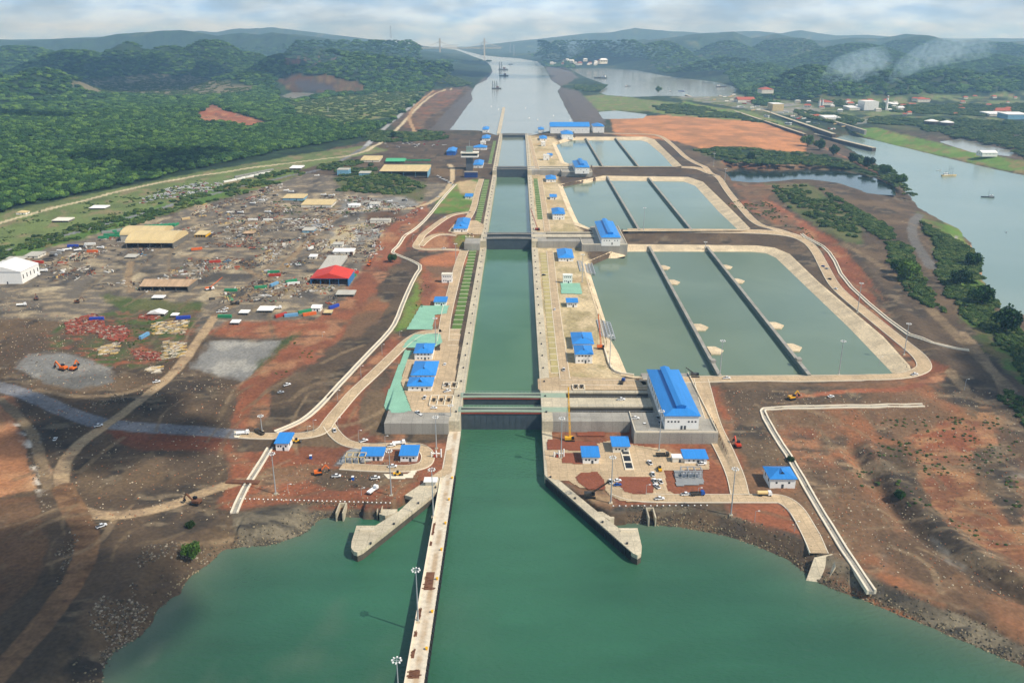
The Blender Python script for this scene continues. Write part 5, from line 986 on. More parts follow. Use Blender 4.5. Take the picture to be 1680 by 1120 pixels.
BL = [
 ('gatehouse', 'lone blue roofed hut beside the junction at the top of the chute', 449, 474, 709.5, 727, 739, 'shed', {}), ('substation_house', 'wide blue roofed hut next to the transformer yard inside the road loop', 589, 629, 733, 747.5, 755.5, 'shed', dict(doors=2)),
 ('service_house', 'squarer blue roofed hut at the round end of the road loop', 654, 685.5, 730, 747, 757, 'shed', {}),
 ('control_house', 'two storey hip roofed house, back one of the row of three on the left apron', 678, 710, 562, 579, 591, 'hip', dict(dorm=True, rows=2)), ('workshop', 'largest hip roof of the row of three on the left apron, in the middle', 673, 715, 591, 615.5, 622, 'hip', dict(dorm=True)),
 ('workshop', 'front house of the row of three hip roofs on the left apron', 667, 709.5, 617, 633, 642, 'hip', dict(dorm=True)), ('service_house', 'little blue roofed hut above the striped teal mat', 711, 733, 487, 495, 502, 'shed', {}),
 ('cube_building', 'white cube building with a pale roof on the left red field', 723, 743, 447, 451, 464, 'box', dict(rm=offw, rows=2)), ('workshop', 'back half of the double blue roof left of the second gates', 747, 769.5, 359.5, 369, 373.5, 'hip', dict(dorm=True)),
 ('workshop', 'front half of the double blue roof left of the second gates', 743, 767.5, 367.5, 375, 381, 'hip', dict(dorm=True)), ('service_house', 'tiny blue roofed hut on the lawn left of the middle chamber', 762, 775.5, 318, 322.5, 326, 'shed', dict(win=2)),
 ('control_house', 'hip roofed house just right of the control tower foot', 776, 792.5, 260.5, 270.5, 275.5, 'hip', dict(dorm=True, win=3)), ('workshop', 'low wide blue roofed building behind the control tower', 776, 799, 237, 242, 246, 'hip', dict(win=3)),
 ('control_house', 'hip roofed house left of the highest chamber, second from the lake', 790, 804, 220, 227, 231, 'hip', dict(dorm=True, win=3)), ('cube_building', 'small white cube left of the highest chamber', 787.5, 797.5, 231.5, 233, 237, 'box', dict(win=2, rm=white)),
 ('control_house', 'blue roofed house left of the highest chamber, closest to the lake', 791, 802, 208, 212.5, 217, 'hip', dict(win=2)), ('warehouse', 'small solid blue warehouse by the road left of the control tower', 732, 747.5, 241, 249, 255, 'gable', dict(wm=mat('blue_wall', lin((40, 90, 170)), .6, .1, .3), win=2)),
 ('visitor_block', 'dark blue box building at the left end of the third gates', 761, 784, 281, 283, 291.5, 'box', dict(wm=mat('navy_wall', lin((34, 58, 120)), .6, .1, .3), win=5, doors=0, rm=concg)),
 ('service_house', 'blue roofed hut beside the quay wall on the right pad', 954.5, 985, 732, 749.5, 761, 'shed', {}), ('service_house', 'blue roofed hut with grey front under the crane on the right pad', 1004, 1034.5, 716, 732, 743, 'shed', dict(wm=offw)),
 ('substation_house', 'wide blue roofed hut behind the transformer bed on the right pad', 1122, 1163, 737, 752, 760.5, 'shed', dict(doors=2)), ('pump_house', 'lone pyramid roofed blue hut beside the bent drain channel', 1263, 1309, 763.5, 785.5, 800.5, 'hip', dict(dorm=True, win=3)),
 ('machinery_hall', 'largest blue roofed hall with a long ridge vent, nearest on the right', 1090, 1150, 605, 682, 704, 'hip', dict(dorm=True, back=True, z=LV1 + .35, win=9, doors=2, rows=1, maxd=100)),
 ('control_house', 'two storey hip roofed house beside the basin crane, front of the pair', 943, 974, 565, 581, 596, 'hip', dict(dorm=True, rows=2)), ('workshop', 'larger hip roof behind the two storey house beside the basin crane', 939, 975, 544, 564, 573, 'hip', dict(dorm=True)),
 ('service_house', 'small flat blue roofed hut alone on the tan yard by the nearest basin', 929, 949, 489, 496, 504, 'shed', {}), ('cube_building', 'white cube building behind the faded teal mat', 922.5, 940.5, 449, 452, 465, 'box', dict(rm=white, rows=2)),
 ('control_house', 'hip roofed house below the wall of the second gates', 915.5, 942, 411, 423, 429, 'hip', dict(dorm=True)), ('machinery_hall', 'second largest blue roofed hall, on the block of the second gates', 986, 1019, 362.5, 389.5, 401.5, 'hip', dict(dorm=True, back=True, z=LV2 + .35, win=6, maxd=100)),
 ('control_house', 'two storey hip roofed house by the middle chamber', 906, 927.5, 342.5, 351, 360.5, 'hip', dict(dorm=True, rows=2)), ('service_house', 'small flat blue roofed hut by the middle chamber', 902, 914, 319, 323, 327.5, 'shed', dict(win=2)),
 ('control_house', 'hip roofed house below the wall of the third gates', 895.5, 913, 288, 294, 299, 'hip', dict(dorm=True, win=3)), ('machinery_hall', 'blue roofed hall on the block of the third gates', 943, 968, 260.5, 274.5, 283.7, 'hip', dict(dorm=True, back=True, z=LV3 + .35, win=4, maxd=80)),
 ('cube_building', 'white cube with a blue roofed neighbour by the highest chamber', 891, 902, 253, 254.5, 263, 'box', dict(win=2, rm=white)), ('service_house', 'blue roofed hut beside a white cube by the highest chamber', 898, 907, 252, 255, 259, 'shed', dict(win=1)),
 ('cube_building', 'lone small white cube by the highest chamber', 887.5, 895.5, 232, 233.5, 240, 'box', dict(win=2, rm=white)), ('control_house', 'hip roofed house right of the highest chamber', 885, 898, 223, 227.5, 231, 'hip', dict(dorm=True, win=2)),
 ('machinery_hall', 'blue roofed hall beside the farthest gates', 921, 941, 211, 220, 228, 'hip', dict(dorm=True, win=4)), ('control_house', 'small blue roofed house at the lake end of the right wall', 883, 893, 209, 212.5, 217, 'hip', dict(win=2)),
 ('warehouse', 'long white building with a thin blue roof along the lake end', 902.5, 968, 203.5, 208, 219, 'gablex', dict(win=10, doors=0, mind=16)), ('machinery_hall', 'tall blue roofed hall right of the long white building', 973, 992, 200, 207.5, 218, 'hip', dict(win=3)),
]
for (nm, lab, x0, x1, yt, ye, yb, rf, kw) in BL: building(nm, lab, 'building', x0, x1, yt, ye, yb, rf, group=GB, **kw)
# control tower
x, y, z = G(770.5, 279); t = thing('control_tower', 'dark control tower with a wide overhanging white cabin left of the locks', 'control tower', (x, y, z)); k = y / F * 1.03
MB().box(-5.5 * k, 5 * k, 0, 10 * k, -2, 20 * k).build('shaft', mat('dark_concrete', lin((92, 96, 100)), .8, .15, .2), t); hd = MB().box(-13 * k, 14 * k, -4 * k, 12 * k, 20 * k, 22.4 * k).build('cabin', white, t)
MB().box(-12 * k, 13 * k, -3.5 * k, 11 * k, 22.4 * k, 26 * k).build('window_band', glass, hd); MB().box(-13.6 * k, 14.6 * k, -5 * k, 12.5 * k, 26 * k, 27.6 * k).build('cabin_roof', offw, hd); MB().box(-5 * k, 5 * k, 1 * k, 9 * k, 27.6 * k, 36 * k).build('top_room', mat('grey_green', lin((120, 140, 136)), .7, .1, .2), t); MB().tube((0, 5 * k, 36 * k), (0, 5 * k, 46 * k), .3 * k, .1 * k).build('aerial', steel, t)

# ------------------------------------------------------------------ left industrial yard: sheds and roofs
tanr = mat('tan_roof', lin((206, 184, 136)), .8, .12, .15, streak=(1, .2, 1)); rustr = mat('rusty_roof', lin((178, 150, 120)), .85, .3, .2, streak=(1.5, .15, 1)); greyr = mat('grey_roof', lin((184, 180, 168)), .8, .12, .2, streak=(1, .2, 1)); redr = mat('red_roof', lin((206, 66, 50)), .6, .08, .2); whr = mat('white_roof', lin((236, 234, 228)), .7, .06, .2)
lbl = mat('light_blue_wall', lin((120, 166, 190)), .7, .1, .2); greenr = mat('green_roof', lin((84, 170, 126)), .7, .12, .2); darkw = mat('shed_wall', lin((110, 106, 98)), .9, .15, .2); blw = mat('blue_side_wall', lin((60, 120, 170)), .7, .1, .2); brown_roof = mat('tile_roof', lin((172, 92, 68)), .8, .2, .3)
YD = [('white_shed', 'big white metal shed cut by the left edge of the yard', -42, 34, 431, 446, 466, 'gable', white, whr, 0), ('arched_shed', 'tan arched shed, back one of the pair near the green containers', 196, 265, 374, 386, 396, 'arch', greyr, tanr, 0), ('open_shed', 'long open shed with a curved tan roof in front of the arched shed', 205, 284, 383, 399, 408, 'arch', darkw, tanr, 1), ('open_shed', 'wide open shed with a patchy rusty roof in the middle of the yard', 228, 309, 457, 470, 478, 'gablex', darkw, rustr, 1),
 ('red_roofed_shed', 'open fronted shed with a bright red roof and blue side wall', 508, 572, 442, 457, 468, 'gable', blw, redr, 1), ('long_roof', 'long grey roof stretching behind the red roofed shed', 520, 553, 415, 445, 450, 'shed', darkw, greyr, 1), ('flat_roof_shed', 'white flat roof across the top of the long grey roof', 545, 580, 407.5, 413, 417, 'shed', offw, whr, 0), ('flat_roof_shed', 'pale grey flat roof in front of the red roofed shed', 550, 581, 476, 483, 487, 'shed', darkw, greyr, 1),
 ('long_shed', 'long light blue shed with a tan roof near the far brush', 622, 702, 267, 281, 290, 'shed', lbl, tanr, 1), ('blue_block', 'tall light blue block left of the long shed', 552, 572, 275.5, 279, 288, 'box', lbl, greyr, 0), ('blue_block', 'low light blue hut between the block and the long shed', 588, 607, 281, 284, 289, 'shed', lbl, greyr, 0), ('flat_roof_shed', 'tan flat roof by the forest road junction', 590, 622, 257, 263, 266, 'shed', offw, tanr, 0), ('green_roof', 'green tarpaulin roof behind the long shed', 632, 664, 261, 265, 268, 'gablex', darkw, greenr, 1), ('flat_roof_shed', 'long tan roof in the middle of the far yard row', 493, 544, 328, 336, 340, 'shed', offw, tanr, 0), ('flat_roof_shed', 'tan and white roof at the start of the far yard row', 463, 498, 319, 325, 329, 'shed', lbl, tanr, 0), ('flat_roof_shed', 'blue grey flat roof standing alone in the dark yard', 495, 515, 373, 378, 382, 'shed', lbl, greyr, 0),
 ('white_tent', 'folded white tent roof above the red scrap', 240, 270, 509, 515, 519, 'gable', darkw, whr, 1), ('white_tent', 'small white canopy right of the folded tent', 279, 291, 513, 518, 521, 'shed', darkw, whr, 1), ('white_tent', 'tilted white roof beside the green strip of brush', 248, 268, 484, 490, 492, 'shed', darkw, whr, 1), ('white_tent', 'white barn tent with rounded roof in the container yard', 510, 526, 500, 506, 511, 'arch', white, whr, 0), ('white_tent', 'wide white roof in the container yard', 421, 447, 502, 509, 513, 'shed', darkw, whr, 1), ('white_tent', 'white canopy at the left of the container yard', 391, 407, 508, 513, 517, 'shed', darkw, whr, 1), ('white_tent', 'cream canopy at the right end of the container yard', 530, 544, 508, 513, 517, 'shed', darkw, tanr, 1), ('white_tent', 'white canopy by the red dirt field entrance', 377, 392, 524, 530, 533, 'shed', darkw, whr, 1), ('long_roof', 'pale shed roof near the left road with white trucks', 38, 62, 413, 420, 424, 'shed', offw, greyr, 0), ('flat_roof_shed', 'row of grey roofs at the left end of the yard', 2, 33, 421, 428, 431, 'shed', darkw, greyr, 0), ('flat_roof_shed', 'white roofed canteen beside the forest road', 25, 42, 345, 349, 352, 'hip', white, tanr, 0), ('flat_roof_shed', 'big pale canopy beside the left parking area', 84, 112, 357, 362, 365, 'shed', darkw, offw, 1), ('flat_roof_shed', 'long pale awning in the roadside store', 145, 172, 337, 342, 344, 'shed', darkw, whr, 1), ('flat_roof_shed', 'thin white roof where the forest meets the yard road', 474, 494, 272, 276, 279, 'shed', darkw, whr, 1), ('flat_roof_shed', 'grey roof between the arched shed and the white pipes', 203, 222, 417, 422, 425, 'shed', darkw, greyr, 0), ('flat_roof_shed', 'wide concrete hut on the pale gravel terrace', 606, 640, 358, 362, 366, 'box', offw, greyr, 0), ('flat_roof_shed', 'grey roofed hut beside the gravel terrace', 545, 562, 397, 401, 405, 'shed', offw, greyr, 0),
 ('flat_roof_shed', 'pale roofed hut left of the long grey roof', 506, 519, 417, 421, 425, 'shed', offw, whr, 0), ('flat_roof_shed', 'rust streaked roof in the crowded middle of the yard', 398, 416, 379, 383, 386, 'shed', darkw, rustr, 1), ('flat_roof_shed', 'yellowish roof with a yellow edge in the yard', 318, 338, 379, 385, 389, 'shed', yellow, tanr, 1), ('flat_roof_shed', 'small white office by the upper yard road', 570, 590, 333, 337, 340, 'hip', white, whr, 0), ('flat_roof_shed', 'white office with grey roof near the brush', 605, 622, 331, 335, 338, 'shed', white, greyr, 0)]
for (nm, lab, x0, x1, yt, ye, yb, rf, wm, rm, op) in YD: building(nm, lab, 'shed', x0, x1, yt, ye, yb, rf, wm, rm, open_front=bool(op), win=2 if not op else 0, group='sheds and roofs of the left yard', ov=.5)
# containers
CM = {}
def cont_mat(k, c): CM[k] = mat('container_' + k, lin(c), .6, .15, .4)
for k, c in (('blue', (44, 72, 170)), ('green', (52, 140, 96)), ('red', (176, 62, 44)), ('white', (226, 226, 220)), ('orange', (212, 104, 48)), ('grey', (150, 150, 146)), ('tan', (196, 172, 128)), ('light_blue', (110, 160, 196))): cont_mat(k, c)
CPROTO = {}
def container(col, x, y, rot, label, group, ln=12.2, z=None):
    z = hz(x, y) if z is None else z; key = (col, ln)
    if key not in CPROTO:
        t = thing('shipping_container', label, 'container', (x, y, z), rot, group); b = MB(); b.box(-ln / 2, ln / 2, -1.2, 1.2, .12, 2.75)
        n = int(ln / .6)
        for q in range(n):
            xx = -ln / 2 + .3 + q * (ln - .6) / (n - 1); b.box(xx - .1, xx + .1, -1.26, -1.2, .3, 2.6); b.box(xx - .1, xx + .1, 1.2, 1.26, .3, 2.6)
        b.build('container_body', CM[col], t); d = MB().box(-ln / 2 - .08, -ln / 2, -1.15, 1.15, .2, 2.65).build('door', CM[col], t); MB().box(-ln / 2 - .14, -ln / 2 - .08, -.5, -.42, .3, 2.5).box(-ln / 2 - .14, -ln / 2 - .08, .42, .5, .3, 2.5).build('lock_rod', steel, d); CPROTO[key] = t; return t
    return dup(CPROTO[key], (x, y, z), rot, label, group)
CT = [('blue', 159, 525, .1, 'blue container beside the red scrap heap'), ('blue', 301, 523, .25, 'long blue container right of the folded tent'), ('light_blue', 237, 553, 1.4, 'blue trailer box parked on the grey turning place'), ('red', 353, 431, .3, 'red container alone in the middle of the yard'), ('red', 451, 453, .15, 'red container below a green one'), ('green', 449, 448, .15, 'dull green container above the red one'),
      ('green', 428, 473, .3, 'long green container at the end of the beam stacks'), ('green', 379, 478, 0, 'green container in front of the orange crane'), ('light_blue', 450, 468, 1.2, 'teal cabin truck box by the long green container'), ('red', 461, 519, .9, 'red container in the container yard'), ('light_blue', 478, 519, .3, 'white and blue box in the container yard'), ('orange', 508, 517, .5, 'orange box in the container yard'), ('green', 500, 513, .6, 'green box in front of the barn tent'), ('green', 369, 521, 0, 'dark green container by the red field'), ('blue', 548, 505, 1.0, 'small blue box at the right end of the container yard'),
      ('orange', 323, 410, .5, 'rust red container leaning in the scrap'), ('orange', 152, 414, 0, 'orange box in front of the roadside trucks'), ('blue', 120, 405, .2, 'blue box among the roadside trucks'), ('white', 148, 402, .2, 'white box among the roadside trucks'), ('green', 55, 443, 0, 'green box right of the big white shed'), ('red', 62, 432, .1, 'red box right of the big white shed'), ('red', 583, 450, 1.3, 'red container beside the red roofed shed'), ('green', 579, 455, 1.3, 'green container beside the red roofed shed'), ('green', 478, 463, .7, 'green box left of the red roofed shed'), ('white', 482, 467, .3, 'white box left of the red roofed shed'),
      ('grey', 92, 417, 0, 'grey box in the roadside truck row'), ('tan', 305, 360, .9, 'tan box on the upper yard track'), ('white', 415, 362, .1, 'white box pair in the dark upper yard, left one'), ('white', 440, 362, .1, 'white box pair in the dark upper yard, right one'), ('white', 510, 409, 1.4, 'white box at the long grey roof')]
for (c, px, py, r, lab) in CT: x, y, z = G(px, py); container(c, x, y, r, lab, 'containers scattered in the left yard', 12.2, z)
for i in range(9):
    x, y, z = G(236 + i * 6.6, 374 - i * .5); container('green', x, y, 1.45, 'green container in the tight row behind the arched shed', 'green containers in a row', 12.2, z)
for i in range(4): x, y, z = G(170 + i * 9, 391 - i * 1.2 - (i % 2) * 3); container('green', x, y, .1, 'green container in the loose group left of the arched shed', 'green containers left of the arched shed', 12.2, z)
for i in range(6): x, y, z = G(176 + i * 7, 382 - i * 1.0); container('green' if i % 2 else 'grey', x, y, .5, ('green' if i % 2 else 'grey') + ' container in the mixed row along the yard road', 'mixed containers along the yard road', 12.2, z)
for i in range(8): x, y, z = G(668 + (i % 4) * 11, 264 + (i // 4) * 8); container('green', x, y, .2, 'green cabin in the camp behind the long blue shed', 'green cabins of the far camp', 12.2, z)

# ------------------------------------------------------------------ vehicles
PAINT = {k: mat('car_paint_' + k, lin(c), .3, .04, 1) for k, c in (('white', (238, 238, 236)), ('silver', (170, 174, 178)), ('black', (36, 38, 42)), ('red', (170, 40, 36)), ('blue', (40, 84, 160)), ('yellow', (230, 170, 50)), ('dark', (70, 66, 60)))}
def car_shape(prof, w, inset=0.0):
    b = MB(); n = len(prof); vs = [(x, -w / 2, z) for x, z in prof] + [(x, w / 2, z) for x, z in prof]
    b.add(vs, [tuple(range(n)), tuple(range(2 * n - 1, n - 1, -1))] + [(i, n + i, n + (i + 1) % n, (i + 1) % n) for i in range(n)]); return b
VP = {}
def wheels(t, xs, w, r=.38):
    for x in xs:
        for s_ in (-1, 1): MB().tube((x, s_ * (w / 2 - .22), r), (x, s_ * (w / 2 + .02), r), r, r, 10).build('wheel', black, t)
def vehicle(kind, col, x, y, z, rot, label, group, cat=None):
    key = (kind, col)
    if key in VP: return dup(VP[key], (x, y, z), rot, label, group)
    cat = cat or {'pickup': 'pickup truck', 'car': 'car', 'truck': 'truck', 'tanker': 'tanker truck'}.get(kind, kind)
    t = thing({'pickup': 'pickup_truck', 'car': 'parked_car', 'truck': 'flatbed_truck', 'tanker': 'tanker_truck', 'bus': 'bus'}.get(kind, kind), label, cat, (x, y, z), rot, group); m = PAINT[col]
    if kind == 'pickup':
        car_shape([(-2.7, .45), (2.7, .45), (2.75, 1.0), (1.5, 1.12), (.9, 1.12), (-.75, 1.12), (-2.7, 1.12)], 1.9).build('body', m, t); c = car_shape([(-.8, 1.12), (1.45, 1.12), (.75, 1.85), (-.7, 1.85)], 1.7).build('cabin', glass, t); MB().box(-.72, .78, -.83, .83, 1.85, 1.92).build('cabin_roof', m, c); MB().box(-2.6, -.9, -.8, .8, 1.121, 1.16).build('cargo_bed', PAINT['black'], t); wheels(t, (-1.65, 1.7), 1.9)
    elif kind == 'car':
        car_shape([(-2.2, .35), (2.2, .35), (2.25, .8), (1.1, .95), (-1.8, .98), (-2.25, .85)], 1.8).build('body', m, t); c = car_shape([(-1.7, .97), (1.05, .96), (.4, 1.48), (-1.1, 1.5)], 1.6).build('cabin', glass, t); MB().box(-1.1, .42, -.78, .78, 1.49, 1.55).build('cabin_roof', m, c); wheels(t, (-1.35, 1.4), 1.8, .32)
    elif kind in ('truck', 'tanker'):
        car_shape([(1.9, .6), (4.1, .6), (4.1, 1.8), (3.7, 2.8), (1.9, 2.8)], 2.4).build('cab', m, t); MB().box(3.7, 3.98, -1.05, 1.05, 1.85, 2.5).build('windscreen', glass, t); MB().box(-4.2, 4.0, -.6, .6, .55, .95).build('chassis', PAINT['black'], t)
        if kind == 'truck': MB().box(-4.2, 1.7, -1.2, 1.2, .95, 1.15).box(-4.2, 1.7, -1.25, -1.15, 1.15, 1.9).box(-4.2, 1.7, 1.15, 1.25, 1.15, 1.9).box(-4.3, -4.2, -1.2, 1.2, 1.0, 1.9).build('flatbed', PAINT['dark'] if col != 'white' else m, t)
        else: MB().tube((-4.3, 0, 1.95), (1.6, 0, 1.95), 1.15, 1.15, 14).build('tank', mat('tan_tank', lin((220, 190, 130)), .5, .1, .5), t)
        wheels(t, (-3.2, -2.2, 3.1), 2.4, .5)
    elif kind == 'bus':
        MB().box(-6, 6, -1.25, 1.25, .45, 3.1).build('body', m, t); MB().box(-5.6, 5.7, -1.28, 1.28, 1.7, 2.6).build('window_band', glass, t); wheels(t, (-3.6, 3.8), 2.5, .5)
    VP[key] = t; return t
def put_v(kind, col, px, py, rot, label, group='vehicles around the locks'):
    x, y, z = G(px, py); z += .45; vehicle(kind, col, x, y, z, rot, label, group)
VH = [('pickup', 'white', 549, 708, 1.9, 'white pickup on the bend of the left access road'), ('pickup', 'white', 597, 725, .6, 'white pickup on the red slope inside the road bend'), ('pickup', 'white', 642, 733, .4, 'white pickup between the two huts of the road loop'), ('truck', 'white', 655, 729.5, .2, 'white flatbed behind the hut at the end of the road loop'), ('pickup', 'white', 644, 767, .1, 'white pickup on the lower arm of the road loop'), ('pickup', 'white', 552, 783, .1, 'white pickup on the dark pad left of the portable toilet'), ('pickup', 'white', 616, 786, .2, 'white pickup at the right end of the dark pad'), ('truck', 'white', 612, 807, 1.1, 'white truck with a dark bed near the left shore'),
 ('pickup', 'white', 686, 679, 2.2, 'upper white pickup of two parked above the small teal mat'), ('pickup', 'white', 691, 685, 2.2, 'lower white pickup of two parked above the small teal mat'), ('truck', 'white', 399, 713, .2, 'white truck on the pale slab of the left junction'), ('truck', 'dark', 426, 712, 2.5, 'dark tipper truck at the left junction'), ('pickup', 'white', 167, 865, .8, 'white pickup on the fork of the haul road'), ('pickup', 'white', 162, 700, .6, 'white pickup where the haul road crosses the grey road'), ('pickup', 'white', 257, 628, .5, 'white pickup driving on the haul road beside the gravel patch'), ('car', 'white', 91, 722, 1.8, 'white car alone on the dark ground at the left'), ('pickup', 'white', 471, 633, .7, 'white pickup on the red strip left of the drain'), ('car', 'silver', 461, 645, .3, 'silver car on the red strip left of the drain'),
 ('pickup', 'white', 697, 654, 1.5, 'white pickup on the apron below the row of three'), ('pickup', 'white', 734, 643.5, .5, 'white pickup beside the left machinery frames, lower'), ('pickup', 'white', 732, 633, .7, 'white pickup beside the left machinery frames, upper'), ('car', 'white', 730, 599, 1.5, 'white car on the left lock road'), ('car', 'white', 712, 671, 0, 'white car below the machinery frames'), ('pickup', 'white', 1019, 657, .1, 'white pickup on the deck between the gate recesses'), ('pickup', 'white', 1042, 688, .1, 'white pickup on the front deck of the nearest gate block'), ('pickup', 'white', 1057, 699, .1, 'white pickup at the left corner below the largest hall'),
 ('pickup', 'silver', 1079, 687, 1.5, 'silver pickup at the side wall of the largest hall, upper'), ('pickup', 'silver', 1082, 695, 1.5, 'silver pickup at the side wall of the largest hall, lower'), ('pickup', 'white', 1099, 702, .6, 'white pickup in front of the largest hall'), ('car', 'black', 1116, 708.5, 0, 'dark car at the parapet of the largest hall'), ('truck', 'silver', 1133, 702, -.3, 'grey truck in front of the largest hall'), ('pickup', 'white', 1066, 761, 1.8, 'white pickup on the red lane of the right pad'), ('pickup', 'white', 1071, 780, 1.6, 'white pickup beside the large red bed, upper'), ('pickup', 'white', 1074, 791, 1.7, 'white pickup beside the large red bed, middle'), ('pickup', 'white', 1083, 792, 1.8, 'white pickup parked next to the middle one by the large red bed'), ('pickup', 'white', 1077.5, 800, 2.0, 'white pickup beside the large red bed, lowest'),
 ('pickup', 'white', 1002, 792, 1.6, 'white pickup left of the large red bed'), ('car', 'blue', 1013, 797, .2, 'blue car in the bay left of the large red bed'), ('car', 'white', 1013, 790, .2, 'white car in the bay left of the large red bed'), ('pickup', 'white', 1082, 820, .1, 'white pickup on the shore road of the right pad'), ('pickup', 'white', 1125, 813, .1, 'white pickup ahead of the blue truck'), ('truck', 'blue', 1144, 813, .1, 'blue truck on the shore road of the right pad'), ('pickup', 'white', 1151, 763, .2, 'white pickup in front of the hut by the transformer bed'), ('truck', 'dark', 1087, 749, 0, 'dark truck near the white site hut'), ('tanker', 'white', 1254, 813.5, 0, 'tan tanker truck on the road beside the pyramid roofed hut'),
 ('car', 'black', 892, 452.5, 0, 'black car on the right lock road beside the white cube'), ('car', 'white', 910, 509, 1.6, 'white car on the right lock road'), ('pickup', 'white', 925, 608, 1.5, 'white pickup at the near end of the right lock road'), ('pickup', 'white', 1192, 622, .1, 'white pickup on the rim road behind the basin masts'), ('truck', 'blue', 1021, 629, 1.2, 'blue truck on the apron behind the gate recesses'), ('car', 'blue', 1350, 438, 2.0, 'blue car on the rim road, first of four'), ('car', 'silver', 1356, 442, 2.0, 'silver car on the rim road, second of four'), ('car', 'black', 1361, 459, 2.0, 'black car on the rim road, third of four'), ('car', 'white', 1371, 475, 2.0, 'white car on the rim road, last of four'), ('pickup', 'white', 1500, 616, .3, 'white pickup on the round corner of the rim road'),
 ('pickup', 'white', 729, 358, .8, 'white pickup on the upper left branch road'), ('pickup', 'white', 728, 409, .1, 'white pickup on the cross road above the red field'), ('pickup', 'white', 719, 324, .8, 'white pickup on the dirt road left of the lawn'), ('car', 'white', 727, 328, .8, 'white car beside the lawn drain'), ('truck', 'white', 36, 502, .3, 'white truck on the black terrace at the far left'), ('truck', 'white', 455, 507, .2, 'white truck in the container yard'), ('truck', 'white', 345, 476, .6, 'white truck below the orange crane'), ('pickup', 'white', 370, 508, .5, 'white pickup, upper of three at the yard entrance'), ('pickup', 'white', 360, 513, .5, 'white pickup, left of three at the yard entrance'), ('pickup', 'white', 368, 513, .5, 'white pickup, right of three at the yard entrance'), ('truck', 'dark', 386, 500, .2, 'dark truck by the yard entrance'), ('car', 'white', 505, 399, 1.5, 'white car on the yard road below the grey roof'), ('car', 'white', 442, 487, 0, 'white car on the crossroads below the green container'), ('pickup', 'yellow', 473, 438, 1.5, 'yellow pickup on the yard track'), ('pickup', 'white', 490, 436, .4, 'white pickup beside the long grey roof'), ('truck', 'white', 520, 289.5, .4, 'white tanker on the far yard road'), ('car', 'white', 1363, 652, .2, 'white car on the red ground below the rim road')]
for v in VH: put_v(*v)
for i in range(14): put_v(random.choice(['car', 'pickup']), ['white', 'silver', 'black', 'white'][i % 4], 718 + (i % 7) * 3.6 + (i // 7) * 4, 289.5 + (i % 7) * 1.9 + (i // 7) * 3.2, .9, '%s car parked by the road below the control tower' % ['white', 'silver', 'black', 'white'][i % 4], 'cars below the control tower')
# crowded roadside lot: rows of small cars, and the long white trailers beyond
def lot_cars(n, poly, group, text, rot=.35):
    g = [U(*p, 24) for p in poly]; a = np.array(g); x0, y0 = a.min(0); x1, y1 = a.max(0); k = 0; done = []
    while k < n and len(done) < 4000:
        x, y = random.uniform(x0, x1), random.uniform(y0, y1); done.append(0)
        px, py = PR(x, y, hz(x, y))
        if not inpoly(np.array([px]), np.array([py]), poly)[0]: continue
        col = random.choice(['white', 'white', 'white', 'white', 'silver', 'black', 'white', 'red', 'silver']); z = hz(x, y) + .25
        vehicle('car', col, x, y, z, rot + random.uniform(-.1, .1) + random.choice([0, 0, 1.57]), text % col, group); k += 1
lot_cars(190, [(250, 320), (280, 308), (330, 299), (368, 301), (366, 312), (320, 322), (262, 327)], 'cars in the crowded roadside lot', '%s car in the crowded roadside lot left of the white trailers')
lot_cars(16, [(215, 333), (245, 320), (262, 322), (250, 330), (222, 338)], 'cars at the thin end of the roadside lot', '%s car at the thin left end of the roadside lot')
lot_cars(26, [(620, 236), (735, 232), (738, 238), (640, 246)], 'cars of the far camp lot', '%s car in the far lot beside the camp brush')
for i in range(10):
    x, y, z = G(374 + i * 7.2, 298.5 - i * 1.6 + (i % 2) * .4); container('white', x, y, 1.05, 'long white trailer in the slanted row beyond the crowded lot', 'slanted row of white trailers', 26 if False else 18.0, z)
for i in range(8):
    x, y, z = G(392 + i * 7.2, 290.5 - i * 1.5); container('grey', x, y, 1.05, 'long grey trailer in the back row beyond the crowded lot', 'back row of grey trailers', 18.0, z)
for i, (px, py) in enumerate([(500, 336), (531, 321), (537, 323), (545, 322), (575, 337), (581, 336), (614, 336), (640, 332), (664, 330), (470, 314), (478, 316), (452, 322), (430, 330), (415, 335), (400, 341), (440, 349), (395, 350), (88, 421), (100, 413), (112, 411), (136, 406), (128, 412), (60, 452), (44, 452), (72, 446), (165, 408)]):
    c = ['white', 'white', 'silver'][i % 3]; put_v('truck', c, px, py, random.uniform(-.3, .6), '%s truck parked %s' % (c, 'in the far yard row beyond the dark ground' if px > 380 else 'among the roadside boxes at the left of the yard'), 'trucks of the left yard')
# portable toilets
for px, py, lab in ((510, 752, 'blue portable toilet on the gravel left of the road loop'), (579, 787, 'blue portable toilet on the dark pad')):
    x, y, z = G(px, py); t = thing('portable_toilet', lab, 'portable toilet', (x, y, z), 0, 'portable toilets'); MB().box(-.7, .7, -.7, .7, 0, 2.2).build('cabin', mat('toilet_blue', lin((50, 96, 180)), .5, .05, 1), t); MB().box(-.78, .78, -.78, .78, 2.2, 2.45).build('roof', white, t); MB().box(-.4, .4, -.75, -.7, .1, 2).build('door', blued, t)
x, y, z = G(1114, 756); t = thing('site_hut', 'small white site hut in front of the hut by the transformer bed', 'site hut', (x, y, z + .4)); MB().box(-4.5, 4.5, -2.5, 2.5, 0, 3).build('cabin', offw, t); MB().box(-4.8, 4.8, -2.8, 2.8, 3, 3.25).build('roof', whr, t); MB().box(-.6, .6, -2.58, -2.5, 0, 2.1).build('door', doorm, t)
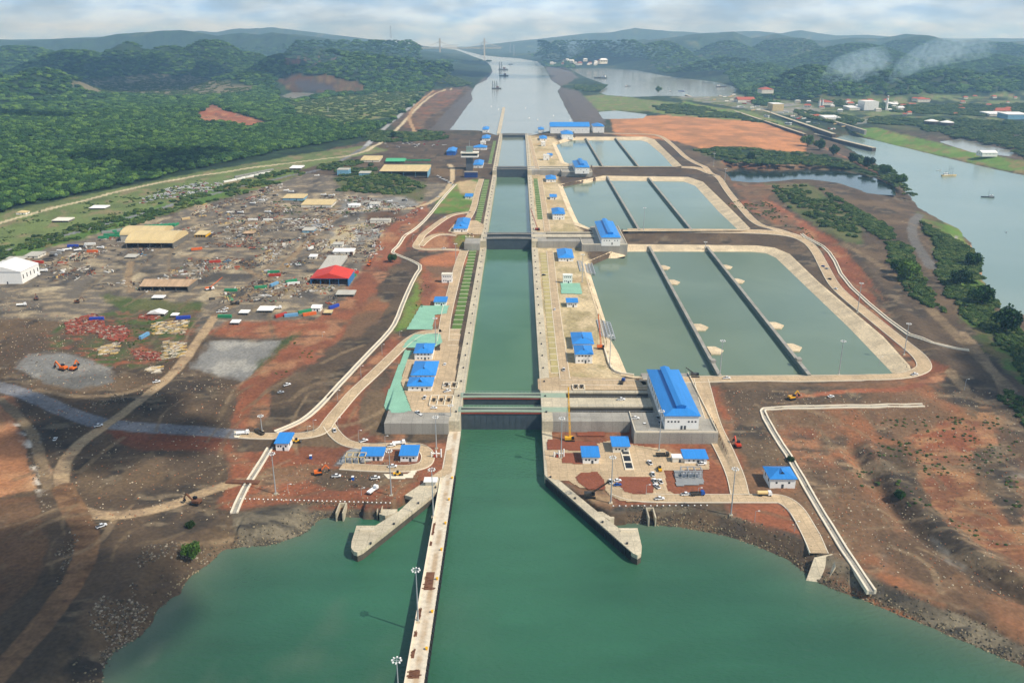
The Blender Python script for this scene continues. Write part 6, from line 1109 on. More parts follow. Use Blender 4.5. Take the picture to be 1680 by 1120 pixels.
x, y, z = G(707, 794); t = thing('site_hut', 'small white canopy hut at the root of the left wing wall', 'site hut', (x, y, 5.8)); MB().box(-3, 3, -2, 2, 0, 2.6).build('cabin', offw, t); MB().box(-4, 4, -3, 3, 2.6, 2.9).build('roof', whr, t)

# ------------------------------------------------------------------ machines, cranes, masts
def tracks(t, l=3.6, w=2.6): 
    for s_ in (-1, 1): MB().box(-l / 2, l / 2, s_ * w / 2 - .35, s_ * w / 2 + .35, 0, .9).build('track', PAINT['black'], t)
def excavator(px, py, rot, m, lab, sc=1.0, group='excavators'):
    x, y, z = G(px, py); t = thing('excavator', lab, 'excavator', (x, y, z + .35), rot, group); t.scale = (sc,) * 3
    tracks(t); c = car_shape([(-2.2, 1.0), (1.5, 1.0), (1.5, 1.9), (-.2, 2.1), (-2.3, 2.2)], 2.6).build('house', m, t); MB().box(-.1, 1.5, -1.3, -.1, 1.9, 3.1).build('cabin', glass, c)
    MB().bar((1.3, .4, 1.9), (3.9, .4, 4.6), .55).build('boom', m, t); a = MB().bar((3.9, .4, 4.6), (5.6, .4, 2.1), .42).build('stick', m, t); MB().add([(5.2, -.2, 2.2), (5.2, 1, 2.2), (6.0, 1, 1.2), (6.0, -.2, 1.2), (4.9, -.2, .8), (4.9, 1, .8)], [(0, 1, 2, 3), (3, 2, 5, 4), (0, 4, 5, 1), (0, 3, 4), (1, 5, 2)]).build('bucket', PAINT['black'], a); return t
excavator(1210, 733, 1.7, mat('excavator_red', lin((206, 66, 36)), .5, .1, .5), 'red excavator at the edge of the road below the largest hall', 1.15)
excavator(523, 778, .3, orange, 'orange excavator with folded arm on the dark left pad', 1.15); excavator(104, 607, 2.8, orange, 'orange excavator in the grey pit, left one', 1.4); excavator(121, 607, 1.4, orange, 'orange excavator in the grey pit with raised arm', 1.3)
excavator(1299, 655, .4, PAINT['yellow'], 'dark yellow excavator beside the black pile on the right field', 1.2); excavator(60, 492, 2.0, rust, 'brown excavator at the face of the black terrace', 1.1); excavator(127, 497, .3, rust, 'brown excavator on the black terrace near the scrub', 1.1); excavator(322, 827, 2.9, rust, 'rusty excavator lowered by the haul road', 1.3); excavator(605, 436, 1.2, orange, 'orange excavator on the red slope beside the yard', 1.0)
def loader(px, py, rot, m, lab, name='wheel_loader', cat='loader'):
    x, y, z = G(px, py); t = thing(name, lab, cat, (x, y, z + .4), rot); car_shape([(-2.6, .7), (1.2, .7), (1.6, 1.4), (0, 1.6), (-2.7, 1.8)], 2.0).build('body', m, t); MB().box(-.8, .6, -.8, .8, 1.6, 2.9).build('cabin', glass, t); MB().add([(2.2, -1.3, .2), (2.2, 1.3, .2), (3.2, 1.3, .3), (3.2, -1.3, .3), (2.3, -1.3, 1.4), (2.3, 1.3, 1.4)], [(0, 1, 2, 3), (1, 0, 4, 5), (0, 3, 4), (1, 5, 2), (3, 2, 5, 4)]).build('bucket', PAINT['dark'], t); wheels(t, (-1.6, 1.2), 2.3, .75); return t
loader(487, 726, .1, yellow, 'yellow loader beside the lone blue roofed hut'); loader(1061, 710.5, .2, yellow, 'yellow forklift on the corner of the gate block', 'forklift', 'forklift'); loader(1082, 772, 1.6, yellow, 'yellow road roller on the red lane of the right pad', 'road_roller', 'roller'); loader(653, 780, .1, yellow, 'yellow loader standing in the white framed pit', 'wheel_loader')
def crane(px, py, m, tip, lab, cab=True, w=.9):
    x, y, z = G(px, py); t = thing('crawler_crane', lab, 'crane', (x, y, z + .4), 0, 'cranes on the lock site'); tracks(t, 6, 4.2); c = car_shape([(-3.4, 1.0), (2.2, 1.0), (2.2, 2.6), (-3.4, 2.8)], 3).build('house', m, t); MB().box(1.0, 2.6, -1.7, -.5, 1.4, 3.2).build('cabin', glass, c)
    tx, ty, tz = tip; b = MB(); n = 12; L_ = lambda u, o: (tx * u + o[0], ty * u + o[1], 1.8 + tz * u)
    for o in ((-.5, -.5), (.5, -.5), (.5, .5), (-.5, .5)): b.bar(L_(0, o), L_(1, (o[0] * .4, o[1] * .4)), .22)
    for q in range(n):
        u0, u1 = q / n, (q + 1) / n; k = 1 - .6 * u0; b.bar(L_(u0, (-.5 * k, -.5 * k)), L_(u1, (.5 * k, -.5 * k)), .14); b.bar(L_(u0, (.5 * k, .5 * k)), L_(u1, (-.5 * k, .5 * k)), .14)
    b.build('boom', m, t); b = MB(); b.bar((-3, 0, 2.8), (tx, ty, 1.8 + tz), .1); b.bar((tx, ty, 1.8 + tz), (tx, ty - .4, tz * .45), .08); b.build('cable', PAINT['black'], t); return t
crane(935, 723, yellow, (-1.6, 4, 34), 'yellow crawler crane with a tall boom at the nearest gate recess'); crane(803, 376, PAINT['white'], (-9, 14, 22), 'white crane with a red leaning boom beside the second gates') if 0 else None
crane(882, 378, mat('crane_red', lin((150, 52, 40)), .5, .1, .5), (-9, 10, 24), 'red boomed crane leaning left at the second gates'); crane(986, 572, orange, (-3, 2, 27), 'orange crane with a dark boom on the edge of the nearest basin'); crane(968, 815, PAINT['dark'], (11, -6, 12), 'dark lattice drilling rig at the root of the right wing wall'); crane(343, 476, orange, (12, 8, 9), 'orange crane lying low among the scrap beams'); crane(1140, 618, PAINT['dark'], (-7, 1, 5), 'dark crane truck with lowered boom on the rim road')
MP = {}
def mast(px, py, head, lab, world=None, h=None, r=3.0):
    if world: x, y, z = world
    else:
        x, y, z = G(px, py); h = solve_z(x, y, head, z) - z
    t = thing('floodlight_mast', lab, 'floodlight mast', (x, y, z), 0, 'tall floodlight masts'); MB().tube((0, 0, -.5), (0, 0, h - .3), .42, .2, 8).build('pole', steel, t); MB().box(-1, 1, -1, 1, -.5, .6).build('footing', conc, t)
    if 'ring' not in MP:
        b = MB()
        for q in range(12):
            a0, a1 = q * math.pi / 6, (q + 1) * math.pi / 6; b.bar((math.cos(a0) * 2.3, math.sin(a0) * 2.3, 0), (math.cos(a1) * 2.3, math.sin(a1) * 2.3, 0), .3)
        for q in range(4): a0 = q * math.pi / 2; b.bar((0, 0, 0), (math.cos(a0) * 2.3, math.sin(a0) * 2.3, 0), .22)
        o = b.build('lamp_ring', steel); MP['ring'] = o.data; bpy.data.objects.remove(o); o = MB().box(-.55, .55, -.4, .4, -.45, .35).build('floodlight', white); MP['lamp'] = o.data; bpy.data.objects.remove(o)
    ro = bpy.data.objects.new('lamp_ring', MP['ring']); C.objects.link(ro); ro.parent = t; ro.location = (0, 0, h); ro.scale = (.62,) * 3
    for q in range(8):
        a0 = q * math.pi / 4; fo = bpy.data.objects.new('floodlight', MP['lamp']); C.objects.link(fo); fo.parent = ro; fo.location = (math.cos(a0) * 2.75, math.sin(a0) * 2.75, 0); fo.rotation_euler = (0, 0, a0)
    return h
x, y = U(686, 1019.5, 5.6); h0 = solve_z(x, y, 934.6, 5.6) - 5.6; mast(0, 0, 0, 'tall floodlight mast standing midway along the approach wall', (x, y, 5.6), h0)
yy_ = 300.0
while PR(-45.3, yy_, 5.6 + h0)[1] < 1082 and yy_ > 150: yy_ -= .5
mast(0, 0, 0, 'nearest floodlight mast at the bottom end of the approach wall', (-45.3, yy_, 5.6), h0)
for a in [(711, 848, 770, 'floodlight mast where the wing wall meets the approach wall'), (716, 736, 684, 'floodlight mast beside the left machinery frames'), (452.5, 810, 744, 'floodlight mast near the chute on the left pad'), (642, 812.5, 739.5, 'floodlight mast between the road loop and the left shore'), (430, 708, 682, 'floodlight mast behind the left junction'), (715, 566, 522, 'floodlight mast by the rounded teal mat'), (1002, 825, 750, 'floodlight mast left of the large red bed'), (1199, 845, 769, 'floodlight mast on the red ground below the shore road'), (1081, 740, 674, 'floodlight mast below the largest hall'), (920.5, 752, 686, 'floodlight mast beside the yellow crawler crane'),
          (1181, 615, 559, 'floodlight mast between the two dividing walls on the near rim'), (1376, 615, 559.5, 'floodlight mast right of the dividing walls on the near rim'), (1406.5, 513, 464.6, 'floodlight mast beside the rim road, upper of two'), (1483, 582, 531, 'floodlight mast beside the rim road, lower of two'), (1157, 406, 397, 'floodlight mast at the far rim of the nearest basin'), (1055.5, 381, 341, 'floodlight mast on the embankment beyond the nearest basin'), (748, 428, 400, 'floodlight mast on the left red field'), (955, 463, 417.5, 'floodlight mast beside the white cube right of the locks'), (1000, 602, 550, 'floodlight mast beside the curved white retaining wall'), (1170.6, 273, 252, 'floodlight mast at the corner of the far rim road'), (1189, 297, 277, 'floodlight mast beside the pond rim road'), (1208, 812, 768, 'floodlight mast at the road junction on the right') if 0 else (740, 700, 665, 'floodlight mast on the left gate block')]: mast(*a)
SL_ = [(627, 582, 565), (592.5, 619, 600), (554, 658, 640), (555, 707, 685), (515, 709, 689), (505, 711, 699), (589, 726, 706), (632, 730, 715), (593, 812, 800), (473, 808, 794), (1060, 812, 795), (1145, 812, 800), (1238, 855, 838), (1303, 872, 855), (656, 553, 543), (529, 553, 545), (677, 398, 385), (1582, 640, 622), (1442, 600, 585)]
LT = ['beside the left access road, highest up the slope', 'beside the left access road, second down the slope', 'beside the left access road above the bend', 'inside the bend of the left access road', 'outside the bend of the left access road', 'next to the lone hut by the bend', 'on the red slope below the dark mound', 'above the transformer hut roof', 'on the left pad near the shore', 'on the left pad near the chute', 'on the shore road by the large red bed', 'on the shore road by the transformer bed', 'on the red ground below the shore road', 'on the red ground beside the ramp road', 'behind the rounded teal mat', 'on the red strip above the gravel patch', 'beside the upper left branch road', 'on the right dirt field', 'beside the rim road corner']
for (px, py, hy), l_ in zip(SL_, LT):
    x, y, z = G(px, py); h = max(solve_z(x, y, hy, z) - z, 4); t = thing('street_lamp', 'thin grey lamp post ' + l_, 'street lamp', (x, y, z), 0, 'street lamps'); MB().tube((0, 0, -.4), (0, 0, h), .16, .09, 6).build('pole', steel, t); MB().bar((0, 0, h), (1.6, 0, h + .2), .14).build('arm', steel, t); MB().box(1.3, 2.3, -.25, .25, h + .05, h + .3).build('lamp_head', white, t)
# machinery frames of the gates, transformers, tanks of pipes
def frame_unit(px0, px1, pya, pyb, lab, m=None, n=3, z=None):
    z = z or G((px0 + px1) / 2, pyb)[2] + .35; x0, y0 = U(px0, pyb, z); x1, y1 = U(px1, pya, z); W_, D_ = x1 - x0, y1 - y0; t = thing('winch_frame', lab, 'machinery', (x0, y0, z)); b = MB()
    for i in range(n + 1): b.bar((W_ * i / n, 0, .6), (W_ * i / n, D_, .6), .6, .8)
    for j in (0, .5, 1): b.bar((0, D_ * j, .6), (W_, D_ * j, .6), .6, .8)
    b.build('frame', m or kerbm, t); b = MB()
    for i in range(n):
        xx = W_ * (i + .5) / n; c = MB(); c.tube((xx - 1.2, D_ * .5, 1.6), (xx + 1.2, D_ * .5, 1.6), .9, .9, 10).box(xx - .5, xx + .5, D_ * .5 - 1, D_ * .5 + 1, 0, 1.2); c.build('winch', PAINT['dark'], t)
    return t
frame_unit(704, 744, 650, 666, 'pale machinery frame between the nearest gates on the left'); frame_unit(726, 752, 628, 638, 'pale machinery frame behind the nearest gates on the left', n=2); frame_unit(727, 744, 684, 698, 'pale machinery frame on the left gate block', n=2); frame_unit(940, 958, 632, 640, 'machinery frame behind the recesses on the right', n=2)
frame_unit(764, 778, 382, 390, 'machinery frame left of the second gates', n=2)
for (px, py, lab) in ((584, 758, 'tan transformer frame beside the wide hut in the road loop'), (1133, 782, 'grey transformer cluster on the gravel bed')):
    x, y, z = G(px, py); t = thing('transformer', lab, 'transformer', (x, y, z + .5)); b = MB()
    for i in range(4):
        for j in range(2): b.box(-6 + i * 4, -5.6 + i * 4, -3 + j * 6, -2.6 + j * 6, 0, 4.6)
    for j in range(2): b.bar((-6, -2.8 + j * 6, 4.6), (6.4, -2.8 + j * 6, 4.6), .4)
    for i in range(4): b.bar((-5.8 + i * 4, -3, 4.6), (-5.8 + i * 4, 3.2, 4.6), .4)
    b.build('frame', tanr if px < 900 else steel, t)
    for i in range(3):
        c = MB().box(-5 + i * 4, -2.6 + i * 4, -1.4, 1.4, 0, 2.6).build('tank', PAINT['silver'], t); d = MB()
        for q in range(3): d.tube((-4.5 + i * 4 + q * .7, 0, 2.6), (-4.5 + i * 4 + q * .7, 0, 3.7), .2, .1, 6)
        d.build('bushing', yellow if q % 2 else rust, c)
x0, y0 = U(1020, 748, 5.9); t = thing('pit_row', 'row of four open dark pits in a white concrete frame on the right pad', 'pit row', (x0, y0 - 18, 5.9)); MB().box(0, 5.6, 0, 38, -.2, .5).build('frame', kerbm, t)
for q in range(4): MB().box(.7, 4.9, 1.4 + q * 9.2, 8.4 + q * 9.2, .5, .56).build('opening', PAINT['black'], t)
for (px, py, l_) in ((716, 750, 'left'), (917, 750, 'right')):
    x, y, z = G(px, py); t = thing('valve_assembly', 'white pipe valve assembly in the red bed on the %s quay' % l_, 'valve assembly', (x, y, z + .3)); b = MB()
    for q in range(3): b.tube((-3 + q * 3, 0, 0), (-3 + q * 3, 0, 3.5 + q), .45, .45, 8)
    b.tube((-3, 0, 2.5), (3, 0, 2.5), .4, .4, 8); b.build('pipe', white, t); MB().tube((-1, -1.2, 1), (-1, 1.2, 1), .8, .8, 10).build('valve_wheel', redm, t)
# soft debris, scrap, stones
def in_px(poly, n, lev=None, ymax=2500):
    w = np.array([U(*p, 12) for p in poly]); x0, y0 = w.min(0); x1, y1 = w.max(0); x = RNG.uniform(x0, x1, n * 3); y = RNG.uniform(y0, y1, n * 3); z = hgt(x, y); px, py = PR(x, y, z); k = inpoly(px, py, poly); return np.stack([x, y, z], -1)[k][:n]
PAL = np.array([lin(c) for c in ((222, 218, 208), (196, 184, 160), (150, 120, 92), (120, 84, 64), (96, 92, 88), (168, 160, 146), (226, 226, 224), (188, 92, 60), (70, 68, 66), (206, 178, 120), (90, 130, 160), (90, 150, 110))])
YARDP = [(-20, 440), (60, 420), (200, 385), (330, 335), (460, 300), (500, 318), (560, 320), (700, 340), (640, 400), (590, 440), (545, 500), (430, 500), (330, 500), (200, 470), (60, 470)]
p = in_px(YARDP, 14500); k = (vnoise(p[:, 0], p[:, 1] * .6, 26, 55) * .6 + vnoise(p[:, 0], p[:, 1], 9, 56) * .4) > .48; p = p[k]; n = len(p)
cell = (np.floor(p[:, 0] / 11).astype(int) * 73 + np.floor(p[:, 1] / 17).astype(int) * 151) % 997; CR = np.random.default_rng(3); crot = CR.uniform(0, 3.14, 997); cpal = CR.choice(12, (997, 3), p=[.09, .13, .16, .14, .14, .11, .06, .05, .07, .03, .01, .01]); clen = CR.lognormal(0, .4, 997)
sc_ = np.stack([RNG.lognormal(.75, .5, n) * clen[cell], RNG.lognormal(-.1, .5, n), RNG.lognormal(-.5, .5, n)], -1)
dm = mat('scrap_mix', (1, 1, 1), .85, .2, .6, attr='col')
tag(scatter('scrap_debris', BOXV, BOXF, p, sc_, crot[cell] + RNG.normal(0, .22, n), dm, PAL[cpal[cell, RNG.integers(0, 3, n)]] * RNG.uniform(.5, .95, (n, 1)), .15), kind='stuff')
p = np.concatenate([in_px([(105, 530), (150, 515), (170, 520), (170, 545), (110, 548)], 420), in_px([(150, 535), (205, 535), (212, 548), (200, 562), (165, 555)], 360), in_px([(215, 575), (262, 580), (262, 592), (225, 590)], 160), in_px([(228, 517), (270, 516), (250, 528), (232, 527)], 120)]); n = len(p)
tag(scatter('red_scrap', BOXV, BOXF, p, np.stack([RNG.uniform(1.2, 3.8, n), RNG.uniform(.5, 1.4, n), RNG.uniform(.3, 1.3, n)], -1), RNG.uniform(-.6, .6, n), dm, np.array([lin((156, 82, 64)), lin((150, 112, 96)), lin((112, 72, 60)), lin((178, 164, 146))])[RNG.choice(4, n, p=[.5, .2, .2, .1])], .15), kind='stuff')
p = np.concatenate([in_px([(160, 570), (195, 560), (195, 580), (165, 582)], 90), in_px([(270, 560), (305, 562), (300, 585), (262, 590)], 130), in_px([(250, 530), (310, 525), (300, 550), (250, 548)], 150), in_px([(240, 600), (265, 600), (260, 612), (240, 610)], 60)]); n = len(p)
tag(scatter('timber_scrap', BOXV, BOXF, p, np.stack([RNG.uniform(2, 6, n), RNG.uniform(.4, .9, n), RNG.uniform(.3, .9, n)], -1), RNG.uniform(.2, .9, n), dm, np.array([lin((206, 196, 176)), lin((196, 166, 104)), lin((150, 140, 124))])[RNG.choice(3, n)], .1), kind='stuff')
rkm = mat('stone', (1, 1, 1), .95, .25, .5, attr='col'); rv, rf = ico(1)
def rocks(name, pts, s0, s1, cols):
    n = len(pts); s_ = RNG.uniform(s0, s1, (n, 1)) * RNG.uniform(.7, 1.3, (n, 3)); tag(scatter(name, rv, rf, pts, s_, RNG.uniform(0, 6.28, n), rkm, np.array([lin(c) for c in cols])[RNG.choice(len(cols), n)], .28), kind='stuff')
x = RNG.uniform(-260, 460, 160000); y = RNG.uniform(180, 470, 160000); d = sdist(x, y, BAY); k = (d > -3.5) & (d < 15) & ((x > 60) | (x < -88)) & ~((x > 60) & (x < 70) & (y > 425)); dd = d[k]; x, y = x[k], y[k]
k2 = RNG.uniform(0, 1, len(x)) < np.where(dd < 6.5, 1.0, .22) * np.where(x < -150, .45, 1); x, y = x[k2], y[k2]; z = hgt(x, y)
rocks('shore_stones', np.stack([x, y, z], -1)[:34000], .26, .62, [(108, 98, 78), (86, 79, 66), (126, 114, 90), (70, 65, 56), (148, 134, 106)])
p = np.concatenate([in_px([(25, 690), (60, 690), (85, 830), (70, 840)], 700), in_px([(60, 840), (130, 880), (100, 960), (60, 930)], 450), in_px([(390, 890), (440, 885), (440, 900), (400, 900)], 120), in_px([(150, 640), (215, 640), (215, 665), (130, 668)], 260), in_px([(130, 1000), (200, 960), (260, 1000), (180, 1100), (120, 1110)], 900), in_px([(200, 870), (330, 860), (370, 900), (300, 950), (220, 1000)], 700), in_px([(430, 905), (560, 1120), (560, 1121)], 1)])
p = p[vnoise(p[:, 0], p[:, 1], 11, 66) > .55]
rocks('rubble', p, .2, .75, [(118, 108, 92), (96, 88, 76), (78, 72, 63), (150, 140, 122)])
p = np.concatenate([in_px([(0, 470), (400, 640), (380, 850), (150, 870), (0, 640)], 2600), in_px([(1170, 640), (1680, 640), (1680, 1000), (1320, 900)], 2600), in_px([(400, 740), (740, 740), (660, 822), (390, 830)], 500)])
rocks('loose_stones', p, .18, .55, [(150, 136, 112), (190, 176, 150), (96, 88, 78), (160, 104, 72)])
# marker stones set along the top of the left bank
for x0_, x1_, y0_, y1_, l_, n in ((395, 640, 818, 825, 'white painted marker stone on the bank top of the left shore', 34), (1006, 1160, 830, 829, 'white painted marker stone on the bank top of the right shore', 16)):
    proto = None
    for q in range(n):
        f_ = q / (n - 1); x, y, z = G(x0_ + (x1_ - x0_) * f_, y0_ + (y1_ - y0_) * f_); o = npmesh('marker_stone', rv * [.48, .48, .4], rf, white) if proto is None else proto.copy()
        if proto is not None: C.objects.link(o)
        proto = proto or o; o.location = (x, y, z + .25); tag(o, l_, 'marker stone', 'marker stones, ' + l_[-10:])

# ------------------------------------------------------------------ far lake, ships, town
def boat(name, lab, cat, px, py, z, L_, rot, hull, house, masts=0, group=None):
    x, y = U(px, py, z); t = thing(name, lab, cat, (x, y, z), rot, group); w = L_ * .17; h = L_ * .085; out = [(-L_ / 2, -w * .42), (-L_ / 2, w * .42), (L_ * .22, w / 2), (L_ * .42, w * .25), (L_ / 2, 0), (L_ * .42, -w * .25), (L_ * .22, -w / 2)]
    b = MB(); n = 7; vs = [(a * .95, c * .8, -.4) for a, c in out] + [(a, c, h) for a, c in out]; b.add(vs, [tuple(range(n)), tuple(range(2 * n - 1, n - 1, -1))] + [(i, n + i, n + (i + 1) % n, (i + 1) % n) for i in range(n)]); b.build('hull', hull, t)
    c = MB().box(-L_ * .38, -L_ * .12, -w * .35, w * .35, h, h + L_ * .12).build('deckhouse', house, t); MB().box(-L_ * .37, -L_ * .115, -w * .36, w * .36, h + L_ * .065, h + L_ * .095).build('window_band', glass, c); MB().tube((-L_ * .25, 0, h + L_ * .12), (-L_ * .25, 0, h + L_ * .19), L_ * .02, L_ * .018, 8).build('funnel', PAINT['dark'], c)
    for q in range(masts): xx = -L_ * .05 + q * L_ * .36 / max(masts, 1); MB().tube((xx, 0, h), (xx, 0, h + L_ * (.62 - .08 * q)), L_ * .008, L_ * .004, 6).bar((xx, -w * .6, h + L_ * .35), (xx, w * .6, h + L_ * .35), L_ * .006).build('mast', PAINT['dark'], t)
    return t
wh = PAINT['white']
boat('sailing_ship', 'three masted wooden sailing ship on the old canal', 'ship', 1557, 289, 9, 30, .15, tanr, wh, 3); boat('tug_boat', 'dark tug boat with white cabin near the right edge', 'boat', 1620, 324, 9, 20, 2.9, PAINT['dark'], wh, 1); boat('motor_boat', 'small white motor boat ahead of the sailing ship', 'boat', 1540, 280, 9, 9, 2.9, wh, wh); boat('motor_boat', 'tiny dark launch low on the right side of the old canal', 'boat', 1651, 381, 9, 7, 1, PAINT['dark'], wh)
boat('cargo_ship', 'grey cargo ship with cranes on the far lake', 'ship', 985, 129, 22, 80, 2.7, PAINT['dark'], wh, 2); boat('tug_boat', 'small tug on the far lake below the cargo ship', 'boat', 1030, 142, 22, 30, .2, PAINT['dark'], wh, 1); boat('tug_boat', 'left of two tugs at the right end of the far lake', 'boat', 1100, 150, 22, 20, 1.0, PAINT['dark'], wh, 1); boat('tug_boat', 'right of two tugs at the right end of the far lake', 'boat', 1118, 150, 22, 30, 2.6, PAINT['blue'], wh, 1); boat('barge', 'dark barge moored on the far right lake shore', 'boat', 1183, 143, 22, 50, 0, PAINT['dark'], wh)
boat('cargo_ship', 'red hulled freighter rising in the old locks', 'ship', 1301, 211, 14, 70, -.95, mat('hull_red', lin((196, 66, 44)), .5, .1, .1), wh, 1); boat('cargo_ship', 'smaller red ship beyond the freighter in the old locks', 'ship', 1264, 197, 18, 60, -.95, bpy.data.materials['hull_red'], wh, 1); boat('tug_boat', 'tug following on the centre channel of the main lake', 'boat', 838, 106, 26, 40, .3, PAINT['dark'], wh, 1)
for (px, py, n_, lab) in ((812, 146, 3, 'nearest drilling barge with three dark towers in the lake channel'), (824, 125, 1, 'dark dredger behind the drilling barge'), (823, 115, 2, 'farthest drilling barge with two dark towers')):
    x, y = U(px, py, 26); k = y / F; t = thing('drill_barge', lab, 'barge', (x, y, 26)); MB().box(-5 * k, 10 * k, -3 * k, 3 * k, -.5, 1.6 * k).build('hull', PAINT['dark'], t); MB().box(2 * k, 6 * k, -2 * k, 2 * k, 1.6 * k, 4 * k).build('deckhouse', rust, t)
    for q in range(n_): xx = (-3.5 + q * 3.2) * k; MB().bar((xx, 0, 1.6 * k), (xx, 0, 12 * k), .9 * k).bar((xx, 0, 1.6 * k), (xx + 2 * k, 0, 8 * k), .3 * k).build('tower', PAINT['dark'], t)
# cable stayed bridge far up the channel
D = 10000; (xa, _, _), (xb, _, _) = at_d(722, 60, D), at_d(790, 66, D); t = thing('cable_stayed_bridge', 'pale cable stayed bridge far up the channel', 'bridge', (xa, D, 20)); k = D / F
MB().box(-60 * k, 95 * k, -10, 10, 88, 97).build('deck', conc, t)
for xx in (0, 69 * k):
    o = MB().box(xx - 8, xx + 8, -12, 12, -20, 196).build('tower', conc, t); b = MB()
    for q in range(1, 8):
        for s_ in (-1, 1): b.bar((xx, 0, 185 - q * 4), (xx + s_ * q * 4.2 * k, 0, 97), 1.6)
    b.build('cables', kerbm, o)
for px, py, D, hh, lab in ((643, 62, 6500, 80, 'lattice pylon on the dark hill left of the bridge'), (837, 60, 8200, 90, 'left of two thin pylons on the far centre ridge'), (843, 60, 8200, 90, 'right of two thin pylons on the far centre ridge'), (790, 84, 7600, 110, 'thin pylon at the right bank of the far channel'), (537, 190, 2700, 26, 'short pylon on the meadow beyond the left forest')):
    x, y, z = at_d(px, py, D); z = min(z, hz(x, y)) if hz(x, y) > 20 else z; t = thing('pylon', lab, 'pylon', (x, y, z), 0, 'lattice pylons'); b = MB(); w = hh * .06
    for i, j in ((-1, -1), (1, -1), (1, 1), (-1, 1)): b.bar((i * w, j * w, -4), (i * w * .2, j * w * .2, hh), hh * .014)
    for q in range(6): u = q / 6; v = (q + 1) / 6; b.bar((-w * (1 - .8 * u), -w * (1 - .8 * u), hh * u), (w * (1 - .8 * v), -w * (1 - .8 * v), hh * v), hh * .008)
    b.build('lattice', steel, t); MB().bar((-hh * .12, 0, hh * .9), (hh * .12, 0, hh * .9), hh * .012).bar((-hh * .1, 0, hh * .78), (hh * .1, 0, hh * .78), hh * .012).build('cross_arms', steel, t)
# old locks and harbour town on the right
def longwall(name, lab, cat, pa, pb, z, w, h, m):
    p, q = U(*pa, z), U(*pb, z); t = thing(name, lab, cat, (*p, z), 0, 'walls of the old locks'); loc0(oriented(MB(), p, q, w, z - 8, z + h).build('wall_body', m, t), t); loc0(oriented(MB(), p, q, w + 1.5, z + h, z + h + .6).build('coping', conc, t), t); return t
dkw = mat('old_lock_wall', lin((84, 78, 74)), .9, .2, .1)
longwall('lock_wall', 'dark left wall of the old locks', 'lock wall', (1125, 157), (1320, 222), 24, 6, 3, dkw); longwall('lock_wall', 'dark centre wall of the old locks', 'lock wall', (1180, 158), (1368, 222), 24, 9, 3, dkw); longwall('lock_wall', 'pale guide wall of the old locks running towards the canal', 'lock wall', (1326, 219), (1434, 245), 14, 9, 3, dkw); longwall('lock_wall', 'grey right wall of the old locks', 'lock wall', (1232, 160), (1420, 216), 24, 5, 3, concg)
TW = [('factory_hall', 'big white factory hall below the smoke', 1419, 1443, 164, 167, 181, 'box', white, whr), ('apartment_block', 'tan visitor building with a white roof beside the old locks', 1268, 1287, 167, 171, 182, 'box', tanr, whr), ('red_roofed_hall', 'long red roofed hall beside the old locks', 1211, 1240, 161, 164, 168, 'gablex', offw, brown_roof), ('red_roofed_hall', 'red roofed hall at the far lake corner', 1250, 1270, 142, 147, 153, 'hip', offw, brown_roof), ('red_roofed_hall', 'red roofed hall between the two stacks', 1352, 1368, 163, 168, 173, 'hip', offw, brown_roof), ('red_roofed_hall', 'large red roofed hall right of the chimney', 1506, 1526, 159, 163, 168, 'hip', offw, brown_roof), ('white_depot', 'long white depot at the right edge of the town', 1624, 1655, 183, 187, 191, 'shed', offw, whr), ('white_depot', 'second white depot at the right edge of the town', 1654, 1690, 184, 188, 196, 'shed', lbl, whr), ('red_roofed_hall', 'bright orange roof behind the white depots', 1632, 1660, 178, 182, 186, 'hip', offw, brown_roof), ('white_depot', 'white boathouse on the canal bank far right', 1612, 1638, 248, 251, 256, 'gablex', white, whr), ('red_roofed_hall', 'small orange roof near the old lock control house', 1336, 1352, 187, 190, 193, 'hip', white, brown_roof), ('white_depot', 'white store beside the old locks', 1354, 1380, 190, 193, 196, 'shed', white, whr), ('white_depot', 'long white store near the chimney', 1464, 1474, 168, 171, 175, 'shed', white, whr), ('white_depot', 'white plant building left of the factory hall', 1394, 1412, 173, 177, 181, 'shed', offw, whr)]
for (nm, lab, x0, x1, yt, ye, yb, rf, wm, rm) in TW: building(nm, lab, 'building', x0, x1, yt, ye, yb, rf, wm, rm, win=3, doors=0, group='buildings of the harbour town', mind=12)
HP = {}
def house(px, py, k, col, lab, group):
    x, y, z = G(px, py)
    if col in HP: dup(HP[col], (x, y, z), random.uniform(-.4, .4), lab, group, (k,) * 3); return
    t = thing('town_house', lab, 'house', (x, y, z), 0, group); t.scale = (k,) * 3; MB().box(-9, 9, -5, 5, -3, 6).build('wall', offw, t); r = MB().add([(-10, -6, 6), (10, -6, 6), (10, 6, 6), (-10, 6, 6), (-6, 0, 9.5), (6, 0, 9.5)], [(0, 1, 5, 4), (1, 2, 5), (2, 3, 4, 5), (3, 0, 4), (3, 2, 1, 0)]).build('roof', col, t); HP[col] = t
    for q in range(4): MB().box(-7 + q * 4, -5.4 + q * 4, -5.1, -5, 1.5, 4.2).build('window', glass, t)
for i in range(24):
    px = random.uniform(1480, 1680); py = random.uniform(160, 178) if i % 3 else random.uniform(176, 190); house(px, py, random.uniform(.6, 1.15), brown_roof, 'red roofed house in the far town below the right hills', 'red roofed houses of the far town')
for i in range(22): house(random.uniform(1300, 1480), random.uniform(166, 184), random.uniform(.7, 1.3), [whr, brown_roof, greyr][i % 3], ['white roofed', 'red roofed', 'grey roofed'][i % 3] + ' house around the power plant', 'houses around the power plant')
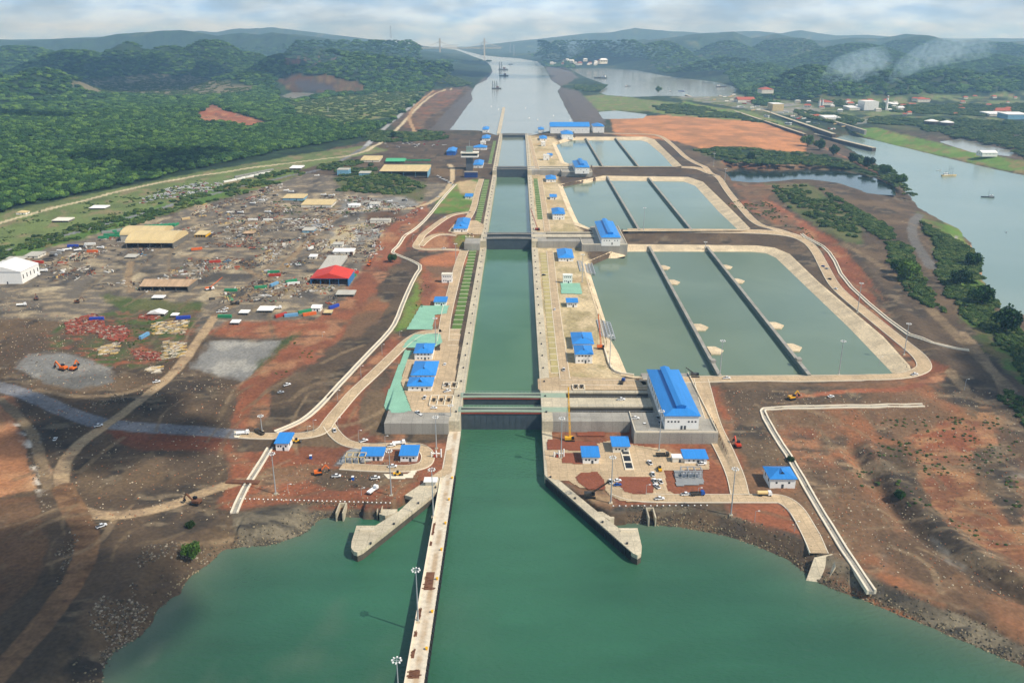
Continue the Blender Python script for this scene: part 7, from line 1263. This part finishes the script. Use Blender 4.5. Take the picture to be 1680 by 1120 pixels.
for i in range(30): house(random.uniform(905, 990), random.uniform(98, 107), random.uniform(.9, 1.7), [whr, brown_roof, whr][i % 3], ['white roofed', 'red roofed', 'white roofed'][i % 3] + ' house in the village on the far lake shore', 'village on the far lake shore')
for px, py, lab in ((1527, 207, 'left of two dark oil tanks with white tops'), (1552, 209, 'right of two dark oil tanks with white tops')):
    x, y, z = G(px, py); k = y / F; t = thing('oil_tank', lab, 'storage tank', (x, y, z), 0, 'oil tanks'); MB().tube((0, 0, -2), (0, 0, 8 * k), 10.5 * k, 10.5 * k, 24).build('tank_wall', PAINT['dark'], t); MB().tube((0, 0, 8 * k), (0, 0, 10.5 * k), 10.8 * k, 2 * k, 24).build('tank_roof', whr, t)
for px, py, top, r, lab in ((1454, 181, 157, 1.6, 'tall white chimney under the large smoke plume'), (1344.5, 174, 163, 1.3, 'left of two short chimneys by the trees'), (1349.5, 173, 163, 1.3, 'right of two short chimneys by the trees')):
    x, y, z = G(px, py); k = y / F; h = solve_z(x, y, top, z) - z; t = thing('chimney', lab, 'chimney', (x, y, z), 0, 'power plant chimneys'); MB().tube((0, 0, -2), (0, 0, h), r * k * 1.2, r * k * .8, 12).build('stack', white, t); MB().tube((0, 0, h * .86), (0, 0, h * .93), r * k * .98, r * k * .95, 12).build('ring', redm, t)
# mooring buoys on the lake and navigation posts
for i, (px, py) in enumerate([(806, 175), (818, 180), (862, 178), (868, 194), (882, 197), (908, 190), (935, 198)]):
    x, y = U(px, py, 26); t = thing('buoy', 'white buoy floating on the main lake above the locks', 'buoy', (x, y, 26), 0, 'white lake buoys'); MB().tube((0, 0, -.5), (0, 0, 1.6), 1.6, 1.4, 10).build('float', white, t); MB().tube((0, 0, 1.6), (0, 0, 4), .3, .2, 6).build('post', white, t)
for i in range(46):                                              # wagons, trucks and stores crowding the old locks
    f_ = random.random(); px, py = 1175 + 190 * f_ + random.uniform(-12, 30), 160 + 52 * f_ + random.uniform(-6, 3); x, y, z = G(px, py); c = random.choice(['white', 'white', 'grey', 'tan', 'red']); container(c, x, y, random.choice([-.9, .6]), '%s box wagon among the clutter beside the old locks' % c, 'box wagons of the old locks', 18.0, z + .2)
